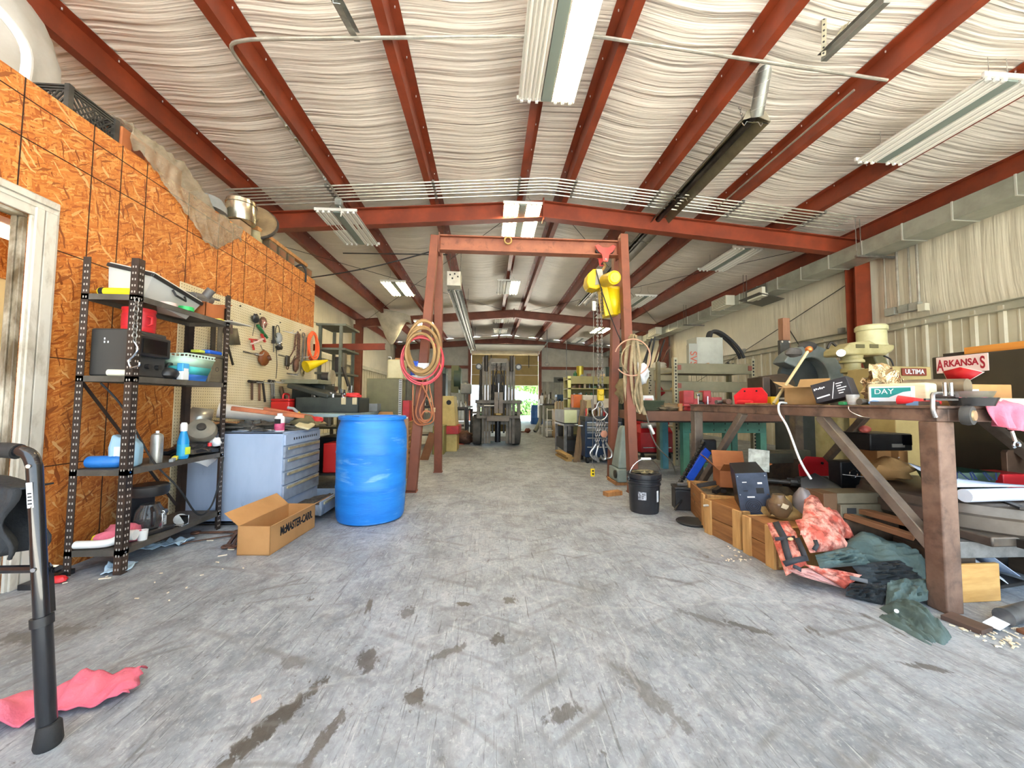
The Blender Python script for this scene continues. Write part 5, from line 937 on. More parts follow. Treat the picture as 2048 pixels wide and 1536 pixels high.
# steel rack and channel beyond the pegboard
o_ = V((-2.35, 5.8, 0)); t = thing('steel_rack', 'grey steel storage rack standing beyond the pegboard', 'rack', o_)
for x in (-2.5, -2.2):
    for y in (5.6, 6.1): B(o_).bb(x-.02, x+.02, y-.02, y+.02, 0, 2.15).make('post', mat('grey_green_steel', '#6d705f', '#565949', 5, .5), t)
for z in (.6, 1.4, 1.76, 2.12): B(o_).bb(-2.55, -2.12, 5.56, 6.14, z, z+.03).make('shelf_plate', mat('grey_green_steel'), t)
a, c = V((-2.9, 5.95, 1.84)), V((-1.62, 5.85, 1.86)); one('channel_section', B(a).ext(Csec(.05, .1, .006), a, c), RUST, 'red-brown steel channel lying across the grey rack', 'channel', a)
for k, (x, z, h) in enumerate(((-2.2, 1.43, .3), (-2.3, 1.43, .25), (-2.4, .63, .4), (-2.25, .63, .35))): one('rack_part', B().box((0, 0, h/2), (.08, .1, h), None), (mat('dusty_brown_metal'), IRON, GREYP, RUSTY)[k], ['brown block on the grey rack upper shelf', 'dark block on the grey rack upper shelf', 'grey block on the grey rack lower shelf', 'rusty block on the grey rack lower shelf'][k], 'part', (x, 5.7+.1*(k % 2), z), bev=.006)
one('black_bar', B().bar((0, 0, 0), (.18, -.05, -.5), .05, .02), BLACKP, 'black bar leaning on the grey rack beyond the funnel', 'bar', (-2.13, 5.52, 1.5))
# ---------------- steel A-frame gantry and its hoist ----------------
GRU = mat('rusty_oxide_beam', '#7d4630', '#91573c', 3.5, .6, dirt='#512417', ds=11, da=.34); GRL = mat('brown_oxide_leg', '#6d3c2b', '#7d4833', 3, .6, dirt='#4b2d24', ds=5, da=.3)
GB, GZ = 4.8, 2.99
o_ = V((.52, GB, 0)); gantry = t = thing('gantry_frame', 'rusty red steel A-frame gantry spanning the aisle', 'gantry', o_)
B(o_).ext([(a, c) for a, c in Isec(.12, .2, .014)], (-.66, GB, GZ+.085), (1.70, GB, GZ+.085)).make('beam', GRU, t)
for k in range(2): B(o_).bb((-.668, 1.70)[k], (-.656, 1.712)[k], GB-.09, GB+.09, GZ-.06, GZ+.2).make('end_plate', GRL, t)
for (x0, y0, x1, y1, zt_) in ((-.85, 4.25, -.72, GB-.03, 3.15), (-.716, 5.42, -.69, GB+.1, 3.02), (1.63, 4.12, 1.765, GB-.06, 3.24), (1.667, 4.95, 1.735, GB+.1, 3.1)):
    B(o_).bar((x0, y0, .012), (x1, y1, zt_), .105, .105, (0, 1, .2)).make('leg', GRL, t, bev=.006)
    B(o_).bb(x0-.06, x0+.06, y0-.06, y0+.06, 0, .014).make('foot_plate', GRL, t)
p = at(1016, 481, GB-.07); B(o_).ring(p, .045, .012, (0, 1, 0)).make('lifting_eye', mat('brassy_iron', '#a88a52', r=.5, met=.5), t)
t = thing('beam_trolley', 'red push trolley riding on the right end of the gantry beam', 'trolley', (1.52, GB, GZ))
TR = mat('trolley_red', '#c8493f', '#a9372f', 6, .5)
for s_ in (-1, 1): B().prism([(-.14, .09), (-.1, .11), (-.04, .07), (.04, .07), (.1, .11), (.14, .09), (.1, .02), (.05, -.02), (.03, -.12), (-.03, -.12), (-.05, -.02), (-.1, .02)], .014, (0, s_*.085, .0), rot(90)).make('side_plate', TR, t, bev=.003)
for s_ in (-1, 1):
    for x in (-.09, .09): B().cyl((x, s_*.068, .04), (x, s_*.02, .04), .035, n=16).make('wheel', IRON, t)
B().cyl((0, -.1, -.09), (0, .1, -.09), .014).make('load_pin', STEEL, t)
h0 = V((1.45, GB, GZ-.12)); t = thing('electric_hoist', 'yellow electric chain hoist hanging from the red trolley', 'hoist', h0)
YH = mat('hoist_yellow', '#d9b90c', '#bfa00a', 5, .42, dirt='#8a7a1c', ds=5, da=.25)
B(h0).tube([h0+V((.07, 0, .03)), h0+V((.09, 0, -.02)), h0+V((.07, 0, -.06)), h0+V((.04, 0, -.1)), h0+V((.04, 0, -.16))], .018, 8, sp=4).make('suspension_hook', mat('hook_brown', '#8a6a3a', r=.5, met=.4), t)
hb = at(1190, 562, GB); B(h0).prism([(-.13, -.05), (-.11, .06), (-.04, .13), (.06, .13), (.09, .05), (.09, -.1), (.0, -.14), (-.1, -.12)], .2, hb+V((-.01, 0, 0)), rot(90)).make('gear_housing', YH, t, bev=.012)
B(h0).prism([(-.05, -.1), (-.03, .12), (.05, .12), (.08, -.08)], .215, hb+V((.02, 0, .01)), rot(90)).make('grey_band', mat('hoist_grey', '#9a988c', r=.5), t, bev=.01)
a, c = at(1210, 562, GB-.08), at(1229, 555, GB-.42); B(h0).cyl(a, c, .085, n=24).make('motor_housing', YH, t, bev=.008); B(h0).cyl(c, c+(c-a).normalized()*.02, .075, .06, n=24).cyl(c+(c-a).normalized()*.02, c+(c-a).normalized()*.028, .03, n=16).make('motor_cap', mat('bright_yellow', '#f0cf10', r=.4), t)
q = [at(x, y, GB) for x, y in ((1197, 574), (1240, 578), (1236, 630), (1206, 636))]
b = B(h0); vs = [p+V((0, dy, 0)) for dy in (-.1, .08) for p in q]; b.add(vs, [(3, 2, 1, 0), (4, 5, 6, 7), (0, 1, 5, 4), (1, 2, 6, 5), (2, 3, 7, 6), (3, 0, 4, 7)]); b.make('chain_container', YH, t, bev=.006)
q = [at(x, y, GB-.105) for x, y in ((1215, 574), (1239, 579), (1236, 629), (1227, 629))]; B(h0).add(q, [(3, 2, 1, 0)]).make('bright_panel', mat('bright_yellow'), t, sol=.004)
hk = at(1201, 790, GB)
for x in (1194, 1202): B(h0).chain(at(x, 585, GB-.02), at(x+3, 775, GB), .034, .0055).make('load_chain', mat('chain_steel', '#8d8a84', r=.4, met=.8), t)
B(h0).chain(at(1203, 575, GB-.13), at(1206, 628, GB-.13), .03, .005).make('slack_chain', IRON, t)
B(h0).box(hk, (.085, .06, .15)).cyl(hk+V((-.0, -.04, .03)), hk+V((0, .04, .03)), .04, n=16).make('hook_block', YH, t, bev=.012); B(h0).tube([hk+V((0, 0, -.07)), hk+V((.02, 0, -.1)), hk+V((.03, 0, -.13)), hk+V((0, 0, -.16)), hk+V((-.03, 0, -.14))], .01, 8, sp=4).make('hook', STEEL, t)
pc = at(1185, 945, GB); pu = at(1187, 585, GB)
B(h0).tube([pu, pu*.5+pc*.5+V((.005, 0, 0)), pc+V((0, 0, .12))], .005, 6, sp=6).make('pendant_cord', mat('grey_cord'), t); B(h0).tube([pc+V((-.035, 0, .05)), pc+V((0, 0, .125)), pc+V((.035, 0, .05))], .004, 5).make('pendant_bail', CHROME, t)
pd = B(h0).box(pc, (.05, .04, .1)).make('pendant_control', mat('bright_yellow'), t, bev=.008)
for z in (.025, -.015): B(h0).cyl(pc+V((0, -.018, z)), pc+V((0, -.026, z)), .013, n=12).make('button', INK, pd)
B(h0).box(at(1188, 612, GB), (.05, .03, .13)).make('cord_weight', mat('pale_weight', '#d9d7c4', r=.5), t, bev=.01)
B(h0).tube([at(1192, 540, GB-.12), at(1200, 570, GB-.13), at(1215, 615, GB-.12), at(1232, 660, GB-.1), at(1246, 692, GB-.15), at(1252, 720, GB-.3)], .007, 6, sp=5).make('power_cord', RUBBER, t)
t = thing('chain_sling', 'steel chain sling with clustered hooks hanging from the yellow hook block', 'chain', hk-V((0, 0, .15)))
o_ = t.location.copy(); ms = mat('bright_chain', '#a9a8a6', r=.3, met=.85)
b = B(o_); r0 = at(1200, 822, GB); b.tube([r0+V((.105*sin(a)*(.55 if cos(a) > 0 else 1)*(.5+.5*min(1, 1-cos(a)*.6)), 0, .125*cos(a))) for a in [2*pi*k/20 for k in range(20)]], .009, 8, True); b.make('master_ring', ms, t)
for k, (x, xb, yb) in enumerate(((1194, 1192, 888), (1199, 1196, 892), (1203, 1206, 888), (1208, 1212, 886))):
    a, c = at(x, 840, GB+.02*(k-1.5)), at(xb, yb, GB+.03*(k-1.5)); B(o_).chain(a, c, .045, .007).make('sling_leg', ms, t)
    B(o_).tube([c, c+V((.02*(k-1.5), 0, -.05)), c+V((.05*(k-1.5), 0, -.12)), c+V((.03*(k-1.5)+.02, 0, -.19)), c+V((.0, 0, -.2)), c+V((-.03, 0, -.15))], .014, 8, sp=4).make('sling_hook', ms, t)
p = at(1208, 868, GB-.06); B(o_).lathe([(0, -.01), (.045, -.008), (.045, .008), (0, .01)], p, rot(90, 0, 0)).make('brass_tag', mat('copper_tag', '#b07a62', r=.35, met=.6), t)
# hoses and cords on the left leg
ROPE = mat('tan_hose', '#a58455', '#82653c', 6, .6); PKH = mat('red_air_hose', '#d8525a', '#c43f48', 5, .4); BRC = mat('brown_cord_loop', '#a9673f', '#8f5433', 6, .5)
p = at(847, 690, 4.36); b = B(p)
for k in range(7): b.ring(p+V((.01*(k % 3), -.03-.028*k, -.02*k)), .165+.012*(k % 3), .017, (0.05*(k-3), 1, 0), 26, 6, sq=1.75-.07*k)
one('hose_coil', b, ROPE, 'thick tan hose coil hung on the left gantry legs', 'hose', p)
p = at(846, 722, 4.32); b = B(p)
for k, (R_, sq, dx) in enumerate(((.24, 1.15, 0), (.225, 1.2, .01), (.215, 1.1, -.015))): b.ring(p+V((dx, -.05-.02*k, .01*k)), R_, .011, (.03*k, 1, 0), 34, 6, sq=sq)
b.tube([at(868, 700, 4.25), at(874, 716, 4.25), at(881, 732, 4.25)], .011, 6, sp=4)
o = one('air_hose', b, PKH, 'red air hose looped round the tan hose coil', 'hose', p); B(p).cyl(at(880, 730, 4.25), at(882, 736, 4.25), .014).make('brass_fitting', mat('brass', '#a5793a'), o)
p = at(852, 790, 4.34); b = B(p)
for k, pts in enumerate((((846, 760), (836, 800), (832, 830), (846, 848), (866, 842), (866, 815), (858, 770)), ((854, 760), (852, 790), (840, 820), (846, 840), (860, 838), (862, 826), (850, 822), (842, 832)), ((826, 770), (826, 830), (834, 848), (850, 850)), ((842, 765), (858, 800), (864, 830), (852, 845), (838, 838)))): b.tube([at(x, y, 4.30-.012*k) for x, y in pts], .0095, 6, sp=6)
one('extension_cord', b, BRC, 'brown cord in long loops on the left front gantry leg', 'cord', p)
p = at(843, 742, 4.34); t = thing('plastic_pack', 'blue and white plastic packet tucked behind the hoses', 'packet', p); B(p).grid(lambda u, v: at(822+36*u, 726+33*v, 4.32)+V((0, .02*noise.noise(V((u*6, v*5, 1))), 0)), 12, 12).make('white_film', WPL, t, sol=.006); B(p).grid(lambda u, v: at(821+(16-6*v)*u, 722+28*v, 4.305)+V((0, .02*noise.noise(V((u*6, v*5, 3))), 0)), 8, 8).make('blue_print', mat('print_blue', '#2a4fb0', r=.4), t, sol=.004)
p = at(858, 815, 4.9); t = thing('tag_cluster', 'cream plugs and tags hanging behind the left front gantry leg', 'plug', p)
for x, y in ((862, 800), (868, 820), (853, 822)): B(p).box(at(x, y, 4.9), (.035, .03, .06)).make('plug', mat('cream_tag', '#cbb487', '#b39a6c', 6, .5), t, bev=.006)
# straps on the right legs
STR = mat('webbing_tan', '#a2906f', '#7d6c4e', 9, .85, dirt='#5c4d36', ds=12, da=.3)
def strap(pts, w_, lab, m=STR, Y=4.34):
    P_ = spline([at(x, y, Y) for x, y in pts], 6); p = P_[0]; b = B(p); n = len(P_)
    vs = []
    for i, q in enumerate(P_):
        tw = .35*sin(i*.33+w_*90); vs += [q+V((-w_/2*cos(tw), -w_/2*sin(tw), 0)), q+V((w_/2*cos(tw), w_/2*sin(tw), 0))]
    b.add(vs, [(2*i, 2*i+1, 2*i+3, 2*i+2) for i in range(n-1)]); return one('webbing_strap', b, m, lab, 'strap', p, sol=.006)
strap(((1262, 672), (1254, 700), (1250, 760), (1256, 810), (1258, 850)), .05, 'long tan strap hanging lowest on the right gantry leg', Y=4.3)
strap(((1264, 668), (1270, 720), (1276, 780), (1284, 815), (1290, 830)), .05, 'wide tan strap on the outer side of the right gantry leg', Y=4.28)
strap(((1268, 668), (1262, 730), (1266, 790), (1276, 825), (1284, 810), (1278, 750)), .035, 'folded tan strap looping back up the right gantry leg', Y=4.26)
strap(((1272, 670), (1280, 730), (1270, 790), (1280, 828)), .03, 'narrow tan strap crossing the folded strap', Y=4.24)
b = B(); p = at(1265, 715, 4.24)
one('clear_hose', B(p).ring(p, .215, .008, (0, 1, .1), 34, 6, 0.3, 5.6), mat('clear_hose', '#b98d74', r=.3), 'thin clear hose loop around the right gantry leg', 'hose', p)
one('clear_hose', B(p).ring(p+V((.08, .04, -.02)), .2, .008, (0, 1, -.1), 34, 6, -.9, 1.9), STR, 'thin tan cord loop on the outer side of the right gantry leg', 'cord', p)
p = at(1244, 780, 4.9); one('canvas_cover', B(p).blob(p, (.1, .08, .16), 5, .5, 2.5, 18), CANV, 'crumpled tan canvas hung between the right gantry legs', 'cloth', p, ang=80)
p = at(1281, 748, 4.46); one('white_bag', B(p).blob(p, (.1, .06, .13), 2, .5, 2, 16), WPL, 'small white plastic bag hanging behind the straps', 'bag', p, ang=80)
p = at(1302, 860, 4.3); t = thing('plug_cord', 'grey cord with a white inline switch hanging from the straps', 'cord', p); B(p).tube([at(1288, 815, 4.3), at(1297, 845, 4.3), at(1303, 870, 4.3), at(1316, 895, 4.3), at(1342, 922, 4.35), at(1352, 948, 4.5)], .008, 6, sp=5).make('cable', mat('grey_cord'), t); B(p).bar(at(1298, 850, 4.3), at(1307, 868, 4.3), .05, .03).make('switch_box', WPL, t, bev=.006)
# machine pedestal beside the right legs
o_ = V((1.66, 4.66, 0)); t = thing('machine_pedestal', 'grey-green tapered cast pedestal between the right gantry legs', 'pedestal', (1.68, 4.62, .041)); PG = mat('grey_green_cast', '#8b9890', '#6f7d76', 4, .5, dirt='#7a6a3c', ds=4, da=.25)
B().add([(-.09, -.14, .16), (.1, -.14, .16), (.1, .14, .16), (-.09, .14, .16), (-.025, -.08, .62), (.07, -.08, .62), (.07, .08, .62), (-.025, .08, .62), (.0, -.06, .68), (.05, -.06, .68), (.05, .06, .68), (.0, .06, .68)], [(3, 2, 1, 0)]+[(k, (k+1) % 4, 4+(k+1) % 4, 4+k) for k in range(4)]+[(4+k, 4+(k+1) % 4, 8+(k+1) % 4, 8+k) for k in range(4)]+[(8, 9, 10, 11)]).make('column_body', PG, t, bev=.02)
B().bb(-.11, .12, -.17, .17, 0, .16).make('cast_base', PG, t, bev=.015); B().cyl((-.11, -.1, .09), (-.125, -.1, .09), .05, n=16).make('roller', IRON, t)
one('wood_block', B().bb(-.12, .12, -.17, .17, 0, .04), WOOD, 'flat wood block under the grey-green pedestal', 'block', (1.68, 4.66, 0))
one('wood_block', B().bb(-.1, .1, -.04, .04, 0, .045), WOOD, 'short wood offcut on the floor before the right gantry leg', 'block', (1.36, 4.02, 0), 20)
# ---------------- forklift ----------------
FK = mat('forklift_grey', '#645d50', '#48423a', 6, .5, .3, dirt='#382f26', ds=6, da=.35); FD = mat('forklift_dark', '#3a3631', '#2a2825', 6, .5, .3); TY = mat('dusty_tyre', '#5d5850', '#4a463f', 8, .85, bump=.2); FB = mat('forklift_yellow', '#a98d45', '#8d7436', 4, .5)
fx, fy = .19, 8.5; o_ = V((fx, fy, 0)); t = thing('forklift', 'old grey forklift facing the camera in the middle of the aisle', 'forklift', o_)
for s_ in (-1, 1):
    w_ = B(o_).lathe([(.16, -.1), (.33, -.1), (.36, -.08), (.365, 0), (.36, .08), (.33, .1), (.16, .1)], (fx+s_*.46, fy+.4, .365), rot(0, 90, 0), 32).make('front_tyre', TY, t)
    B(o_).lathe([(0, -.06), (.16, -.06), (.17, .06), (0, .06)], (fx+s_*.46, fy+.4, .365), rot(0, 90, 0), 24).make('hub', FD, w_)
    B(o_).lathe([(.0, -.08), (.24, -.08), (.25, .08), (0, .08)], (fx+s_*.42, fy+2.0, .25), rot(0, 90, 0), 24).make('rear_tyre', TY, t)
    for k, (dx, h, mm) in enumerate(((.345, 2.05, FK), (.275, 2.03, FK), (.205, 1.98, FK))):
        B(o_).ext(Csec(.06, .1, .016), (fx+.03+s_*dx, fy+.02+.03*k, .07), (fx+.03+s_*dx, fy+.02+.03*k, h), (0, 1, 0)).make('mast_rail', mm, t)
    B(o_).cyl((fx+.03+s_*.29, fy-.04, 1.72), (fx+.03+s_*.29, fy-.04, 2.08), .045, n=14).make('chain_roller', FD, t)
    B(o_).cyl((fx+.03+s_*.13, fy+.08, .3), (fx+.03+s_*.13, fy+.08, 1.85), .022, n=10).make('lift_rod', FD, t)
    B(o_).bb(fx+.03+s_*.46-.04, fx+.03+s_*.46+.04, fy-.06, fy, .66, 1.04).make('carriage_side', FK, t, bev=.006)
    B(o_).bar((fx+s_*.42, fy+.5, .75), (fx+s_*.4, fy+.75, 1.82), .05, .06).make('guard_post', FD, t); B(o_).bar((fx+s_*.4, fy+1.6, .9), (fx+s_*.4, fy+1.5, 2.0), .05, .06).make('guard_post', FD, t)
    B(o_).lathe([(0, 0), (.05, 0), (.075, .06), (.075, .09), (0, .09)], (fx+.03+s_*.46, fy+.12, 1.83), rot(90)).make('head_lamp', FD, t); B(o_).cyl((fx+.03+s_*.46, fy+.025, 1.83), (fx+.03+s_*.46, fy+.03, 1.83), .045).make('lamp_lens', mat('lens_grey', '#8d8d86', r=.2), t)
    B(o_).bb(fx+s_*.46-.13, fx+s_*.46+.13, fy+.1, fy+.85, .74, .78).make('fender', FK, t, bev=.01)
    B(o_).tube([(fx+.03+s_*.1, fy-.02, 1.0), (fx+.03+s_*.12, fy-.05, 1.4), (fx+.03+s_*.06, fy-.02, 1.72)], .014, 8, sp=4).make('hydraulic_hose', RUBBER, t)
for z0, z1, x0, x1, n in ((.98, 1.06, -.5, .56, 'carriage_bar'), (.64, .71, -.46, .52, 'carriage_bar'), (.90, .95, -.42, .1, 'sideshift_cylinder')): B(o_).bb(fx+x0, fx+x1, fy-.09, fy-.02, z0, z1).make(n, FK, t, bev=.006)
B(o_).cyl((fx-.3, fy-.1, .93), (fx-.02, fy-.1, .93), .016, n=10).make('chrome_rod', CHROME, t)
B(o_).bb(fx+.03-.1, fx+.03-.005, fy-.12, fy-.02, .76, 1.24).bb(fx+.03+.005, fx+.03+.1, fy-.12, fy-.02, .76, 1.24).make('fork_shank', mat('fork_steel', '#6e6458', '#574e44', 6, .5, .5), t, bev=.004)
B(o_).bb(fx-.24, fx+.28, fy-.12, fy-.05, .58, .68).make('lower_clamp', mat('fork_steel'), t, bev=.005); B(o_).bb(fx-.03, fx+.09, fy-.14, fy-.1, .72, .76).make('yellow_stop', FB, t, bev=.004)
for z in (1.93, 1.75, .12, .5): B(o_).bb(fx+.03-.2, fx+.03+.2, fy+.06, fy+.13, z, z+.1).make('mast_crossbar', FK, t)
B(o_).cyl((fx+.02, fy+.02, .1), (fx+.02, fy+.02, .62), .065, n=18).make('lift_cylinder', mat('gloss_dark', '#1d2026', r=.25, met=.3), t); B(o_).cyl((fx+.03, fy-.0, 1.0), (fx+.03, fy-.0, 1.45), .02, n=12).make('piston', CHROME, t)
B(o_).prism([(-.06, -.1), (-.1, .02), (-.06, .14), (0, .2), (.06, .14), (.1, .02), (.06, -.1)], .06, (fx+.03, fy+.02, 1.48), rot(90)).make('chain_yoke', FD, t, bev=.006)
for x in (-.05, .05): B(o_).chain((fx+.03+x, fy-.02, .8), (fx+.03+x, fy-.01, 1.9), .05, .008).make('lift_chain', IRON, t)
B(o_).bb(fx-.34, fx+.34, fy+.55, fy+2.3, .3, .85).make('chassis', FB, t, bev=.04); B(o_).bb(fx-.4, fx+.4, fy+1.9, fy+2.45, .3, 1.0).make('counterweight', FD, t, bev=.06); B(o_).bb(fx-.2, fx+.2, fy+1.3, fy+1.75, .85, 1.05).bb(fx-.2, fx+.2, fy+1.68, fy+1.78, 1.05, 1.5).make('seat', BLACKP, t, bev=.03)
B(o_).ring((fx-.0, fy+.95, 1.22), .16, .014, (0, -.7, .7), 24, 6).make('steering_wheel', BLACKP, t)
for k in range(7): B(o_).bar((fx-.38, fy+.75+k*.14, 2.0-.0*k), (fx+.38, fy+.75+k*.14, 2.0), .03, .03).make('guard_bar', FD, t)
# ---------------- far overhead door ----------------
TAN = mat('tan_door_insulation', '#a8915c', '#94804e', 2, .7, dirt='#6f5d38', ds=3, da=.22)
o_ = V(((DX0+DX1)/2, YB-.1, 0)); t = thing('overhead_door', 'half-raised tan overhead door in the far wall', 'door', o_)
for k in range(3):
    z0 = 1.97+k*.56; B(o_).bb(DX0+.03, DX1-.03, YB-.16, YB-.1, z0+.01, z0+.55).make('door_section', TAN, t, bev=.008)
for z in (2.53, 3.09): B(o_).bb(DX0+.03, DX1-.03, YB-.175, YB-.155, z-.012, z+.022).make('section_rail', mat('pale_rail', '#d3d0c4', r=.4), t)
for x in (.1, 1.35, 2.2): B(o_).bb(x-.02, x+.02, YB-.18, YB-.16, 2.95, 3.65).make('stile', IRON, t)
B(o_).bb(DX0+.03, DX1-.03, YB-.165, YB-.1, 1.945, 1.975).make('bottom_seal', mat('pale_rail'), t)
for x in (DX0-.02, DX1+.02): B(o_).tube([(x, YB-.12, 0), (x, YB-.12, 3.4), (x, YB-.3, 3.72), (x, YB-.7, 3.85), (x, YB-3.2, 3.9)], .03, 6, sp=3).make('door_track', GALV, t)
B(o_).bb(DX0, DX1, YB-2.6, YB-.6, 3.83, 3.88).make('raised_section', mat('pale_section', '#66645b', r=.5), t)
t = thing('wind_girt_sign', 'grey plate fixed on the far wall right of the door', 'plate', (4.0, YB-.05, 2.3)); B().box((.0, 0, 0), (.75, .02, .3)).make('plate', mat('grey_plate', '#6b6f66', '#585b53', 5, .5), t); B().blob((.05, -.012, 0), (.22, .005, .07), 3, .5, 3, 14).make('dark_mark', INK, t)
# outdoors beyond the far door
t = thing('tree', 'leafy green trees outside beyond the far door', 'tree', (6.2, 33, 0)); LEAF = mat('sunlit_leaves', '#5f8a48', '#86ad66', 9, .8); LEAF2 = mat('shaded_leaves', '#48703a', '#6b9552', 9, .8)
b = B()
for k in range(2600):
    a_, e = rnd.random()*2*pi, rnd.random(); d = V((cos(a_)*3.6*sqrt(e), sin(a_)*1.6*sqrt(e), (rnd.random()-.35)*3.2*sqrt(max(0, 1-e*.8)))); c = V((-.8, 0, 2.9))+d; q = rot(rnd.random()*180, rnd.random()*180, rnd.random()*180)
    b.add([c+q @ V((-.2, 0, 0)), c+q @ V((0, .11, 0)), c+q @ V((.2, 0, 0)), c+q @ V((0, -.11, 0))], [(0, 1, 2, 3)])
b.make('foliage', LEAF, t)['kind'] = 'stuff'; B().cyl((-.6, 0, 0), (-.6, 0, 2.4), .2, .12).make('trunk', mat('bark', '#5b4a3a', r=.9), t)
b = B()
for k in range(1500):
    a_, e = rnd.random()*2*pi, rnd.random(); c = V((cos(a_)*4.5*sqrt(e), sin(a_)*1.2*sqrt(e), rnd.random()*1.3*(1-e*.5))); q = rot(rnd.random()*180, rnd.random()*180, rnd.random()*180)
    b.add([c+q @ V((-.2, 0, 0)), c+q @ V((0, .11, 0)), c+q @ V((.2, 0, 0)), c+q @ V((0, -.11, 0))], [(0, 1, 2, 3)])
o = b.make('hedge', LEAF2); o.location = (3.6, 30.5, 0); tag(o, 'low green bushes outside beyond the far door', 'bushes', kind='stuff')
p = G(1067, 846); t = thing('plastic_drum', 'blue drum standing at the far door opening', 'drum', (p.x+.05, 17.6, 0)); B().lathe([(.28, 0), (.3, .05), (.3, .3), (.31, .31), (.3, .32), (.3, .6), (.31, .61), (.3, .62), (.28, .86), (.29, .9), (0, .9)], n=28).make('body', mat('deep_blue_drum', '#2d62ad', '#24559c', 4, .45), t)
# ---------------- heavy steel table at the right ----------------
TBL = mat('scaly_brown_steel', '#6f5546', '#8a7060', 6, .6, .25, dirt='#453a34', ds=9, da=.4); TBR = mat('worn_grey_brown_steel', '#7c7064', '#5f554b', 6, .6, .25, dirt='#8f8064', ds=7, da=.3)
TX0, TX1, TY0, TY1, TZ = 2.2, 3.42, 1.69, 3.93, 1.0
o_ = V((TX0, TY0, 0)); t = thing('steel_table', 'heavy brown steel table with braced square legs at the right', 'table', o_)
B(o_).bb(TX0-.01, TX1, TY0-.01, TY1, TZ-.012, TZ).make('table_top', TBL, t)
B(o_).bb(TX0, TX0+.06, TY0, TY1, TZ-.078, TZ-.012).make('side_rail', TBL, t, bev=.006); B(o_).bb(TX1-.06, TX1, TY0, TY1, TZ-.078, TZ-.012).make('side_rail', TBL, t); B(o_).bb(TX0+.06, TX1-.06, TY0, TY0+.06, TZ-.078, TZ-.012).make('end_rail', TBL, t, bev=.006); B(o_).bb(TX0+.06, TX1-.06, TY1-.06, TY1, TZ-.078, TZ-.012).make('end_rail', TBL, t)
for x in (TX0, TX1-.09):
    for y in (TY0, TY1-.09): B(o_).bb(x, x+.09, y, y+.085, 0, TZ-.078).make('leg', TBL if y == TY0 else TBR, t, bev=.006)
for (y0, z0, y1, z1) in ((1.75, .29, 2.36, .925), (3.87, .09, 3.12, .925)): B(o_).bar((TX0+.03, y0, z0), (TX0+.03, y1, z1), .055, .055, (1, 0, 0)).make('brace', TBR, t, bev=.004); B(o_).bar((TX1-.03, y0, z0), (TX1-.03, y1, z1), .055, .055, (1, 0, 0)).make('brace', TBR, t, bev=.004)
B(o_).bar((TX1-.06, TY0+.03, .35), (TX1-.65, TY0+.03, .925), .055, .055, (0, 1, 0)).make('brace', TBR, t, bev=.004)
zt_ = TZ+.001
def onT(px, X): q = ax(px, 806, X); return V((X, q.y, zt_))
# things on the table, from the far end to the near end
c = onT(1500, 2.36); t = thing('red_plate', 'bright red plate with clipped corners standing on the steel table', 'plate', c, -62)
B().prism([(-.13, 0), (.14, 0), (.145, .09), (.10, .15), (-.06, .15), (-.14, .08)], .01, (0, 0, .0), rot(90)).make('plate', mat('vivid_red', '#e0202c', '#c9161f', 5, .45), t, bev=.002)
for x in (-.04, .06): B().cyl((x, -.006, .12), (x, -.008, .12), .008, n=10).make('hole', INK, t)
def lying(name, px, X, L_, r_, rz, m_, lab, cat='tool', dz=0, n=12, box=None):
    c = onT(px, X); b = B()
    if box: b.box((0, 0, box[2]/2), box)
    else: b.cyl((-L_/2, 0, r_), (L_/2, 0, r_), r_, r_*.85, n=n)
    return one(name, b, m_, lab, cat, c+V((0, 0, dz)), rz, bev=.003 if box else 0)
lying('hand_tool', 1452, 2.27, .2, .025, 70, RUSTY, 'rusty hand tool at the far end of the steel table')
lying('hand_tool', 1440, 2.24, .09, .02, 10, STEEL, 'small steel fitting at the far end of the steel table')
lying('red_grip', 1490, 2.24, .14, .02, -80, REDP, 'red tubular grip lying before the bright red plate', 'grip')
lying('flat_board', 1515, 2.25, .2, .01, 95, WOOD, 'flat pale board lying before the bright red plate', 'board', box=(.22, .05, .012))
lying('yellow_block', 1545, 2.5, .1, .03, 0, YEL, 'small yellow block beside the red plate', 'block', box=(.07, .06, .07))
c = onT(1590, 2.75); t = thing('gear_casting', 'dark rusty round casting on the steel table behind the open carton', 'casting', c+V((0, .35, .0)))
B().cyl((-.05, -.02, .15), (.26, .1, .2), .13, .12, n=26).make('drum_body', mat('oily_iron', '#4b4034', '#352d26', 5, .45, .6), t); B().bb(-.12, -.04, -.12, .1, 0, .27).make('bracket', mat('oily_iron'), t, bev=.01); B().cyl((.02, -.12, .05), (.08, -.2, .05), .02).make('bolt', STEEL, t)
a, e = ax(1547, 806, 2.23), ax(1618, 699, 2.62); a.z = zt_+.008; t = thing('wooden_pole', 'pale round pole leaning up from the table with a copper knob', 'pole', a); B(a).cyl(a, e, .011, n=10).make('shaft', mat('pale_pole', '#c9b98c', '#a99868', 4, .5, .2), t); M_ = (e-a).normalized(); B(a).blob(e, (.028, .028, .028), 1, 0).make('knob', mat('copper', '#c4793f', r=.35, met=.6), t)
B(a).blob(e+V((-.03, .12, -.01)), (.07, .05, .04), 3, .2).make('dust_mop', mat('grey_mop', '#55524e', '#3f3c39', 8, .9, bump=.3), t)
c = onT(1612, 2.42); carton('open brown carton on the steel table below the leaning pole', c, -64, .2, .2, .135, mat('tan_carton', '#b08d5c', '#9c7a4c', 4, .8), (100, 60, 40, 95), name='open_carton', fd=.09)
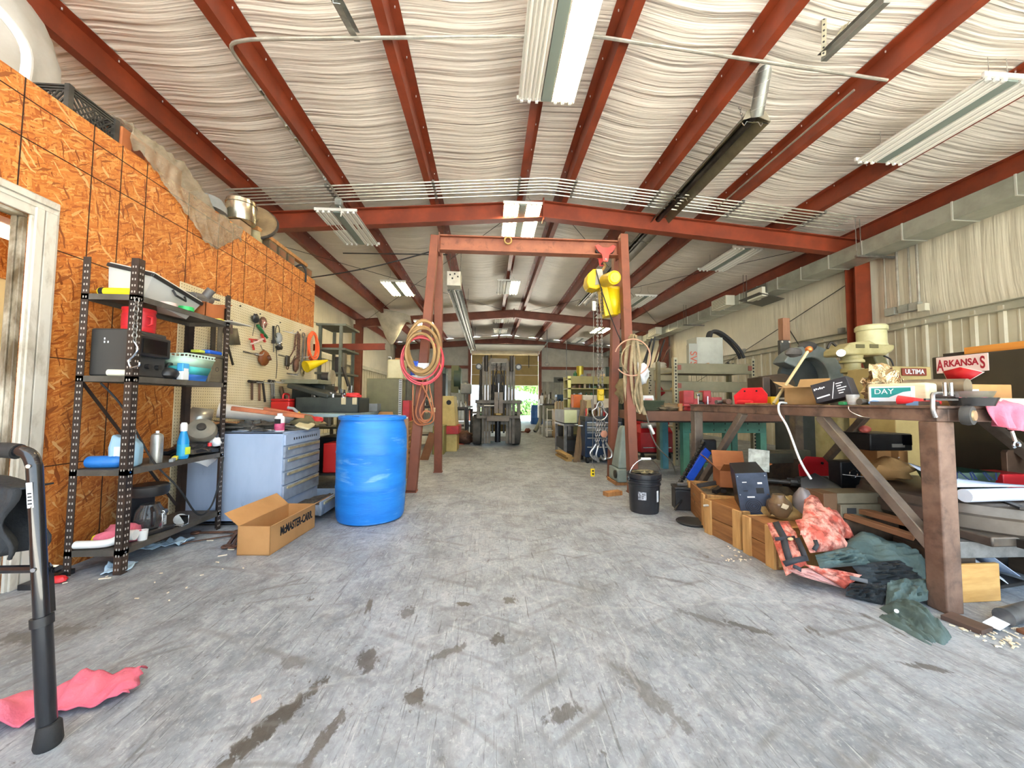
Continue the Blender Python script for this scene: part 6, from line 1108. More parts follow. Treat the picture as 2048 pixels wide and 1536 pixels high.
c = onT(1682, 2.32); t = thing('black_carton', 'black printed carton tilted against the open brown carton', 'box', c+V((0, .02, .032)), r=E3(-4, -16, -62)); BKC = mat('black_print_card', '#26272b', '#323338', 5, .5); B().bb(-.1, .1, -.06, .06, 0, .13).make('body', BKC, t, bev=.003); B().bb(-.101, .101, -.061, .0, .129, .1305).make('photo_print', mat('grey_print', '#6f6a60', '#3c3833', 16, .5), t)
b = B()
for k in range(5): b.bb(.035, .06+.012*(k % 3), -.0608, -.06, .03+k*.016, .036+k*.016)
for k in range(6): b.box((-.085+k*.011, -.0605, .092+.003*(k % 2)), (.008, .001, .014-.003*(k % 3)), rot(0, 12*(k % 3), 0))
b.box((-.05, -.0605, .035), (.075, .001, .009), rot(0, -4, 0))
b.make('print_lines', PAPER, t)['kind'] = 'stuff'; B().box((.012, -.0605, .06), (.004, .001, .11), rot(0, 20, 0)).make('print_stripe', PAPER, t)
lying('green_stopper', 1688, 2.22, .05, .018, 0, mat('green_lid', '#2c7f4d', r=.4), 'small green cap at the steel table edge', 'cap', box=(.04, .04, .02))
c = onT(1706, 2.24); t = thing('clear_cup', 'small clear cup with brown dregs at the table edge', 'cup', c); B().lathe([(.028, 0), (.034, .065), (.031, .065), (.026, .004), (0, .004)]).make('cup', mat('clear_plastic', '#d5d3cc', r=.1, alpha=.35), t); B().cyl((0, 0, .004), (0, 0, .02), .025).make('dregs', mat('brown_dregs', '#6b3422', r=.5), t)
lying('foil_dish', 1728, 2.25, .06, .02, 0, STEEL, 'low round steel dish at the table edge', 'dish', box=None)
c = onT(1752, 2.26); one('blue_tape', B().blob((0, 0, .014), (.045, .02, .014), 3, .2), mat('pale_blue_tape', '#7aa4dc', r=.5), 'pale blue wrapped bit on the table edge', 'tape', c)
c = onT(1768, 2.62); t = thing('foil_bag', 'crumpled gold foil bag standing behind the labelled parcel', 'bag', c); B().blob((0, 0, .12), (.13, .07, .14), 4, .55, 2.3, 26, .85).make('foil', mat('gold_foil', '#c9b28a', '#7d6238', 5, .22, .9, bump=1., bs=18), t, ang=30)
c = onT(1803, 2.36); t = thing('labelled_parcel', 'pale parcel with a teal DAY label on the steel table', 'parcel', c, -66); B().bb(-.125, .125, -.07, .07, 0, .125).make('body', mat('pale_wrap', '#d8cba8', '#c0b089', 4, .6, st=(1, 1, 4)), t, bev=.012); B().bb(-.115, .075, -.0735, -.071, .012, .108).make('label_sheet', PAPER, t); B().bb(-.105, .06, -.0745, -.0735, .045, .1).make('teal_label', mat('teal_ink', '#1f8a86', r=.6), t); text(t, 'DAY', .042, PAPER, (-.05, -.0752, .078), (90, 0, 0)); B().add([(-.03, -.0752, .045), (.06, -.0752, .045), (.06, -.0752, .08), (.03, -.0752, .075)], [(0, 1, 2, 3)]).make('torn_paper', PAPER, t)
c = onT(1815, 2.235); t = thing('steel_scale', 'grey flat bar with a blue band along the table edge', 'bar', c, -78); B().bb(-.16, .12, -.012, .012, 0, .022).make('bar', STEEL, t); B().bb(.0, .05, -.013, .013, -.0, .0225).make('blue_band', mat('band_blue', '#6d8fb5', r=.5), t)
c = onT(1838, 2.25); one('red_nozzle', B().cyl((-.08, 0, .03), (.08, 0, .015), .025, .008, n=14), REDP, 'red tapered nozzle lying before the rusty rolls', 'nozzle', c, -70)
for px, X, L_, r_, m_, lab, dz in ((1872, 2.62, .26, .055, mat('rusty_sheet_roll', '#8b7e6a', '#6f6250', 5, .5, .5), 'rusty grey steel roll lying behind the red nozzle', .05), (1872, 2.40, .16, .022, mat('dark_lead', '#5d5e5e', '#757676', 6, .35, .6), 'dark grey bar lying below the rusty roll', .03)): lying('steel_roll', px, X, L_, r_, -75, m_, lab, 'roll', dz, 20)
one('parts_box', B().bb(-.1, .1, -.12, .12, 0, .05), mat('tan_carton'), 'flat tan box under the rusty grey rolls', 'box', onT(1872, 2.56), -75)
one('steel_dish', B().lathe([(.0, 0), (.1, .0), (.12, .05), (.115, .05), (.095, .006), (0, .006)], n=28), mat('grey_dish', '#83837d', '#6b6b65', 5, .4, .5), 'grey shallow dish near the dark box end of the table', 'dish', onT(1925, 2.65)+V((0, 0, .03)))
one('dish_box', B().bb(-.12, .12, -.1, .1, 0, .03), mat('tan_carton'), 'flat tan carton under the grey shallow dish', 'box', onT(1925, 2.65))
t = thing('frying_pan', 'dark shiny round pan at the near corner of the table', 'pan', onT(1945, 2.36)); B().lathe([(.0, 0), (.07, 0), (.085, .04), (.08, .04), (.066, .006), (0, .006)], n=28).make('pan_body', mat('pan_steel', '#4d4b49', '#6b6866', 5, .25, .8), t); B().bar((-.08, 0, .03), (-.2, .04, .03), .014, .01).make('handle', IRON, t)
c = V((TX0-.0, TY0+.05, zt_)); t = thing('c_clamp', 'shiny C clamp gripping the table corner', 'clamp', ax(1868, 800, TX0)+V((0, 0, .0)))
q = t.location.copy(); B(q).tube([q+V(v) for v in ((.06, 0, .035), (.0, 0, .03), (-.02, -.01, .0), (-.022, -.01, -.05), (-.01, -.01, -.085))], .009, 8, sp=4).make('frame', mat('bright_chain'), t)
for dx in (.02, .055): B(q).cyl(q+V((dx, -.03, .02)), q+V((dx, -.03, .085)), .007).make('stud', CHROME, t)
c = ax(1912, 820, 2.32); t = thing('caster_wheel', 'grey-rimmed caster wheel at the table corner under the pink rag', 'wheel', V((2.30, TY0-.045, .955))); B().lathe([(.0, -.02), (.02, -.02), (.022, -.012), (.034, -.012), (.044, -.018), (.048, 0), (.044, .018), (0, .018)], (0, 0, 0), rot(90, 0, 20), 26).make('tyre', mat('dark_grey_tyre', '#4f4e4b', '#3b3a38', 7, .7), t); B().lathe([(0, .018), (.026, .018), (.024, .025), (0, .025)], (0, 0, 0), rot(90, 0, 20)).make('hub_cap', mat('brassy_hub', '#b9a27a', r=.4, met=.5), t)
def rag(u, v):
    x = 2.40+.22*u; fold = .018*sin(u*13)+.012*sin(u*29+v*4)
    if v < .35: return V((x, TY0+.14-.16*v/.35, zt_+.012+.03*abs(noise.noise(V((u*5, v*7, 2))))+.02*(1-v/.35)))
    k = (v-.35)/.65; x = 2.40+.22*u*(1-.15*k)+.045*k; return V((x, TY0-.03-.012+fold*k, zt_+.004-.135*k*(1-.28*(1-u))+.01*noise.noise(V((u*5, 3, 1)))))
one('shop_rag', B().grid(rag, 30, 24), PINK, 'pink shop rag draped over the near table edge', 'rag', sol=.003, ang=70)
p = V((2.55, TY0-.03, .83)); t = thing('open_end_wrench', 'shiny open-end wrench dangling below the pink rag', 'wrench', p); B(p).bar(p+V((0, 0, .05)), p+V((.015, 0, -.0)), .014, .006, (0, 1, 0)).make('shank', CHROME, t); B(p).ring(p+V((.02, 0, -.016)), .016, .006, (0, 1, 0), 14, 6, -1., 3.7).make('jaw', CHROME, t)
for k in range(3): p = V((2.66+.035*k, TY0-.035, .83)); one('chrome_bar', B(p).bar(p+V((-.02, 0, .13)), p+V((.03, .0, -.03)), .02, .01, (0, 1, 0)).cyl(p+V((-.02, -.01, .13)), p+V((-.02, .012, .13)), .018, n=12), CHROME, 'chrome wrench hanging on the near table edge right of the pink rag', 'wrench', p, group='chrome wrenches on the table edge')
one('pale_plank', B().bb(-.25, .25, -.1, .1, 0, .04), mat('pale_plank', '#e0cf9e', '#cdb985', 3, .6, st=(1, 6, 6)), 'pale smooth plank lying on the near right end of the table', 'board', V((2.82, TY0+.14, zt_)))
c = V((2.95, TY0+.5, zt_)); t = thing('shipping_carton', 'brown carton with a white label at the right edge on the table', 'box', c); B().bb(-.14, .2, -.15, .15, 0, .13).make('body', CARD, t, bev=.003); B().bb(-.11, -.02, -.1525, -.151, .03, .1).make('label_sheet', PAPER, t)
p = ax(1562, 808, 2.19); p.z = TZ; t = thing('white_cable', 'white cable hanging from the table edge to the floor pile', 'cable', p); B(p).tube([p+V((.06, .02, .012)), p+V((-.012, 0, .012)), p+V((-.016, .0, -.06)), ax(1575, 855, 2.16), ax(1600, 920, 2.15), ax(1622, 958, 2.2)], .0075, 8, sp=6).make('cable', WPL, t)
p = ax(1720, 842, 2.19); one('wire_offcut', B().tube([ax(1697, 812, 2.19), ax(1700, 822, 2.188), ax(1720, 832, 2.188), ax(1740, 836, 2.188)], .003, 5, sp=3), CHROME, 'thin bright wire stuck on the table side rail', 'wire')
# ---------------- dark long box with the college sticker ----------------
DBX = mat('dark_olive_steel', '#3a3527', '#2e2a1f', 2.5, .5, dirt='#4d4633', ds=2.5, da=.25)
o_ = V((3.6, 2.3, 0)); t = thing('gang_box', 'long dark olive steel box behind the table with a red letter sticker', 'box', (3.62, 2.2, 0))
o_ = t.location.copy(); B(o_).bb(3.62, 4.5, 1.3, 2.80, .0, 1.395).make('body', DBX, t, bev=.008)
c = ax(1922, 742, 3.615); st = B(o_).bb(3.613, 3.6195, c.y-.16, c.y+.155, c.z-.01, c.z+.12).make('sticker_backing', mat('sticker_pale', '#d9c4bc', r=.5), t, bev=.004); RI = mat('dark_red_ink', '#96182a', r=.5)
text(t, 'RKANSA', .072, RI, V((3.6125, c.y, c.z+.062))-o_, (90, 0, -90), sx=.76, bold=.002)
for s_, dy in (('A', .128), ('S', -.128)): text(t, s_, .125, RI, V((3.6125, c.y+dy, c.z+.05))-o_, (90, 0, -90), sx=.5, bold=.003)
for nm, q, xx, m_ in (('red_patch', 1, 3.608, mat('bright_red_ink', '#b8101c', r=.5)), ('pale_outline', 1.07, 3.6105, mat('sticker_pale'))): B(o_).add([V((xx, c.y+a*q, c.z-.035+e_*q)) for a, e_ in ((.105, .04), (0, .065), (-.13, .015), (-.04, -.045), (.075, -.045))], [(0, 1, 2, 3, 4)]).make(nm, m_, t, sol=.002)
t = thing('orange_plank', 'orange-stained plank lying on top of the long dark box', 'board', (3.72, 2.1, 1.396)); B().bb(-.06, .06, -.5, .52, 0, .055).make('plank', mat('amber_lumber', '#c9883a', '#b06f28', 3, .5, st=(5, .6, 5)), t, bev=.003)
b = B(); c = V((3.75, 2.15, 1.452))
for k in range(7): b.ring(c+V((0, .02*sin(k*2), .05+.006*k)), .1-.006*k, .0035, (sin(k*1.7)*.5, cos(k*1.3)*.4, 1), 22, 5)
b.tube([c+V((0, -.08, .06)), c+V((-.02, -.2, .1)), c+V((-.03, -.3, .06)), c+V((-.02, -.33, .0))], .0035, 5, sp=4); one('wire_coil', b, mat('rusty_wire', '#6b3a30', r=.6), 'tangled rusty wire coil on the orange plank', 'wire')
one('dark_wedge', B().bb(-.05, .05, -.08, .08, 0, .03), IRON, 'small dark block at the far end of the dark box top', 'block', (3.76, 2.71, 1.396))
# ---------------- milling machine, arched machine, beige cabinet ----------------
ML = mat('mill_sage', '#b3aa7e', '#98905f', 4, .5, dirt='#6e6642', ds=5, da=.3); mc = at(1725, 720, 4.6); o_ = V((mc.x, 4.7, 0)); t = thing('milling_machine', 'sage green milling machine head towering behind the steel table', 'machine', o_)
def mp(x, y, Y=4.6): return at(x, y, Y)
a, e = mp(1750, 690), mp(1751, 662); B(o_).lathe([(.0, -.02), (.16, -.02), (.165, 0), (.155, .03), (.155, .19), (.17, .2), (.17, .25), (.15, .27), (0, .275)], V((mp(1751, 690).x, 4.65, mp(1751, 690).z)), n=32).make('spindle_motor', mat('pale_sage', '#c3c096', '#aca97c', 4, .45), t)
q = [mp(x, y) for x, y in ((1672, 700), (1685, 688), (1722, 683), (1735, 690), (1772, 692), (1770, 703), (1755, 712), (1672, 712))]; vs = [v+V((0, d, 0)) for d in (-.12, .2) for v in q]; n_ = len(q)
B(o_).add(vs, [tuple(range(n_))[::-1], tuple(range(n_, 2*n_))]+[(i, (i+1) % n_, n_+(i+1) % n_, n_+i) for i in range(n_)]).make('head_housing', ML, t, bev=.025)
for x in (1702, 1729): B(o_).box(mp(x, 695)+V((0, -.122, 0)), (.12, .012, .05)).make('vent', mat('vent_dark', '#5b5535', r=.6), t, bev=.004)
B(o_).cyl(mp(1682, 706, 4.5), mp(1682, 706, 4.44), .045, n=18).make('dial', CHROME, t); B(o_).tube([mp(1672, 692), mp(1662, 685), mp(1655, 697)], .016, 8, sp=3).make('crank', IRON, t)
q = mp(1706, 712); B(o_).lathe([(.12, 0), (.11, -.04), (.13, -.06), (.13, -.09), (.09, -.1), (.09, -.16), (.12, -.17), (.12, -.22), (.07, -.24), (.06, -.34), (.03, -.36)], V((q.x, 4.62, q.z)), n=24).make('quill', ML, t)
B(o_).bar(mp(1740, 705, 4.9), mp(1758, 745, 4.9), .2, .16).make('ram_arm', mat('dark_sage', '#6f6b4b', '#59553a', 4, .5), t, bev=.02)
B(o_).bb(mp(1735, 760).x-.25, mp(1735, 760).x+.3, 4.75, 5.4, 0, 1.3).make('column_body', ML, t, bev=.05); B(o_).bb(mp(1700, 760).x-.1, mp(1700, 760).x+.6, 4.52, 4.8, .95, 1.08).make('work_table', STEEL, t, bev=.006)
q = [mp(x, y, 4.5) for x, y in ((1728, 742), (1762, 733), (1785, 735), (1786, 768), (1725, 778))]; vs = [v+V((0, d, 0)) for d in (-.06, .06) for v in q]; B(o_).add(vs, [tuple(range(5))[::-1], tuple(range(5, 10))]+[(i, (i+1) % 5, 5+(i+1) % 5, 5+i) for i in range(5)]).make('red_guard', mat('faded_red', '#b8412c', '#9c3523', 5, .5), t, bev=.01)
B(o_).lathe([(0, -.03), (.07, -.03), (.075, 0), (.07, .03), (0, .03)], mp(1717, 748, 4.5), rot(90)).make('hand_wheel', ML, t); B(o_).tube([mp(1768, 712), mp(1782, 720), mp(1788, 740), mp(1785, 760)], .01, 6, sp=5).make('motor_cord', RUBBER, t)
t = thing('throat_machine', 'grey arched throat machine behind the leaning pole', 'machine', (at(1640, 700, 5.3).x, 5.3, 0)); o_ = t.location.copy()
GM = mat('blue_grey_machine', '#7c8583', '#656e6c', 4, .4); c = at(1614, 760, 5.3); arc = [(c.x+.5*cos(a), c.z+.52*sin(a)) for a in [radians(k) for k in range(0, 151, 10)]]+[(c.x+.27*cos(a), c.z+.33*sin(a)) for a in [radians(k) for k in range(150, -1, -10)]]
ol = arc+[(c.x+.27, c.z-.35), (c.x+.5, c.z-.35)]; n_ = len(ol); vs = [V((x, y, z)) for y in (5.2, 5.45) for x, z in ol]
B(o_).add(vs, [tuple(range(n_))[::-1], tuple(range(n_, 2*n_))]+[(i, (i+1) % n_, n_+(i+1) % n_, n_+i) for i in range(n_)]).make('throat_frame', GM, t, bev=.015, ang=40); B(o_).bb(c.x-.3, c.x+.75, 5.15, 5.6, 0, c.z-.3).make('machine_base', mat('dark_grey_machine', '#454c4b', '#383e3d', 4, .5), t, bev=.02); B(o_).prism([(c.x+.36*cos(a), c.z+.42*sin(a)) for a in [radians(k) for k in range(-20, 201, 20)]], .06, (0, 5.42, 0), rot(90)).make('back_plate', mat('dark_grey_machine'), t)
B(o_).blob(V((c.x-.02, 5.25, c.z+.5)), (.14, .09, .08), 2, .1).make('motor', mat('sooty_motor', '#55534f', '#403e3b', 6, .7), t)
p = at(1583, 655, 5.6); one('timber_post', B().bb(-.06, .06, -.05, .05, 0, 2.42), mat('pinkish_timber', '#9a6e52', '#7c553d', 3, .7, st=(6, 6, .6)), 'upright timber post standing before the right wall', 'post', (p.x, 5.75, 0))
t = thing('switch_box', 'dark electrical box bolted on the timber post', 'electrical box', (p.x-.03, 5.69, 1.62)); B().bb(-.14, .02, -.06, .0, 0, .42).make('box', mat('dark_box', '#4c4d49', '#3b3c39', 5, .5), t, bev=.006)
for x in (-.12, 0):
    for z in (.03, .39): B().cyl((x, -.06, z), (x, -.075, z), .018, n=8).make('bolt', CHROME, t)
wire(V((at(1583, 655, 5.6).x, 5.75, 2.38)), V((6.98, 7.6, 1.9)), .008, 'thin black cable running from the timber post to the right wall', name='cable')
q = at(1830, 760, 3.9); t = thing('beige_cabinet', 'beige cabinet with an ULTIMA plate behind the table', 'cabinet', (q.x, 4.0, 0)); o_ = t.location.copy(); BG = mat('beige_steel', '#b3a06b', '#a18f5c', 3, .5, dirt='#7d6e45', ds=4, da=.2)
B(o_).bb(q.x-.2, q.x+.27, 3.95, 4.5, 0, at(1830, 733, 3.95).z).make('body', BG, t, bev=.01); c = at(1828, 744, 3.94); B(o_).box(c, (.3, .012, .085)).make('name_plate', mat('plate_red_brown', '#7d2f1e', r=.5), t, bev=.003)
tx = text(t, 'ULTIMA', .075, PAPER, c+V((0, -.008, 0))-o_, (90, 0, 0), sx=.9, bold=.0015)
# ---------------- brown-topped bench with teal apron; beams rack; control cabinet ----------------
TEAL = mat('teal_paint', '#4f8c79', '#3f7565', 4, .5, dirt='#2f4f46', ds=5, da=.2); TEALB = mat('blue_teal_paint', '#5b99a6', '#4a8491', 4, .5)
o_ = V((2.9, 5.0, 0)); t = thing('teal_bench', 'teal steel bench with a rusty brown top', 'bench', o_); BTZ = .905
B(o_).bb(2.06, 3.95, 4.72, 5.75, BTZ-.13, BTZ).make('bench_top', mat('rust_brown_plate', '#6d4a38', '#573a2c', 4, .6, dirt='#3f2c22', ds=6, da=.3), t, bev=.004); B(o_).bb(2.12, 3.9, 4.78, 5.7, BTZ-.15, BTZ-.13).make('under_plate', IRON, t)
b = B(o_).bb(2.72, 3.9, 5.0, 5.05, .60, .775); ap = b.make('apron', TEAL, t, bev=.004)
b = B(o_)
for k in range(7):
    for z in (.64, .73): b.bb(2.8+k*.165, 2.81+k*.165, 4.997, 5.001, z-.012, z+.012)
b.make('slot', INK, ap)['kind'] = 'stuff'
for x, y, m_ in ((2.74, 5.05, TEAL), (3.86, 5.05, TEAL), (2.74, 5.66, TEALB), (3.86, 5.66, TEAL)): B(o_).bb(x-.045, x+.045, y-.045, y+.045, 0, .76).make('leg', m_, t)
B(o_).bb(3.3, 3.38, 5.0, 5.08, 0, .6).make('leg', TEAL, t)
B(o_).bb(2.74, 3.86, 5.03, 5.07, .12, .18).make('stretcher', TEAL, t)
zb = BTZ+.001
t = thing('bench_vise', 'big red bench vise on the teal bench', 'vise', (2.88, 4.98, zb), -12); VR = mat('vise_red', '#a93a3c', '#8a2e30', 6, .5, dirt='#5a3a34', ds=7, da=.2)
B().bb(-.2, .0, -.09, .09, .06, .17).bb(-.2, -.06, -.1, .1, .1, .28).make('fixed_jaw', VR, t, bev=.012); B().bb(.08, .3, -.09, .09, .05, .19).bb(.06, .16, -.1, .1, .12, .28).make('moving_jaw', VR, t, bev=.012); B().bb(-.06, .08, -.05, .05, .05, .13).make('slide_bar', IRON, t); B().lathe([(.14, 0), (.14, .03), (.09, .06), (0, .06)]).make('swivel_base', VR, t)
B().bb(-.05, .08, -.06, .06, .14, .26).make('clamped_block', mat('greasy_brass', '#8a7f5a', '#5f573d', 7, .5, .3), t, bev=.01); B().tube([(.1, -.1, .12), (.1, -.13, .05), (.1, -.13, .2)], .01, 6).make('tommy_bar', CHROME, t)
t = thing('breaker_bar', 'upright shiny breaker bar standing before the red vise', 'tool', (2.78, 4.76, zb)); B().cyl((0, 0, 0), (0, 0, .2), .011, n=10).make('shaft', CHROME, t); B().box((0, 0, .215), (.04, .03, .035)).make('head', CHROME, t, bev=.004)
p = at(1300, 808, 4.8); t = thing('tin_sheet', 'bent dark green sheet at the left end of the teal bench', 'sheet', (p.x+.05, 4.85, zb)); B().box((0, 0, .07), (.3, .02, .16), rot(35, 0, 0)).make('sheet', mat('dark_green_sheet', '#4d5744', '#3c4536', 5, .5), t)
t = thing('paper_pack', 'white printed pack on the teal bench beside the control cabinet', 'pack', (2.22, 5.05, zb)); B().box((0, 0, .11), (.18, .05, .2), rot(-15, 0, 8)).make('pack', PAPER, t, bev=.01); B().box((0.0, -.03, .12), (.12, .003, .1), rot(-15, 0, 8)).make('pink_print', mat('pale_pink_print', '#d3a49c', r=.6), t)
one('oily_parts', B().blob((0, 0, .04), (.2, .12, .06), 4, .8, 4, 22, .6), mat('oily_parts', '#5e5240', '#7b6a4e', 16, .6), 'heap of oily small parts on the teal bench left end', 'parts', (2.42, 4.92, zb), ang=60)['kind'] = 'stuff'
one('orange_can', B().cyl((0, 0, 0), (0, 0, .1), .03), mat('dull_orange'), 'small orange can on the teal bench by the punched post', 'can', (2.56, 4.82, zb))
one('red_tool_roll', B().box((0, 0, .05), (.36, .1, .09), rot(0, -6, 0)), RED, 'red tool bar lying before the vise on the teal bench', 'tool', (2.72, 5.02, zb-.0), 4, bev=.01)
# rack of long beams
OG = mat('olive_grey_beam', '#79745a', '#69644b', 3, .5, dirt='#4d4a36', ds=3, da=.25)
o_ = V((3.4, 5.95, 0)); t = thing('beam_rack', 'olive grey rack with two long beams behind the vise', 'rack', o_)
for x in (3.05, 4.38):
    p_ = B(o_).ext(Csec(.06, .07, .006), (x, 5.9, 0), (x, 5.9, 1.76), (0, 1, 0)).make('post', mat('pale_post', '#a39c80', '#8b8468', 4, .5), t); h = B(o_)
    for k in range(30): h.bb(x-.012, x+.012, 5.861, 5.8645, .1+k*.055, .13+k*.055)
    h.make('slot', INK, p_)['kind'] = 'stuff'; B(o_).ext(Csec(.06, .07, .006), (x, 6.5, 0), (x, 6.5, 1.76), (0, 1, 0)).make('post', OG, t)
for z in (1.52, 1.22, .6): B(o_).bb(3.08, 4.35, 5.87, 5.92, z, z+.15).bb(3.08, 4.35, 5.86, 5.93, z-.02, z).make('beam', OG, t, bev=.004); B(o_).bb(3.08, 4.35, 5.92, 6.5, z, z+.02).make('deck', OG, t)
for x in (3.11, 4.32):
    for z in (1.6, 1.3): B(o_).box((x, 5.862, z), (.06, .012, .08)).make('beam_clip', mat('rust_clip', '#7d4636', r=.6), t)
for k, (x, y, l, z) in enumerate(((3.7, 6.05, 1.0, 1.245), (3.85, 6.15, .9, 1.245), (3.5, 6.2, .7, 1.245))): one('long_board', B().bb(-l/2, l/2, -.05, .05, 0, .035), mat('tan_board', '#b3975f', '#97804d', 3, .7), ['tan board lying inside the beam rack, front one', 'tan board lying inside the beam rack, longest behind', 'tan board lying inside the beam rack, at the back left'][k], 'board', (x, y, z), -2)
o_ = V((3.75, 6.25, 1.541)); t = thing('control_cabinet', 'grey electrical cabinet standing on the beam rack', 'cabinet', o_); q0, q1 = at(1390, 675, 6.2), at(1442, 675, 6.2); B(o_).bb(q0.x, q1.x, 6.15, 6.48, 1.541, q0.z).make('body', mat('light_grey_cabinet', '#a0a297', '#8e9085', 3, .45), t, bev=.008); s_ = B(o_).bb(q0.x-.02, q0.x, 6.2, 6.45, 1.6, q0.z-.1).make('red_logo_side', mat('side_grey', '#8a8c82', r=.5), t)
B(o_).bb(q0.x-.16, q0.x-.005, 6.12, 6.17, 1.541, q0.z-.12).make('logo_panel', mat('side_grey'), t); text(t, 'SVS', .17, mat('rust_red_ink', '#a04a34', r=.6), V((q0.x-.085, 6.117, 1.78))-o_, (90, 90, 0), bold=.002)
p = [at(x, y, 6.2) for x, y in ((1421, 674), (1425, 663), (1440, 664), (1462, 680), (1480, 700), (1488, 716))]; 
for k in range(2): one('black_hose', B().tube([v+V((0, .1*k, .0)) for v in p], .026, 8, sp=6), RUBBER, ['thick black hose arching from the grey cabinet down to the rack', 'second black hose behind the arching one over the beam rack'][k], 'hose')
t = thing('cable_bundle', 'tangle of black cables on the beam rack beside the grey cabinet', 'cable', (4.15, 6.1, 1.541)); b = B()
for k in range(6): b.ring((.05*sin(k*2), 0, .05+.01*k), .06+.01*(k % 3), .012, (sin(k), 1, cos(k*2)*.4), 16, 6)
b.make('coils', RUBBER, t)
for k, x in enumerate((3.2, 3.4)): one('plank_end', B().bb(-.25, .25, -.04, .04, 0, .03), WOOD, ['wooden board sticking up slanting from the beam rack', 'wooden board lying flat on the beam rack'][k], 'board', (x+.1, 6.05, 1.545+.0), 10, r=(0, -24 if k == 0 else 0, 12)) if k else one('plank_end', B().bb(0, .5, -.04, .04, 0, .03), WOOD, 'wooden board sticking up slanting from the beam rack', 'board', (3.3, 6.05, 1.545), r=(0, -16, 12))
# pale machine with red arrow mark, left of the rack
q0, q1 = at(1296, 735, 7.3), at(1344, 735, 7.3); o_ = V(((q0.x+q1.x)/2, 7.5, 0)); t = thing('pale_machine', 'pale grey machine with a red arrow mark behind the straps', 'machine', o_); PMM = mat('pale_machine_grey', '#a9a58c', '#97937a', 4, .5, dirt='#6f6b55', ds=4, da=.2)
B(o_).bb(q0.x, q1.x, 7.3, 7.9, 0, q0.z).make('body', PMM, t, bev=.01); a = at(1308, 740, 7.28); B(o_).bb(a.x, q1.x+.0, 7.22, 7.3, at(1308, 762, 7.3).z, at(1308, 740, 7.3).z).make('door_panel', PMM, t, bev=.006)
B(o_).add([at(x, y, 7.28) for x, y in ((1311, 765), (1316, 765), (1331, 786), (1318, 795), (1318, 797), (1311, 797))], [(0, 1, 2, 3, 4, 5)]).make('red_arrow', mat('mark_red', '#b01f2a', r=.5), t, sol=.004); b = B(o_)
for k in range(9): b.box(at(1299+2*(k % 2), 746+5*k, 7.295), (.03, .004, .02))
b.make('black_marks', INK, t)['kind'] = 'stuff'
one('white_cover', B().blob((0, 0, .06), (.16, .1, .08), 3, .3, 2, 16, .7), mat('grey_white_cover', '#c9c6b6', r=.6), 'pale cover lying on top of the pale machine', 'cover', (o_.x+.1, 7.55, q0.z))
for k, (x, y, h) in enumerate(((1290, 735, .5), (1298, 735, .62), (1306, 735, .45), (1312, 735, .55), (1284, 735, .58), (1318, 735, .4))): p = at(x, y, 8.3); one('steel_rod', B().bar((0, 0, 0), (.12+.03*k, 0, h+.1), .035, .03), (IRON, BLACKP, RUSTY)[k % 3], 'dark bar stock leaning upright behind the pale machine', 'bar', (p.x, 8.3, p.z), group='bar stock behind the pale machine')
p = at(1300, 738, 8.3); one('stock_shelf', B().bb(-.3, .8, -.3, .3, 0, p.z), PMM, 'grey block shelf under the leaning bar stock', 'shelf', (p.x, 8.4, 0))
# ---------------- floor clutter at the right ----------------
def pillow(b, c4, puff, nu=22, nv=18, nz_=.02, fr=5, sd=0, back=.012):
    # soft padded panel between four corners (tl, tr, br, bl); front bulges along the panel normal
    P = [V(c) for c in c4]; n = (P[1]-P[0]).cross(P[3]-P[0]).normalized()
    if n.dot(-P[0]+V((0, 0, 1))) < 0: n = -n
    def fn(sg):
        def f(u, v):
            q = (P[0]*(1-u)+P[1]*u)*(1-v)+(P[3]*(1-u)+P[2]*u)*v; e = (max(0, sin(pi*u))*max(0, sin(pi*v)))**.4
            return q+n*(sg*puff*e+(nz_*noise.noise(V((u*fr, v*fr, sd)))+nz_*.6*noise.noise(V((u*fr*2.7, v*fr*2, sd+7))))*e)
        return f
    b.grid(fn(1), nu, nv); b.grid(fn(-back/max(puff, .001)), nu, nv); return b
t = thing('bucket', 'black five-gallon bucket with a lid and wire handle', 'bucket', (1.46, 3.43, 0)); BK = mat('scuffed_black_plastic', '#212225', '#2d2f33', 5, .32, dirt='#55575a', ds=8, st=(1, 1, .4), da=.2)
B().lathe([(.0, 0), (.125, 0), (.13, .01), (.14, .25), (.15, .255), (.15, .265), (.142, .27), (.142, .29), (.152, .295), (.152, .305), (.144, .31), (.145, .335)], n=40).make('body', BK, t); B().lathe([(.145, .325), (.157, .325), (.157, .355), (.14, .36), (.135, .35), (0, .35)], n=40).make('lid', BK, t)
B().tube([(.152*cos(a)*1.02, -.02-.03*sin(a), .30+.19*sin(a)) for a in [pi*k/16 for k in range(17)]], .0035, 6).make('wire_bail', CHROME, t); B().cyl((-.045, -.05, .49), (.045, -.05, .49), .011, n=12).make('grip', WPL, t)
for x in (-.153, .153): B().box((x, -.01, .30), (.016, .03, .03)).make('ear', BK, t, bev=.004)
s_ = B().add([V((.1385*cos(a), .1385*sin(a), z)) for z in (.13, .20) for a in [radians(k) for k in (225, 235, 245, 255)]], [(k, k+1, k+5, k+4) for k in range(3)]).make('print_label', mat('label_print', '#c9ccd2', '#2a2b30', 60, .5), t)
B().add([V((.1385*cos(a), .1385*sin(a), z)) for z in (.11, .21) for a in [radians(k) for k in (298, 304, 310)]], [(k, k+1, k+4, k+3) for k in range(2)]).make('white_label', PAPER, t)
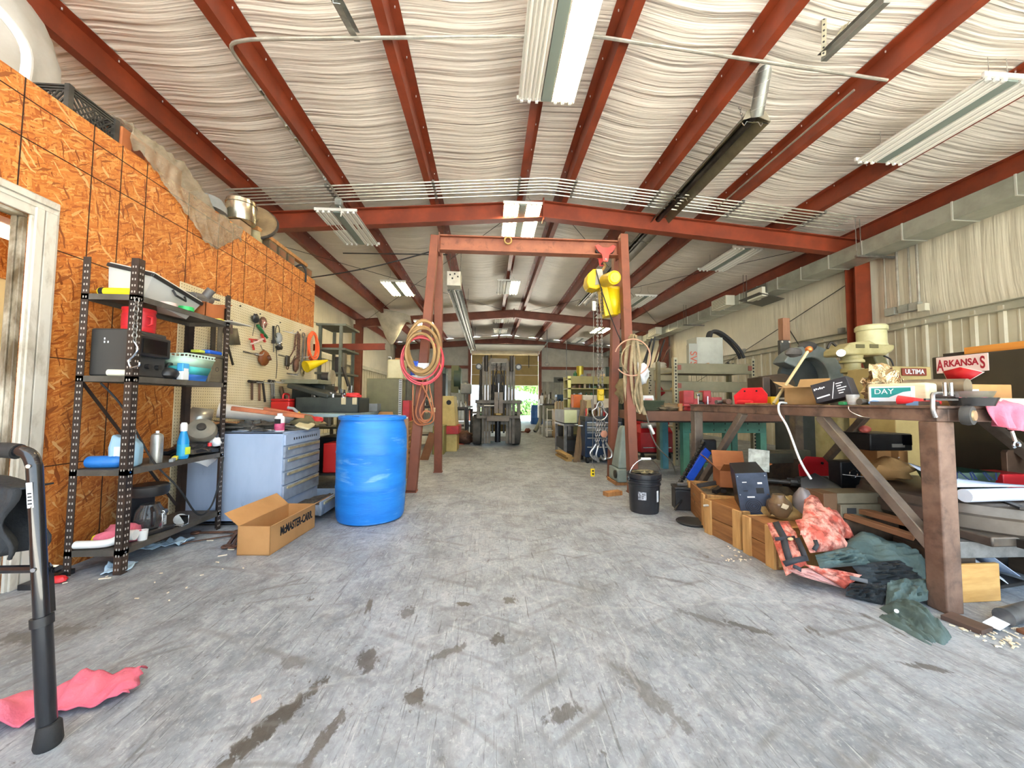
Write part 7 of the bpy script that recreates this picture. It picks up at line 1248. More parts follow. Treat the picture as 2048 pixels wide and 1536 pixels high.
one('leaf_litter', B().blob((0, 0, .008), (.09, .07, .012), 4, .9, 6, 20), mat('dry_litter', '#8c8160', '#4d4834', 30, .9), 'dry dust and litter on the bucket lid', 'litter', (1.46, 3.43, .351), kind=None) if 0 else tag(B().blob((0, 0, .006), (.09, .07, .012), 4, .9, 6, 20).make('leaf_litter', mat('dry_litter', '#8c8160', '#4d4834', 30, .9)), 'dry litter lying on the black bucket lid', 'litter', kind='stuff').__setattr__('location', (1.46, 3.43, .356))
t = thing('battery_box', 'small black battery standing beside the bucket', 'battery', (1.86, 3.5, 0), -15); B().bb(-.075, .075, -.085, .085, 0, .19).make('case', BLACKP, t, bev=.008); B().bb(-.08, .08, -.09, .09, .19, .215).make('top', BLACKP, t, bev=.006); B().bar((-.05, -.03, .235), (.06, -.02, .235), .03, .03, (0, 0, 1)).make('terminal_bar', STEEL, t, bev=.004); B().bar((-.09, -.12, .01), (-.02, -.09, .1), .02, .01).make('strap', BLACKP, t)
CRW = mat('old_crate_wood', '#9c6a3a', '#7d5229', 4, .7, st=(.8, 6, 6), dirt='#5a3b20', ds=3, da=.3); CRP = mat('pale_crate_end', '#c69a5f', '#a87c45', 4, .7, st=(6, 6, .8), dirt='#5f482c', ds=6, da=.3)
def crate(label, p0, p1, dep, h, open_=True):
    p0, p1 = V((p0.x, p0.y, 0)), V((p1.x, p1.y, 0)); u = (p1-p0).normalized(); L_ = (p1-p0).length; n = V((-u.y, u.x, 0)); n = n if n.x > 0 else -n
    t = thing('wooden_crate', label, 'crate', p0+u*L_/2+n*dep/2, degrees(atan2(u.y, u.x)))
    s = 1 if V((-u.y, u.x, 0)).dot(n) > 0 else -1
    k = .018
    for q in (-1, 1): B().bb(-L_/2, L_/2, q*dep/2-k/2, q*dep/2+k/2, .0, h*.48).bb(-L_/2, L_/2, q*dep/2-k/2, q*dep/2+k/2, h*.5, h).make('side_boards', CRW, t, bev=.002)
    for q in (-1, 1): B().bb(q*L_/2-(k if q > 0 else 0), q*L_/2+(k if q < 0 else 0), -dep/2, dep/2, 0, h).make('end_board', CRP, t, bev=.002); B().bb(q*L_/2-(.06 if q > 0 else -.0), q*L_/2+(.06 if q < 0 else 0), -s*dep/2-.018*s, -s*dep/2, 0, h) and B().box((q*(L_/2-.035), -s*(dep/2+.016), h/2), (.07, .016, h)).make('cleat', CRP, t, bev=.002)
    B().bb(-L_/2, L_/2, -dep/2, dep/2, .0, .015).make('bottom', CRW, t)
    if not open_: B().bb(-L_/2, L_/2, -dep/2, dep/2, h-.02, h-.004).make('lid', CRW, t)
    return t
crate('open wooden crate beside the small black battery', G(1380, 1018), G(1414, 1058), .36, .27)
crate('wooden crate under the dark computer case', G(1414, 1064), G(1487, 1100), .36, .26, False)
crate('wooden crate under the camouflage vest', G(1492, 1104), G(1556, 1140), .34, .25, False)
for k, (x, y, rz, l) in enumerate(((2.02, 3.1, 30, .3), (2.06, 3.18, 60, .34), (1.98, 3.2, -20, .24))): one('scrap_bar', B().bar((-l/2, 0, 0), (l/2, 0, .06), .04, .03), IRON, ['dark scrap bar in the open crate, front one', 'dark scrap bar in the open crate, longest', 'dark scrap bar in the open crate, rear one'][k], 'bar', (x, y, .27), rz)
one('crate_fill', B().blob((0, 0, 0), (.15, .15, .09), 2, .6, 5, 18), mat('oily_parts'), 'dark oily scrap filling the open wooden crate', 'scrap', (1.99, 3.2, .16), ang=60)['kind'] = 'stuff'
q = at(1495, 1000, 2.62); t = thing('computer_case', 'dark computer case standing tilted on the wooden crate', 'computer', (1.935, 2.64, .25), r=E3(5, -7, -28)); t.scale = (.9, .86, .86); BC = mat('scuffed_black_panel', '#26282a', '#34373a', 5, .35, .3, dirt='#6f7477', ds=10, da=.22)
B().bb(-.1, .1, -.19, .19, 0, .34).make('case', BC, t, bev=.004); fp = B().bb(-.105, .105, -.203, -.19, -.003, .343).make('back_panel', mat('blue_black_panel', '#333c4c', '#465062', 5, .35, .4, dirt='#66707e', ds=8, da=.25), t, bev=.002)
for (x, z, w_, h_, m_) in ((.045, .2, .05, .045, INK), (.05, .26, .03, .014, WPL), (-.05, .27, .03, .006, WPL), (-.05, .2, .03, .006, INK), (-.02, .15, .05, .01, WPL)): B().bb(x-w_/2, x+w_/2, -.2045, -.2032, z-h_/2, z+h_/2).make('port', m_, fp)
b = B()
for k in range(4): b.ring((-.01, -.2038, .075), .015+.013*k, .0016, (0, 1, 0), 22, 4)
b.make('fan_grille', INK, fp)
for x in (-.09, .09):
    for z in (.02, .17, .32): B().cyl((x, -.203, z), (x, -.207, z), .005, n=8).make('screw', CHROME, fp)
carton('open orange-brown carton behind the computer case', V((2.12, 3.12, .30)), -20, .26, .24, .14, mat('orange_brown_card', '#a8693c', '#95592f', 4, .8), (60, 45, 25, 60), name='opened_carton', fd=.15)
one('scrap_heap', B().blob((0, 0, .12), (.3, .3, .18), 7, .5, 3.5, 24, .65), mat('oily_parts'), 'dark heap of scrap behind the wooden crates', 'scrap', (2.35, 3.15, 0), ang=60)['kind'] = 'stuff'
p = at(1517, 942, 2.86); one('metal_sheet', B().bb(-.075, .075, -.003, .003, 0, .17), mat('mottled_aluminium', '#a9a79a', '#6f6e64', 12, .4, .6), 'mottled grey metal sheet standing behind the computer case', 'sheet', p, -15, r=(-8, 5, -18))
# blue bar and black chain leaning on the table brace
a, e = at(1372, 968, 3.62), at(1420, 886, 3.72); t = thing('blue_bar', 'bright blue bar with a black chain leaning on the far table leg', 'bar', a); B(a).bar(a+(e-a)*.1, a+(e-a)*.82+V((.02, 0, 0)), .085, .03, (0, 1, 0)).make('blue_bar_body', mat('royal_blue', '#2456d0', '#1d49b5', 4, .4), t, bev=.006)
b = B(a); d = (e-a)
for k in range(11): q = a+d*(.02+k*.092)+V((-.07, -.02, .02)); b.bar(q-d*.035, q+d*.035, .03, .03)
b.make('chain_guard', BLACKP, t); B(a).box(e+V((-.02, 0, -.04)), (.16, .06, .16)).make('head', BLACKP, t, bev=.02)
# camouflage vest
CAMO = mat('orange_camouflage', '#f0a896', '#c65a48', 12, .8, lo=.44, hi=.56, dirt='#6e3126', ds=19, da=.44, bump=.2, bs=40)
A_ = lambda x, y, Y: at(x, y, Y)
t = thing('life_vest', 'orange camouflage vest with black straps slumped on the crates', 'vest', G(1600, 1150)); o_ = t.location.copy()
pillow(B(o_), (A_(1612, 976, 2.40), A_(1650, 985, 2.40), A_(1712, 1078, 2.14), A_(1600, 1070, 2.02)), .055, sd=1).make('front_panel', CAMO, t, ang=80)
pillow(B(o_), (A_(1590, 1040, 2.12), A_(1640, 1030, 2.16), A_(1705, 1098, 2.05), A_(1620, 1106, 1.98)), .05, sd=3).make('lower_pocket', CAMO, t, ang=80)
sp_ = pillow(B(o_), (A_(1534, 1046, 2.22), A_(1576, 1042, 2.24), A_(1614, 1128, 1.98), A_(1572, 1152, 1.98)), .045, sd=5).make('side_panel', CAMO, t, ang=80)
pillow(B(o_), (A_(1606, 1128, 1.95), A_(1668, 1138, 1.93), A_(1724, 1150, 1.88), A_(1690, 1178, 1.90)), .03, sd=8).make('hem_roll', CAMO, t, ang=80); pillow(B(o_), (A_(1575, 1140, 1.97), A_(1625, 1135, 1.96), A_(1690, 1178, 1.92), A_(1600, 1152, 1.96)), .02, sd=9).make('pale_hem', mat('pale_pink_cloth', '#d3a39c', '#b8847c', 7, .8), t, ang=80)
WEB = mat('black_webbing', '#2c2e34', r=.7)
def web(pts, w_, par, m_=WEB):
    b = B(o_); P_ = [V(p) for p in pts]; b.v = []; n = len(P_); vs = []
    for i, q in enumerate(P_):
        d = (P_[min(n-1, i+1)]-P_[max(0, i-1)]).normalized(); vw = (V((0, 0, 1))-q).normalized(); s = d.cross(vw).normalized()*w_/2; vs += [q-s+vw*.05, q+s+vw*.05]
    b.add(vs, [(2*i, 2*i+1, 2*i+3, 2*i+2) for i in range(n-1)]); return b.make('strap', m_, par, sol=.004)
web([A_(1551, 1044, 2.22), A_(1566, 1072, 2.14), A_(1572, 1098, 2.07), A_(1580, 1124, 2.0)], .035, t); web([A_(1594, 1076, 2.10), A_(1606, 1104, 2.04), A_(1612, 1122, 2.0)], .028, t); web([A_(1550, 1078, 2.13), A_(1566, 1077, 2.12), A_(1590, 1075, 2.12)], .02, t); web([A_(1568, 1128, 1.99), A_(1592, 1120, 1.98), A_(1614, 1116, 2.0)], .028, t); web([A_(1586, 1132, 1.96), A_(1600, 1138, 1.95), A_(1598, 1142, 1.95)], .02, t)
web([A_(1630, 1080, 2.0), A_(1634, 1090, 1.98), A_(1628, 1100, 1.97)], .02, t)
b = B(o_).blob(A_(1605, 1006, 2.34), (.045, .06, .1), 3, .15, 2, 18); b.make('grey_lining', mat('grey_satin', '#8a8484', '#6b6666', 4, .35), t, ang=80)
b = B(o_).blob(A_(1581, 1078, 2.06), (.018, .008, .009), 1, 0); b.make('tag', mat('cream_tag'), t)
t = thing('glass_globe', 'brownish glass globe with a paper tag on the crate beside the vest', 'globe', (1.93, 2.38, .255)); B().lathe([(.0, 0), (.05, .01), (.075, .06), (.07, .1), (.04, .13), (.035, .15)], n=24).make('globe', mat('brown_glass', '#5f4a35', '#7d664a', 4, .12, alpha=.85), t); B().box((-.02, -.075, .09), (.05, .004, .03), rot(10, 20, 10)).make('paper_tag', mat('old_paper', '#cdbb98', r=.7), t)
one('tan_debris', B().blob((0, 0, .05), (.14, .12, .09), 3, .7, 4, 18, .5), mat('tan_scraps', '#7d6438', '#a08550', 12, .8), 'tan paper scraps piled on the crate behind the vest', 'scraps', (2.03, 2.42, .22), ang=60)['kind'] = 'stuff'
# dark green trousers
GRN = mat('dark_green_cloth', '#536664', '#3d4e4b', 5, .85, bump=.3, bs=30); GRN2 = mat('black_green_lining', '#23282b', '#2f3639', 6, .85)
t = thing('work_trousers', 'dark green work trousers crumpled at the foot of the steel table', 'trousers', G(1760, 1215)); o_ = t.location.copy()
pillow(B(o_), (A_(1668, 1100, 2.05), A_(1722, 1062, 2.15), A_(1858, 1120, 1.98), A_(1852, 1168, 1.86)), .06, 30, 24, .05, 4.2, 2).make('seat', GRN, t, ang=80)
pillow(B(o_), (A_(1630, 1110, 1.96), A_(1700, 1092, 2.0), A_(1745, 1128, 1.9), A_(1640, 1138, 1.92)), .05, 26, 20, .05, 6, 4).make('waist', GRN, t, ang=80)
pillow(B(o_), (A_(1700, 1128, 1.92), A_(1800, 1120, 1.92), A_(1860, 1170, 1.83), A_(1740, 1176, 1.86)), .03, 30, 20, .06, 8, 6).make('lining', GRN2, t, ang=80)
pillow(B(o_), (A_(1700, 1166, 1.88), A_(1775, 1170, 1.84), A_(1765, 1212, 1.79), A_(1690, 1190, 1.86)), .03, 26, 18, .05, 7, 8).make('leg', GRN2, t, ang=80)
pillow(B(o_), (A_(1775, 1160, 1.85), A_(1858, 1158, 1.82), A_(1856, 1200, 1.74), A_(1770, 1222, 1.75)), .035, 26, 18, .035, 4.5, 9).make('knee', GRN, t, ang=80)
def legtube(b, pts, r, sd):
    b.tube(spline([V(p) for p in pts], 10), r, 18); n0 = b.v
    b.v = [v+V((noise.noise(v*11+V((sd, 0, 0)))*.035, noise.noise(v*11+V((0, sd, 3)))*.035, 0))+V((0, 0, noise.noise(v*9+V((1, 1, sd)))*.025)) for v in n0]
    for v in b.v:
        if v.z+b.o.z < .004: v.z = .004-b.o.z
    return b
p_ = [G(1775, 1228), G(1800, 1240), G(1850, 1265), G(1893, 1290)]; pillow(B(o_), (A_(1758, 1216, 1.76), A_(1812, 1206, 1.80), A_(1908, 1282, 1.53), A_(1890, 1306, 1.47)), .075, 34, 22, .035, 4.5, 14, .02).make('leg', GRN, t, ang=80); pillow(B(o_), (A_(1750, 1236, 1.70), A_(1800, 1222, 1.74), A_(1880, 1290, 1.51), A_(1868, 1302, 1.47)), .03, 30, 18, .03, 5, 19, .02).make('leg', GRN, t, ang=80)
B(o_).cyl(A_(1793, 1222, 1.66), A_(1793, 1222, 1.655), .008).make('snap_button', CHROME, t); web([A_(1700, 1155, 1.85), A_(1735, 1163, 1.83)], .02, t, mat('grey_webbing', '#5c5d5f', r=.7))
one('rubber_mat', B().lathe([(.02, 0), (.12, 0), (.13, .012), (.12, .02), (.1, .012), (0, .012)], n=26), RUBBER, 'flat black rubber disc on the floor before the open crate', 'mat', G(1385, 1046))
one('cord_end', B().ring((0, 0, .12), .1, .009, (.5, 1, .1), 22, 6, 1.2, 3.8), mat('white_grey_cord', '#a59f92', r=.6), 'stiff grey cord arching out of the crate end', 'cord', G(1418, 1068))
# ---------------- stored under the steel table ----------------
def stack(name, lab, cat, c, d, rz, m_, tilt=None, **k): return one(name, B().box((0, 0, d[2]/2), d), m_, lab, cat, c, rz, r=tilt, bev=.004, **k)
stack('low_skid', 'dark low wooden skid on the floor under the steel table', 'skid', (2.72, 2.85, 0), (.9, 1.3, .22), 0, mat('dark_skid_wood', '#4d3c2c', '#3a2d21', 4, .8, st=(5, .6, 5)))
GIR = mat('grey_greasy_iron', '#7d7972', '#5a5650', 8, .5, .4)
for k in range(16):
    p = az(1545+rnd.random()*70, 940+rnd.random()*40, .24); l = .12+.16*rnd.random(); r_ = .012+.012*rnd.random(); rz = rnd.uniform(-40, 60)
    one('iron_tool', B().cyl((-l/2, 0, r_), (l/2, 0, r_), r_, r_*.8, n=10).cyl((l/2-.02, 0, r_*1.3), (l/2+.03, 0, r_*1.3), r_*1.6, n=10), GIR, 'grey greasy tool in the heap under the steel table', 'tool', (min(p.x, 3.1), max(2.3, min(p.y, 3.4)), .221+.018*(k//5)), rz, group='grey tools heaped under the table')
for (lab, x, y, Y, d, rz, m_) in (('grey-green squared beam lying under the far end of the steel table', 1552, 905, 3.65, (.3, .12, .1), 8, mat('grey_green_beam', '#66695a', '#525548', 4, .5)), ('second grey-green beam lying behind the first under the steel table', 1578, 900, 3.85, (.42, .1, .09), 4, mat('grey_green_beam')), ('pale cut end of timber under the far end of the steel table', 1520, 905, 3.6, (.1, .1, .09), 6, mat('pale_timber', '#8f8a78', '#736e5d', 5, .7))):
    p = at(x, y, Y); h = p.z-d[2]; stack('squared_stock', lab, 'beam stock', (p.x, Y, h), d, rz, m_); stack('support_block', 'dark support block under the '+' '.join(lab.split()[:3]), 'block', (p.x, Y, 0), (d[0]*.8, d[1]*.9, h-.001), rz, mat('dark_skid_wood'))
p = at(1632, 940, 3.3); t = thing('red_guard_plate', 'second red plate with clipped corners leaning under the steel table', 'plate', (p.x, 3.3, .23)); B().prism([(-.16, 0), (.16, 0), (.16, .1), (.1, .17), (-.06, .18), (-.15, .1)], .012, (0, 0, .11), rot(78, 0, 0)).make('plate', mat('vivid_red'), t); B().cyl((.05, -.01, .23), (.05, -.02, .23), .012).make('hole', INK, t)
p = at(1652, 962, 2.75); one('grey_sheet', B().add([(-.2, 0, .0), (.17, -.05, .0), (.19, .1, .07), (.02, .12, .16), (-.12, .1, .12)], [(0, 1, 2, 3, 4)]), mat('dull_zinc_sheet', '#858a8c', '#73787a', 3, .4, .5), 'dull grey metal sheet lying tilted under the steel table', 'sheet', (p.x, 2.75, .29), sol=.004)
one('white_strap', B().bar((0, 0, 0), (.2, -.02, -.02), .012, .003, (0, 0, 1)), WPL, 'thin white plastic strap beside the dull grey sheet', 'strap', at(1686, 949, 2.5))
p = at(1688, 925, 3.0); t = thing('black_housing', 'black housing with a round hole under the steel table', 'housing', (p.x, 3.0, .23)); B().bb(-.09, .09, -.06, .06, 0, .3).make('shell', BLACKP, t, bev=.01); B().ring((.02, -.062, .2), .035, .006, (0, 1, 0)).make('port_ring', CHROME, t)
p = at(1768, 925, 3.15); t = thing('taped_carton', 'taped brown carton with a teal sticker under the steel table', 'box', (p.x, 3.2, .23)); B().bb(-.15, .14, -.13, .13, 0, .37).make('body', CARD, t, bev=.004); B().bb(-.02, .05, -.1315, -.1305, 0, .37).make('tape_strip', mat('brown_tape', '#8a5f36', r=.4), t); B().bb(-.07, -.02, -.1325, -.1315, .23, .27).make('teal_sticker', mat('teal_sticker', '#5cb3c2', r=.5), t); b = B()
for k in range(6): b.bb(.03+.012*(k % 2), .045+.012*(k % 2), -.133, -.1315, .16+k*.03, .168+k*.03)
b.make('white_scratches', PAPER, t)['kind'] = 'stuff'
t = thing('old_television', 'black television set on the taped carton under the table top', 'television', (p.x-.0, 3.22, .601)); B().bb(-.2, .2, -.14, .16, 0, .15).make('case', BLACKP, t, bev=.01); B().bb(.0, .12, -.145, -.14, .03, .06).make('grey_strip', mat('grey_strip', '#8f8c84', r=.4), t); B().bb(.1, .19, -.146, -.139, .05, .14).make('screen', mat('dark_screen', '#0c0d16', r=.1), t)
one('pink_lamp', B().blob((0, 0, .03), (.05, .04, .035), 2, .15), mat('pink_glass', '#d8726a', '#c2594f', 6, .4), 'pink glassy lump on top of the black television', 'lamp', (p.x-.14, 3.18, .752))
p = at(1815, 955, 2.45); t = thing('paper_sack', 'brown paper sack with green print and a white label under the table', 'sack', (p.x, 2.5, .24)); B().blob((0, 0, .08), (.17, .13, .1), 4, .4, 2.2, 24, .7).make('sack', mat('brown_sack', '#a9824f', '#8f6b3d', 4, .8), t, ang=70); B().blob((.03, -.03, .125), (.1, .09, .065), 6, .3, 2, 18).make('green_print', mat('sack_green', '#4d7a5c', '#3f684d', 5, .8), t, ang=70); B().box((.08, -.132, .1), (.07, .006, .08), rot(-25, 15, 20)).make('label_sheet', PAPER, t)
stack('sack_shelf', 'dark block under the brown paper sack', 'block', (p.x, 2.52, 0), (.34, .3, .23), 0, mat('dark_skid_wood'))
c = at(1705, 1005, 2.25); t = thing('steel_slide', 'old two-tier steel machine slide under the table behind the vest', 'machine part', (c.x+.02, 2.26, .30)); SL = mat('aged_grey_steel', '#6e6654', '#57503f', 5, .5, .4)
B().bb(-.16, .22, -.07, .09, 0, .085).make('base_block', SL, t, bev=.004); B().bb(-.16, .12, -.05, .09, .085, .15).make('top_block', SL, t, bev=.004); B().bb(-.12, -.06, -.072, -.069, .03, .065).make('square_hole', INK, t); B().bb(-.25, -.16, -.05, .09, 0, .15).make('brown_end', mat('brown_casting', '#5f4429', '#4b3520', 5, .6), t, bev=.004); B().cyl((-.25, -.02, .06), (-.30, -.02, .06), .014).cyl((-.30, -.02, .06), (-.32, -.02, .06), .024, n=14).make('handle_screw', CHROME, t)
stack('slide_support', 'dark block under the two-tier steel slide', 'block', (c.x+.02, 2.28, 0), (.42, .2, .299), 0, mat('dark_skid_wood'))
for k, (x0, y0, Y0, x1, y1, Y1, w_, lab) in enumerate(((1680, 1010, 2.3, 1838, 1052, 1.98, .07, 'long brown lumber board slanting under the near table brace'), (1690, 1030, 2.2, 1830, 1075, 1.95, .06, 'second brown lumber board below the slanting one'))):
    a, e = at(x0, y0, Y0), at(x1, y1, Y1); one('lumber', B(a).bar(a, e, w_, .03, (0, 0, 1)), mat('brown_lumber', '#7b5030', '#63401f', 4, .7), lab, 'board', a, bev=.003)
p = at(1762, 1086, 2.0); stack('plywood_offcut', 'small plywood offcut standing behind the trousers', 'plywood', (p.x, 2.02, .07), (.16, .02, .1), 3, PLY); stack('offcut_support', 'dark board under the small plywood offcut', 'board', (p.x, 2.06, 0), (.4, .14, .069), 3, mat('dark_skid_wood'))
for k, (x, y, Y) in enumerate(((1830, 985, 2.2), (1842, 1002, 2.1))): one('printed_packet', B().blob((0, 0, .0), (.07, .05, .03), k, .4, 2, 14), (mat('teal_packet', '#5f7f86', '#8fa6a8', 9, .3), mat('violet_packet', '#3a3370', '#6b2f3c', 9, .4))[k], ['crumpled teal packet behind the near table leg', 'crumpled violet packet behind the near table leg'][k], 'packet', at(x, y, Y))
# rotary table and drawings right of the near leg
RT = mat('oily_brown_grey_iron', '#6b6258', '#544c44', 6, .4, .5, dirt='#7f6a52', ds=6, da=.25)
t = thing('rotary_table', 'big round iron rotary table lying right of the near table leg', 'machine part', (2.95, 2.12, .30)); B().lathe([(.0, .04), (.5, .04), (.515, .06), (.515, .125), (.50, .135), (.49, .18), (.47, .19), (0, .19)], n=56).make('round_top', RT, t); B().bb(-.45, .45, -.4, .35, 0, .05).make('base_casting', RT, t, bev=.008)
B().box((.0, -.513, .095), (.09, .006, .035)).make('maker_plate', mat('yellow_plate', '#d9c65c', r=.4), t); B().bb(-.32, -.27, -.43, -.4, .0, .04).make('lug', IRON, t)
for a in (200, 235, 270, 305): B().box((.42*cos(radians(a)), .42*sin(radians(a)), .193), (.18, .03, .012), rot(0, 0, a)).make('tee_slot', IRON, t)
stack('iron_stock', 'grey scuffed iron beam under the round rotary table', 'beam stock', (2.88, 1.86, .215), (.92, .12, .084), 0, mat('scuffed_grey_iron', '#6f6e6c', '#8b8a87', 14, .5, .4))
for x in (2.5, 3.25): stack('beam_block', 'dark block under the scuffed iron beam', 'block', (x, 1.98, 0), (.12, .3, .214), 0, mat('dark_skid_wood'), group='blocks under the scuffed beam')
stack('rear_block', 'dark timber holding the back of the rotary table', 'block', (2.95, 2.42, 0), (.7, .12, .299), 0, mat('dark_skid_wood'))
p = at(1968, 1215, 1.78); stack('plywood_offcut', 'light plywood board standing on edge right of the near table leg', 'plywood', (p.x+.0, 1.8, 0.0), (.24, .02, .19), 2, mat('light_plywood', '#d2a765', '#b98a4a', 4, .6, st=(.8, 1, 5)))
DRW = mat('drawing_sheet', '#dfe6f2', '#b9c8e4', 7, .6)
t = thing('drawing_roll', 'white rolled drawing sheets lying on the rotary table', 'drawings', (2.75, 1.82, .495)); B().tube([(-.25, 0, .035), (.1, .02, .035), (.5, .04, .035)], .034, 16).make('outer_roll', mat('white_drawing', '#e6ebf3', '#d3dcea', 3, .6), t); B().grid(lambda u, v: V((-.27+.5*u, .04+.2*v, .07+.1*(1-u)*v+.01*sin(v*6)-.05*u*v)), 12, 8).make('open_sheet', DRW, t, sol=.002)
b = B()
for k in range(9): x = -.24+.04*k; b.bar((x, .07+.012*(k % 3), .095+.01*(1-k/9)), (x+.05, .13+.02*(k % 2), .125+.01*(1-k/9)), .006, .002)
b.make('ink_lines', mat('drawing_blue_ink', '#33406e', r=.6), t)['kind'] = 'stuff'
t = thing('green_tray', 'dark green plastic tray on the back of the rotary table', 'tray', (2.93, 2.17, .492)); B().add([(-.11, -.08, 0), (.11, -.08, 0), (.11, .08, 0), (-.11, .08, 0), (-.14, -.11, .11), (.14, -.11, .11), (.14, .11, .11), (-.14, .11, .11)], [(3, 2, 1, 0), (0, 1, 5, 4), (1, 2, 6, 5), (2, 3, 7, 6), (3, 0, 4, 7)]).make('tray', mat('dark_green_plastic', '#3f5a48', '#33493b', 4, .4), t, sol=.005)
stack('red_tub', 'red plastic tub beside the dark green tray', 'tub', (3.18, 2.14, .492), (.18, .16, .1), 0, REDP)
p = at(2028, 950, 2.2); t = thing('steel_plate', 'brown steel plate standing in the dark green tray', 'plate', (p.x, 2.2, .505)); B().prism([(-.065, 0), (.065, 0), (.065, .19), (.045, .215), (-.05, .215), (-.065, .2)], .03, (0, 0, 0), rot(90)).make('plate', mat('brown_plate', '#7a6150', '#66503f', 5, .5, .3), t, bev=.003); B().cyl((0, -.016, .03), (0, -.018, .03), .012).make('bolt_hole', CHROME, t)
one('kraft_bag', B().blob((0, 0, .07), (.13, .1, .075), 8, .5, 2.4, 16, .8), mat('brown_sack'), 'crumpled kraft paper bag behind the near table leg', 'bag', (2.72, 2.38, .492), ang=50)
t = thing('spilled_papers', 'printed white papers spilled under the scuffed iron beam', 'papers', (2.78, 2.05, .0))
for k in range(4): B().box((.1*k-.1, .06*(k % 2), .06+.012*k), (.28, .22, .003), rot(25+6*k, 4*k, 20*k)).make('sheet', DRW if k % 2 else PAPER, t)
stack('flat_iron', 'dark flat iron plate on the floor under the spilled papers', 'plate', (2.75, 2.1, 0), (.5, .4, .02), 10, IRON)
a, e = G(1893, 1236)+V((0, 0, .012)), G(1975, 1268)+V((0, 0, .012)); one('channel_iron', B(a).bar(a, e, .02, .09, (1, 0, 0)), mat('brown_flat_iron', '#6c564c', '#55453d', 5, .55, .3), 'brown flat iron lying at the foot of the near table leg', 'iron', a)
a, e = V((2.36, 1.60, .038)), V((2.62, 1.66, .038)); one('pipe_piece', B(a).cyl(a, e, .037, n=18), mat('scuffed_black_pipe', '#4a4b4d', '#6d6f70', 9, .4, .3), 'black scuffed pipe on the floor at the right edge', 'pipe', a)
p = V((2.34, 1.60, 0)); one('white_strip', B().box((0, 0, .02), (.2, .05, .004), rot(10, 0, 20)), PAPER, 'white torn strip between the flat iron and the black pipe', 'paper', p)
stack('red_brown_board', 'flat red-brown board on the floor at the right edge', 'board', (2.5, 1.52, 0), (.3, .1, .018), 6, mat('red_brown_panel'))
b = B()
for k in range(214):
    u = rnd.random(); 
    if k < 150: c = V((2.1+.5*u, 1.62-.16*rnd.random()-.08*u, .002))
    elif k < 200: c = G(1560+rnd.uniform(-120, 40)*1.0, 1085+rnd.uniform(0, 40))
    else: c = V((rnd.uniform(-2.3, -1.4), rnd.uniform(2.0, 2.5), .002))
    l = .006+.014*rnd.random(); b.box(c+V((0, 0, .002)), (l, .006, .004), rot(0, 0, rnd.random()*180))
tag(b.make('wood_chips', mat('pale_chips', '#d9cdb0', '#efe9da', 9, .8)), 'pale wood chips scattered on the floor edges', 'debris', kind='stuff')
for k, (x, y, a_) in enumerate(((420, 1082, 5), (462, 1100, -10), (445, 1112, 30), (210, 1158, 20), (512, 1400, 40), (92, 1196, 12))): p = G(x, y); one('wood_splinter', B().box((0, 0, .004), (.04+.004*k, .008, .005) if k != 4 else (.028, .016, .006)), mat('pale_chips') if k != 4 else mat('peach_scrap', '#d9a58c', r=.8), ['pale splinter on the floor by the wrenches', 'pale splinter tight by the cardboard box corner', 'small splinter before the cardboard box', 'thin pale splinter before the near shelf post', 'peach scrap on the open floor before the stains', 'pale splinter on the floor under the black bag'][k], 'splinter', p, a_)
# ---------------- far left: machines and benches beyond the gantry ----------------
def far(name, lab, cat, x0, y0, x1, y1, Y, dep, m_, z0=0, **k):
    a, e = at(x0, y0, Y), at(x1, y1, Y); return one(name, B().bb(-(e.x-a.x)/2, (e.x-a.x)/2, 0, dep, 0, a.z-z0), m_, lab, cat, ((a.x+e.x)/2, Y, z0), bev=.006, **k)
YM = mat('cream_yellow_machine', '#c4ae6a', '#a99350', 4, .5, dirt='#7a6a3c', ds=4, da=.25); GPR = mat('dark_green_press', '#34493f', '#263830', 4, .45); GPO = mat('olive_press', '#565a33', '#474b29', 4, .5)
a, e = at(890, 790, 7.6), at(912, 852, 7.6); t = thing('cream_machine', 'cream wedge-sided machine with a red base left of the forklift', 'machine', (a.x+.1, 7.6, 0)); o_ = t.location.copy(); Z = lambda y, Y: at(900, y, Y).z
B(o_).add([(a.x-.05, 7.6, Z(852, 7.6)), (e.x+.0, 7.6, Z(852, 7.6)), (e.x-.06, 7.6, Z(792, 7.6)), (a.x-.05, 7.6, Z(792, 7.6)), (a.x-.05, 8.3, Z(852, 7.6)), (e.x, 8.3, Z(852, 7.6)), (e.x-.06, 8.3, Z(792, 7.6)), (a.x-.05, 8.3, Z(792, 7.6))], [(0, 1, 2, 3), (7, 6, 5, 4), (0, 4, 5, 1), (1, 5, 6, 2), (2, 6, 7, 3), (3, 7, 4, 0)]).make('upper_body', YM, t, bev=.01); B(o_).cyl((a.x+.08, 7.59, Z(805, 7.6)), (a.x+.08, 7.6, Z(805, 7.6)), .05).make('dark_hole', INK, t)
B(o_).bb(a.x-.05, e.x+.06, 7.55, 8.3, Z(868, 7.6), Z(852, 7.6)).make('red_band', RED, t, bev=.01); B(o_).bb(a.x, e.x+.02, 7.65, 8.2, 0, Z(868, 7.6)).make('base_cabinet', YM, t, bev=.01)
x0 = at(885, 740, 12.).x; t = thing('punch_press', 'tall dark green press with a round flywheel left of the forklift', 'machine', (x0+.3, 12.2, 0)); o_ = t.location.copy()
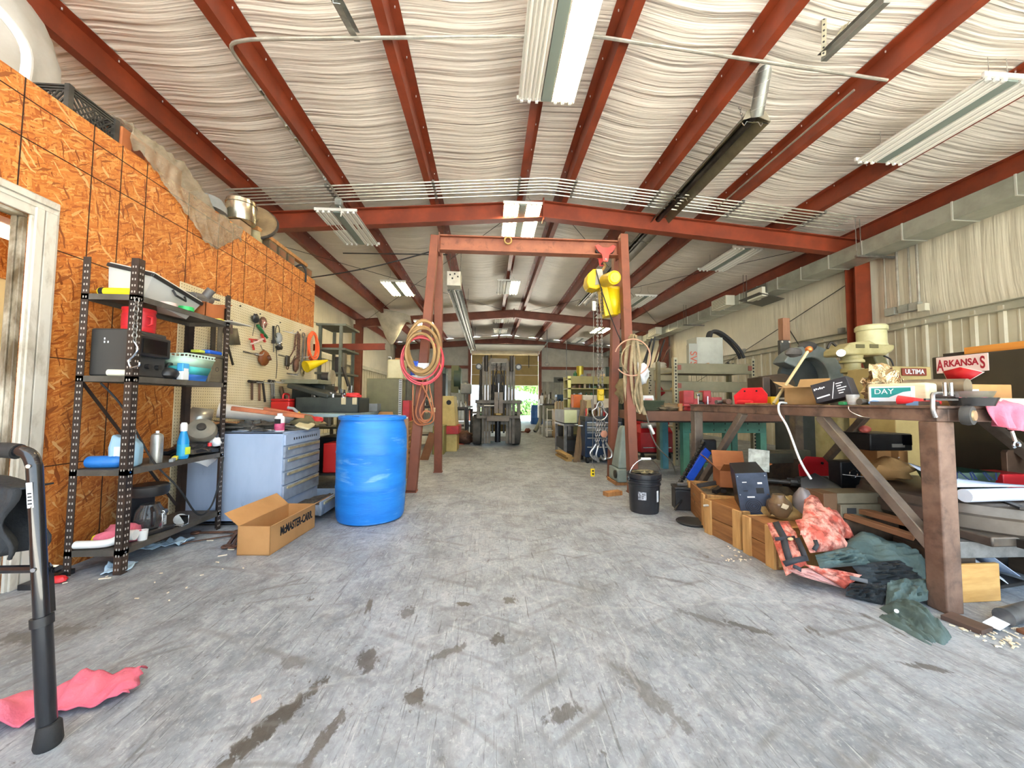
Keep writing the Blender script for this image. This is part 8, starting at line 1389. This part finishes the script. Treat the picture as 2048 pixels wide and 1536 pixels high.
B(o_).bb(x0-.2, x0+.25, 12, 12.8, 0, 1.1).make('frame', GPR, t, bev=.02); B(o_).bb(x0-.25, x0+.1, 11.95, 12.7, at(885, 748, 12).z, at(885, 735, 12).z).make('crown', GPR, t, bev=.01); B(o_).bb(x0-.1, x0+.1, 12.1, 12.7, 1.1, at(885, 748, 12).z).make('ram', DARK, t); B(o_).bb(x0+.28, x0+.52, 12, 12.6, at(905, 785, 12).z, at(905, 731, 12).z).make('olive_guard', GPO, t, bev=.01); c = at(913, 757, 12); B(o_).cyl((c.x-.08, 12.25, c.z), (c.x+.14, 12.25, c.z), .36, n=32).make('flywheel', GPR, t)
q = at(932, 790, 11.); t = thing('drill_press', 'grey drill press beside the green press', 'machine', (q.x, 11, 0)); o_ = t.location.copy(); B(o_).cyl((q.x, 11.2, 0), (q.x, 11.2, 1.6), .06).make('column_pipe', GREYP, t); B(o_).bb(q.x-.15, q.x+.15, 10.8, 11.4, 1.25, 1.55).make('head', GREYP, t, bev=.03); B(o_).cyl((q.x, 10.9, .95), (q.x, 10.9, 1.25), .04).make('quill', STEEL, t); B(o_).bb(q.x-.2, q.x+.2, 10.7, 11.3, .85, .9).make('table_plate', STEEL, t); B(o_).bb(q.x-.2, q.x+.2, 10.9, 11.5, 0, .06).make('foot', IRON, t)
def bench(lab, x0, x1, Y, dep, h, m_top, m_leg, nm='work_bench', shelf=True):
    a, e = at(x0, 850, Y).x, at(x1, 850, Y).x; t = thing(nm, lab, 'bench', ((a+e)/2, Y+dep/2, 0)); w_ = (e-a)/2
    B().bb(-w_, w_, -dep/2, dep/2, h-.05, h).make('bench_top', m_top, t, bev=.004)
    for x in (-w_+.05, w_-.05):
        for y in (-dep/2+.05, dep/2-.05): B().bb(x-.03, x+.03, y-.03, y+.03, 0, h-.05).make('leg', m_leg, t)
    if shelf: B().bb(-w_+.04, w_-.04, -dep/2+.04, dep/2-.04, .25, .28).make('lower_shelf', m_leg, t)
    return (a+e)/2, w_
def clutter(lab, cat, cx, cy, z, wx, wy, n, grp, mats, hmax=.18):
    nx = max(1, round(sqrt(n*wx/max(wy, .01)))); ny = -(-n//nx)
    for k in range(n):
        px_, py_ = (k % nx+.5)/nx*2-1, (k//nx+.5)/ny*2-1; cap = min(wx/nx, wy/ny)*.78; s_ = min(cap, .03+.05*rnd.random()); h = .05+hmax*rnd.random(); b = B(); j = rnd.randrange(4)
        if j == 0: b.cyl((0, 0, 0), (0, 0, h), s_*.6, n=12)
        elif j == 1: b.box((0, 0, h/2), (s_*1.6, s_*1.4, h))
        elif j == 2: b.lathe([(s_*.7, 0), (s_*.75, h*.6), (s_*.3, h*.8), (s_*.3, h), (0, h)], n=14)
        else: b.cyl((0, 0, 0), (rnd.uniform(-.03, .03), 0, h*1.4), .012, n=8).box((0, 0, .02), (s_, s_, .04))
        one(('can_piece', 'block_piece', 'bottle_piece', 'tool_piece')[j], b, mats[rnd.randrange(len(mats))], lab[j], cat[j], (cx+px_*wx, cy+py_*wy, z), rnd.choice((0, 90)), group=grp+(' cans', ' blocks', ' bottles', ' tools')[j])
MX = (IRON, STEEL, RUSTY, mat('beige_latch'), PAPER, GREYP, mat('dusty_brown_metal'), DARK)
CT = ('can', 'block', 'bottle', 'tool')
def labs(pl): return tuple(w_+' standing in the clutter '+pl for w_ in ('small can', 'small block', 'small bottle', 'upright tool'))
cx, w_ = bench('dark bench full of clutter behind the left gantry legs', 820, 905, 8.4, .8, .92, IRON, DARK); pass
clutter(labs('on the bench behind the left gantry legs'), CT, cx, 8.75, .921, w_*.9, .25, 20, 'left gantry bench', MX)
cx, w_ = bench('dark bench with pale jars left of the forklift', 905, 936, 9.6, .8, .88, IRON, DARK)
clutter(labs('on the bench left of the forklift'), CT, cx, 9.95, .881, w_*.9, .25, 16, 'forklift-side bench', (PAPER, WPL, STEEL, mat('beige_latch'), IRON), .12)
cx, w_ = bench('low dark bench behind the forklift left wheel', 900, 945, 11.65, .8, .8, DARK, DARK)
clutter(labs('on the low bench by the forklift'), CT, cx, 12.0, .801, w_*.9, .25, 10, 'low far bench', MX)
for k, (x, Y, lab) in enumerate(((915, 9.2, 'dark motor lump on the lower shelf of the bench left of the forklift'), (895, 8.6, 'dark scrap lump under the cluttered bench'), (928, 8.9, 'rusty lump on the floor left of the forklift'))): p = at(x, 860, Y); one('motor_lump', B().blob((0, 0, .14), (.22, .2, .18), k, .4, 3, 16, .75), (IRON, DARK, RUSTY)[k], lab, 'motor', (p.x, Y+.2, .0), ang=60)
p = at(908, 872, 9.0); one('red_tape', B().bb(-.2, .25, -.02, .02, 0, .012), mat('bright_red_strip', '#c9402f', r=.5), 'red strip on the floor before the far left bench', 'strip', (p.x, 9.0, 0), -12)
p = at(850, 905, 6.6); one('brown_board', B().box((0, 0, .22), (.14, .03, .5), rot(-14, 16, 0)), mat('brown_lumber'), 'brown board leaning behind the left back gantry leg', 'board', (p.x+.06, 6.6, 0))
t = thing('wire_cabinet', 'green wire-spool cabinet behind the left gantry legs', 'cabinet', (at(878, 860, 7.2).x, 7.4, 0)); B().bb(-.12, .1, -.2, .2, 0, .55).make('body', mat('ochre_cabinet', '#7f7a42', '#6a6534', 4, .5), t, bev=.01)
p = at(790, 690, 13.5); one('torn_insulation', B().grid(lambda u, v: V((-1.0+1.3*u, .3*v+.05*sin(u*7), .62*(1-u*.55)-(.25+.95*sin(pi*min(1, u*1.15))**1.5)*v+.05*noise.noise(V((u*5, v*5, 1))))), 20, 16), mat('torn_vinyl', '#c6c0b0', '#a8a293', 3, .5), 'torn white insulation flap hanging from the left roof edge', 'flap', (p.x+.25, 13.3, zr(p.x+.25)-.42), sol=.01, ang=60)
# ---------------- far right: tool chests, shelves and benches ----------------
t = thing('blue_tool_chest', 'dark blue rolling tool chest behind the hoist chains', 'tool chest', (1.93, 6.35, 0)); NB = mat('navy_enamel', '#1d3350', '#16283f', 4, .35); TRM = mat('bright_trim', '#d0d0cc', r=.25, met=.8)
B().bb(-.32, .32, -.22, .25, .1, .70).make('cabinet_body', NB, t, bev=.008); zc = .695
for k, h in enumerate((.085, .085, .09, .15, .17)):
    d_ = B().bb(-.29, .29, -.235, -.22, zc-h+.006, zc-.006).make('drawer', (mat('grey_drawer', '#77776f', '#5f5f58', 5, .4), mat('grey_drawer'), NB, NB, NB)[k], t, bev=.003); B().bb(-.29, .29, -.25, -.234, zc-.022, zc-.006).make('drawer_trim', TRM, d_); zc -= h
B().bb(-.32, .32, -.22, .25, .70, .78).make('top_tray', mat('dark_grey_tray', '#3f4143', '#323436', 4, .4), t, bev=.008)
for x in (-.27, .27):
    for y in (-.17, .2): B().lathe([(0, -.02), (.05, -.02), (.05, .02), (0, .02)], (x, y, .05), rot(0, 90, 0), 16).make('caster', RUBBER, t)
B().tube([(-.34, -.15, .62), (-.40, -.15, .62), (-.40, .18, .62), (-.34, .18, .62)], .012, 8).make('side_handle', TRM, t)
clutter(labs('on top of the dark blue tool chest'), CT, 1.93, 6.38, .781, .27, .16, 16, 'blue chest top', (PAPER, IRON, STEEL, RUSTY, mat('cream_tag'), REDP), .16)
t = thing('red_tool_chest', 'red rolling tool chest behind the right gantry legs', 'tool chest', (at(1303, 880, 6.8).x, 6.8, 0)); RC = mat('chest_red', '#b8202c', '#981a24', 4, .35)
B().bb(-.3, .3, -.22, .22, .12, .48).make('lower_body', RC, t, bev=.008); B().add([(-.3, -.22, .48), (.3, -.22, .48), (.3, .22, .48), (-.3, .22, .48), (-.22, -.05, .62), (.3, -.05, .62), (.3, .22, .62), (-.22, .22, .62)], [(0, 1, 5, 4), (1, 2, 6, 5), (2, 3, 7, 6), (3, 0, 4, 7), (4, 5, 6, 7), (3, 2, 1, 0)]).make('sloped_front', RC, t); B().bb(-.24, .3, -.1, .22, .62, .88).make('upper_body', RC, t, bev=.008)
for k in range(4):
    for x in (-.12, .12): B().bb(x-.08, x+.08, -.112, -.1, .66+k*.055, .675+k*.055).make('drawer_pull', TRM, t)
B().bb(-.26, .26, -.235, -.22, .2, .215).make('trim_strip', TRM, t); B().bb(-.3, .3, -.22, .22, .1, .12).make('kick_plate', DARK, t)
for x in (-.25, .25):
    for y in (-.17, .17): B().lathe([(0, -.02), (.05, -.02), (.05, .02), (0, .02)], (x, y, .05), rot(0, 90, 0), 16).make('caster', RUBBER, t)
B().cyl((-.28, -.2, .60), (.1, -.24, .62), .05, n=14).make('grey_roll', GREYP, t)
# green-white bench end and leaning planks
a, e = at(1128, 820, 6.9), at(1153, 846, 6.9); t = thing('metal_bench', 'grey bench with a pale green front panel behind the leaning planks', 'bench', ((a.x+e.x)/2+.05, 7.3, 0)); o_ = t.location.copy()
B(o_).bb(a.x, e.x+.12, 6.9, 7.9, e.z-.06, e.z-.02).make('bench_top', STEEL, t); B(o_).bb(a.x, e.x, 6.86, 6.9, e.z, a.z).make('front_panel', mat('pale_green_panel', '#d6dcae', '#bfc795', 3, .45, dirt='#8b925e', ds=5, da=.2), t, bev=.004); B(o_).bb(a.x, e.x+.1, 6.9, 7.85, e.z, a.z).make('tank', GREYP, t)
for x in (a.x+.03, e.x+.08):
    for y in (6.93, 7.85): B(o_).bb(x-.025, x+.025, y-.025, y+.025, 0, e.z-.06).make('leg', STEEL, t)
B(o_).bb(a.x+.02, e.x+.1, 6.95, 7.8, .1, .3).make('under_box', DARK, t)
for k, (x0, y0, x1, y1, w_) in enumerate(((1150, 922, 1166, 800, .06), (1156, 924, 1170, 802, .07))):
    p, q = at(x0, y0, 6.25+.05*k), at(x1, y1, 6.6); one('plank', B(p).bar(V((p.x, p.y, .0)), q, w_, .03, (0, 1, 0)), mat('dull_plank', '#7d6546', '#64503a', 4, .7, st=(5, 5, .7)), ['weathered plank leaning on the pale green bench, left one', 'weathered plank leaning on the pale green bench, right one'][k], 'plank', p)
for k in range(3): one('flat_lumber', B().bb(-.05, .05, -.4, .35, 0, .035), mat('yellow_lumber', '#a98a52', '#8d7142', 4, .7), ['short lumber piece at the bottom of the low stack beside the planks', 'short lumber piece in the middle of the low stack beside the planks', 'short lumber piece on top of the low stack beside the planks'][k], 'board', (1.36+.03*(k % 2), 6.75, .0355*k), 4)
# pale yellow shelf unit
a, e = at(1136, 752, 8.6), at(1235, 752, 8.6); zt2 = a.z; t = thing('yellow_shelf', 'pale yellow shelf unit full of cans beyond the hoist', 'shelf', (a.x+.6, 8.9, 0)); o_ = t.location.copy(); YS = mat('pale_yellow_paint', '#938b52', '#7d7642', 3, .5)
W2 = 1.15; levels = [zt2-.06, at(1160, 776, 8.6).z, at(1160, 796, 8.6).z, .85, .3]
for x in (a.x, a.x+W2-.06):
    for y in (8.6, 9.1): B(o_).bb(x, x+.07, y, y+.06, 0, zt2).make('post', mat('bright_yellow_post', '#dfe08c', '#c9ca74', 3, .5) if y < 9 else YS, t)
for z in levels: B(o_).bb(a.x, a.x+W2, 8.6, 9.16, z-.03, z).make('shelf_board', YS, t)
B(o_).bb(a.x+.07, a.x+W2-.06, 8.6, 8.63, zt2-.18, zt2-.0).make('top_fascia', YS, t); B(o_).bb(a.x, a.x+W2, 9.14, 9.16, .3, zt2-.05).make('back_panel', YS, t)
CM = (mat('deep_green_can', '#1f5a2a', r=.4), PAPER, IRON, mat('brown_can', '#6b4a35', r=.5), GREYP, mat('cream_tag'), RED)
for z, n in ((levels[1], 12), (levels[2], 10), (levels[0]+.06, 5)): clutter(labs('on the pale yellow shelf unit'), CT, a.x+.55, 8.78, z+.001, .42, .1, n, 'yellow shelf', CM, .09)
p = at(1163, 740, 8.7); one('brass_canister', B().cyl((0, 0, 0), (0, 0, .32), .085, n=20), mat('brass_yellow', '#b3a135', '#97862a', 4, .35, .5), 'tall brassy canister on top of the pale yellow shelf', 'canister', (p.x, 8.85, zt2-.059))
for k, (x0, x1, y, Y, m_, lab, cat) in enumerate(((1147, 1166, 789, 8.2, mat('bright_orange_box', '#c9661c', '#ad5415', 5, .5), 'bright orange box on the bench under the yellow shelf', 'box'), (1166, 1194, 790, 8.1, mat('white_carton', '#cfc8b6', '#b8b09b', 5, .6), 'pale carton right of the bright orange box', 'box'), (1167, 1184, 800, 7.7, mat('tan_round_case', '#b0a06c', '#9a8a58', 5, .5), 'tan case before the pale carton', 'case'), (1202, 1222, 797, 8.05, mat('cream_meter', '#d4cdb4', '#bbb39a', 5, .5), 'cream meter box right of the hoist chains', 'meter'))): far('bench_box', lab, cat, x0, y, x1, y+28, Y, .3, m_, .9)
cx, w_ = bench('grey bench under the orange box and pale cartons', 1140, 1228, 7.95, .62, .9, mat('grey_bench_top', '#6f6c60', '#5a574d', 4, .5), DARK)
clutter(labs('on the grey bench under the yellow shelf'), CT, cx, 8.46, .901, w_*.8, .07, 12, 'grey far bench', MX, .1)
# mustard cabinet, bin, books, blue case, machine near the far door
a, e = at(1111, 818, 10.4), at(1127, 850, 10.4); t = thing('mustard_cabinet', 'mustard cabinet lettered Oi in yellow near the far door', 'cabinet', ((a.x+e.x)/2, 10.5, 0)); MU = mat('mustard_paint', '#8f6f1d', '#7a5d16', 4, .5); hz_ = a.z
B().bb(-(e.x-a.x)/2, (e.x-a.x)/2, -.1, .5, 0, hz_).make('body', MU, t, bev=.008); text(t, 'Oi', .17, mat('sign_yellow', '#e0bd2c', r=.5), (0, -.103, hz_-.17), (90, 0, 0), bold=.003)
p = at(1127, 880, 9.6); t = thing('black_bin', 'tall black plastic bin before the mustard cabinet', 'bin', (p.x, 9.75, 0)); B().add([(-.11, -.11, 0), (.11, -.11, 0), (.11, .11, 0), (-.11, .11, 0), (-.14, -.14, .4), (.14, -.14, .4), (.14, .14, .4), (-.14, .14, .4)], [(3, 2, 1, 0), (0, 1, 5, 4), (1, 2, 6, 5), (2, 3, 7, 6), (3, 0, 4, 7)]).make('bin', BLACKP, t, sol=.006, bev=.006)
for k in range(9): one('catalog', B().bb(-.012, .012, -.1, .1, 0, .19+.02*(k % 3)), mat(('pale_spine', 'tan_spine', 'grey_spine')[k % 3], ('#d4c6a4', '#b49c74', '#bdb9ae')[k % 3], r=.7), 'pale-spined catalog standing in a row on the mustard cabinet', 'book', ((at(1111, 818, 10.4).x+.02+k*.027), 10.5, hz_+.001), group='catalogs on the mustard cabinet')
far('blue_case', 'blue tool case on the bench near the far door', 'case', 1114, 789, 1131, 804, 11.2, .35, mat('steel_blue_case', '#2e5274', '#24435f', 4, .4), .98); cx, w_ = bench('cluttered bench along the right near the far door', 1085, 1135, 11.0, .9, .98, IRON, mat('pale_grey_leg', '#8d8c82', r=.5), shelf=True)
clutter(labs('on the bench near the far door'), CT, cx-.1, 11.3, .981, w_*.85, .2, 22, 'far door bench', MX, .2)
a = at(1083, 830, 12.6); t = thing('floor_machine', 'grey-green machine with a curved leg beside the far door opening', 'machine', (a.x, 12.8, 0)); o_ = t.location.copy(); FG = mat('far_grey_green', '#7b8072', '#656a5d', 4, .5)
B(o_).bb(a.x-.05, a.x+.45, 12.6, 13.3, .45, 1.15).make('body', FG, t, bev=.04); B(o_).tube([(a.x-.02, 12.7, .9), (a.x-.02, 12.7, .45), (a.x-.12, 12.65, .2), (a.x-.22, 12.6, .04)], .07, 10, sp=4).make('curved_leg', FG, t); B(o_).tube([(a.x+.4, 12.7, .6), (a.x+.42, 12.7, .04)], .06, 10).make('rear_leg', FG, t)
B(o_).cyl((a.x-.22, 12.58, .06), (a.x-.22, 12.64, .06), .06).make('caster', DARK, t); clutter(labs('on the machine beside the far door'), CT, a.x+.2, 12.95, 1.151, .22, .2, 9, 'far machine', MX, .2)
p = at(1046, 862, 12.3); t = thing('rusty_lever', 'rusty iron lever lying on the floor right of the forklift', 'lever', (p.x, 12.3, 0)); B().bb(-.25, .1, -.03, .03, .02, .06).make('bar', RUSTY, t); B().blob((.15, 0, .08), (.1, .07, .08), 2, .3, 2, 12).make('end_lump', mat('red_rust', '#7d4433', '#653526', 6, .7), t)
p = at(1110, 870, 11.); t = thing('white_stand', 'white tubular stand before the bench near the far door', 'stand', (at(1100, 860, 11.).x, 10.8, 0)); b = B()
for x in (-.12, .12): b.tube([(x, 0, 0), (x, 0, .85)], .015, 8)
for z in (.2, .5, .8): b.tube([(-.12, 0, z), (.12, 0, z)], .012, 8)
b.make('tube_frame', WPL, t); B().bb(-.16, .16, -.06, .06, 0, .02).make('foot', IRON, t)
for k, (x, y0, y1, Y) in enumerate(((1094, 692, 728, 17.5), (1133, 695, 800, 19.0))):
    p, q = at(x, y0, Y), at(x, y1, Y); one('drop_pipe', B(p).cyl(V((p.x, p.y, zr(p.x)+ZP-.03)), q, .02, n=8).ring(q, .09, .015, (0, 1, 0), 14, 6), GREYP, ['short drop pipe with a looped cord near the far door', 'long drop pipe down the far wall right of the door'][k], 'pipe', p)
p = at(1206, 735, 13); t = thing('tall_dark_unit', 'dark green tall machine behind the hoist chains near the right wall', 'machine', (p.x+.3, 13, 0)); B().bb(-.3, .3, -.3, .3, 0, p.z).make('body', mat('dark_green_unit', '#3c4a3c', '#303c31', 4, .5), t, bev=.02); B().bb(.35, .5, -.2, .2, 0, p.z-.1).make('black_post', DARK, t)
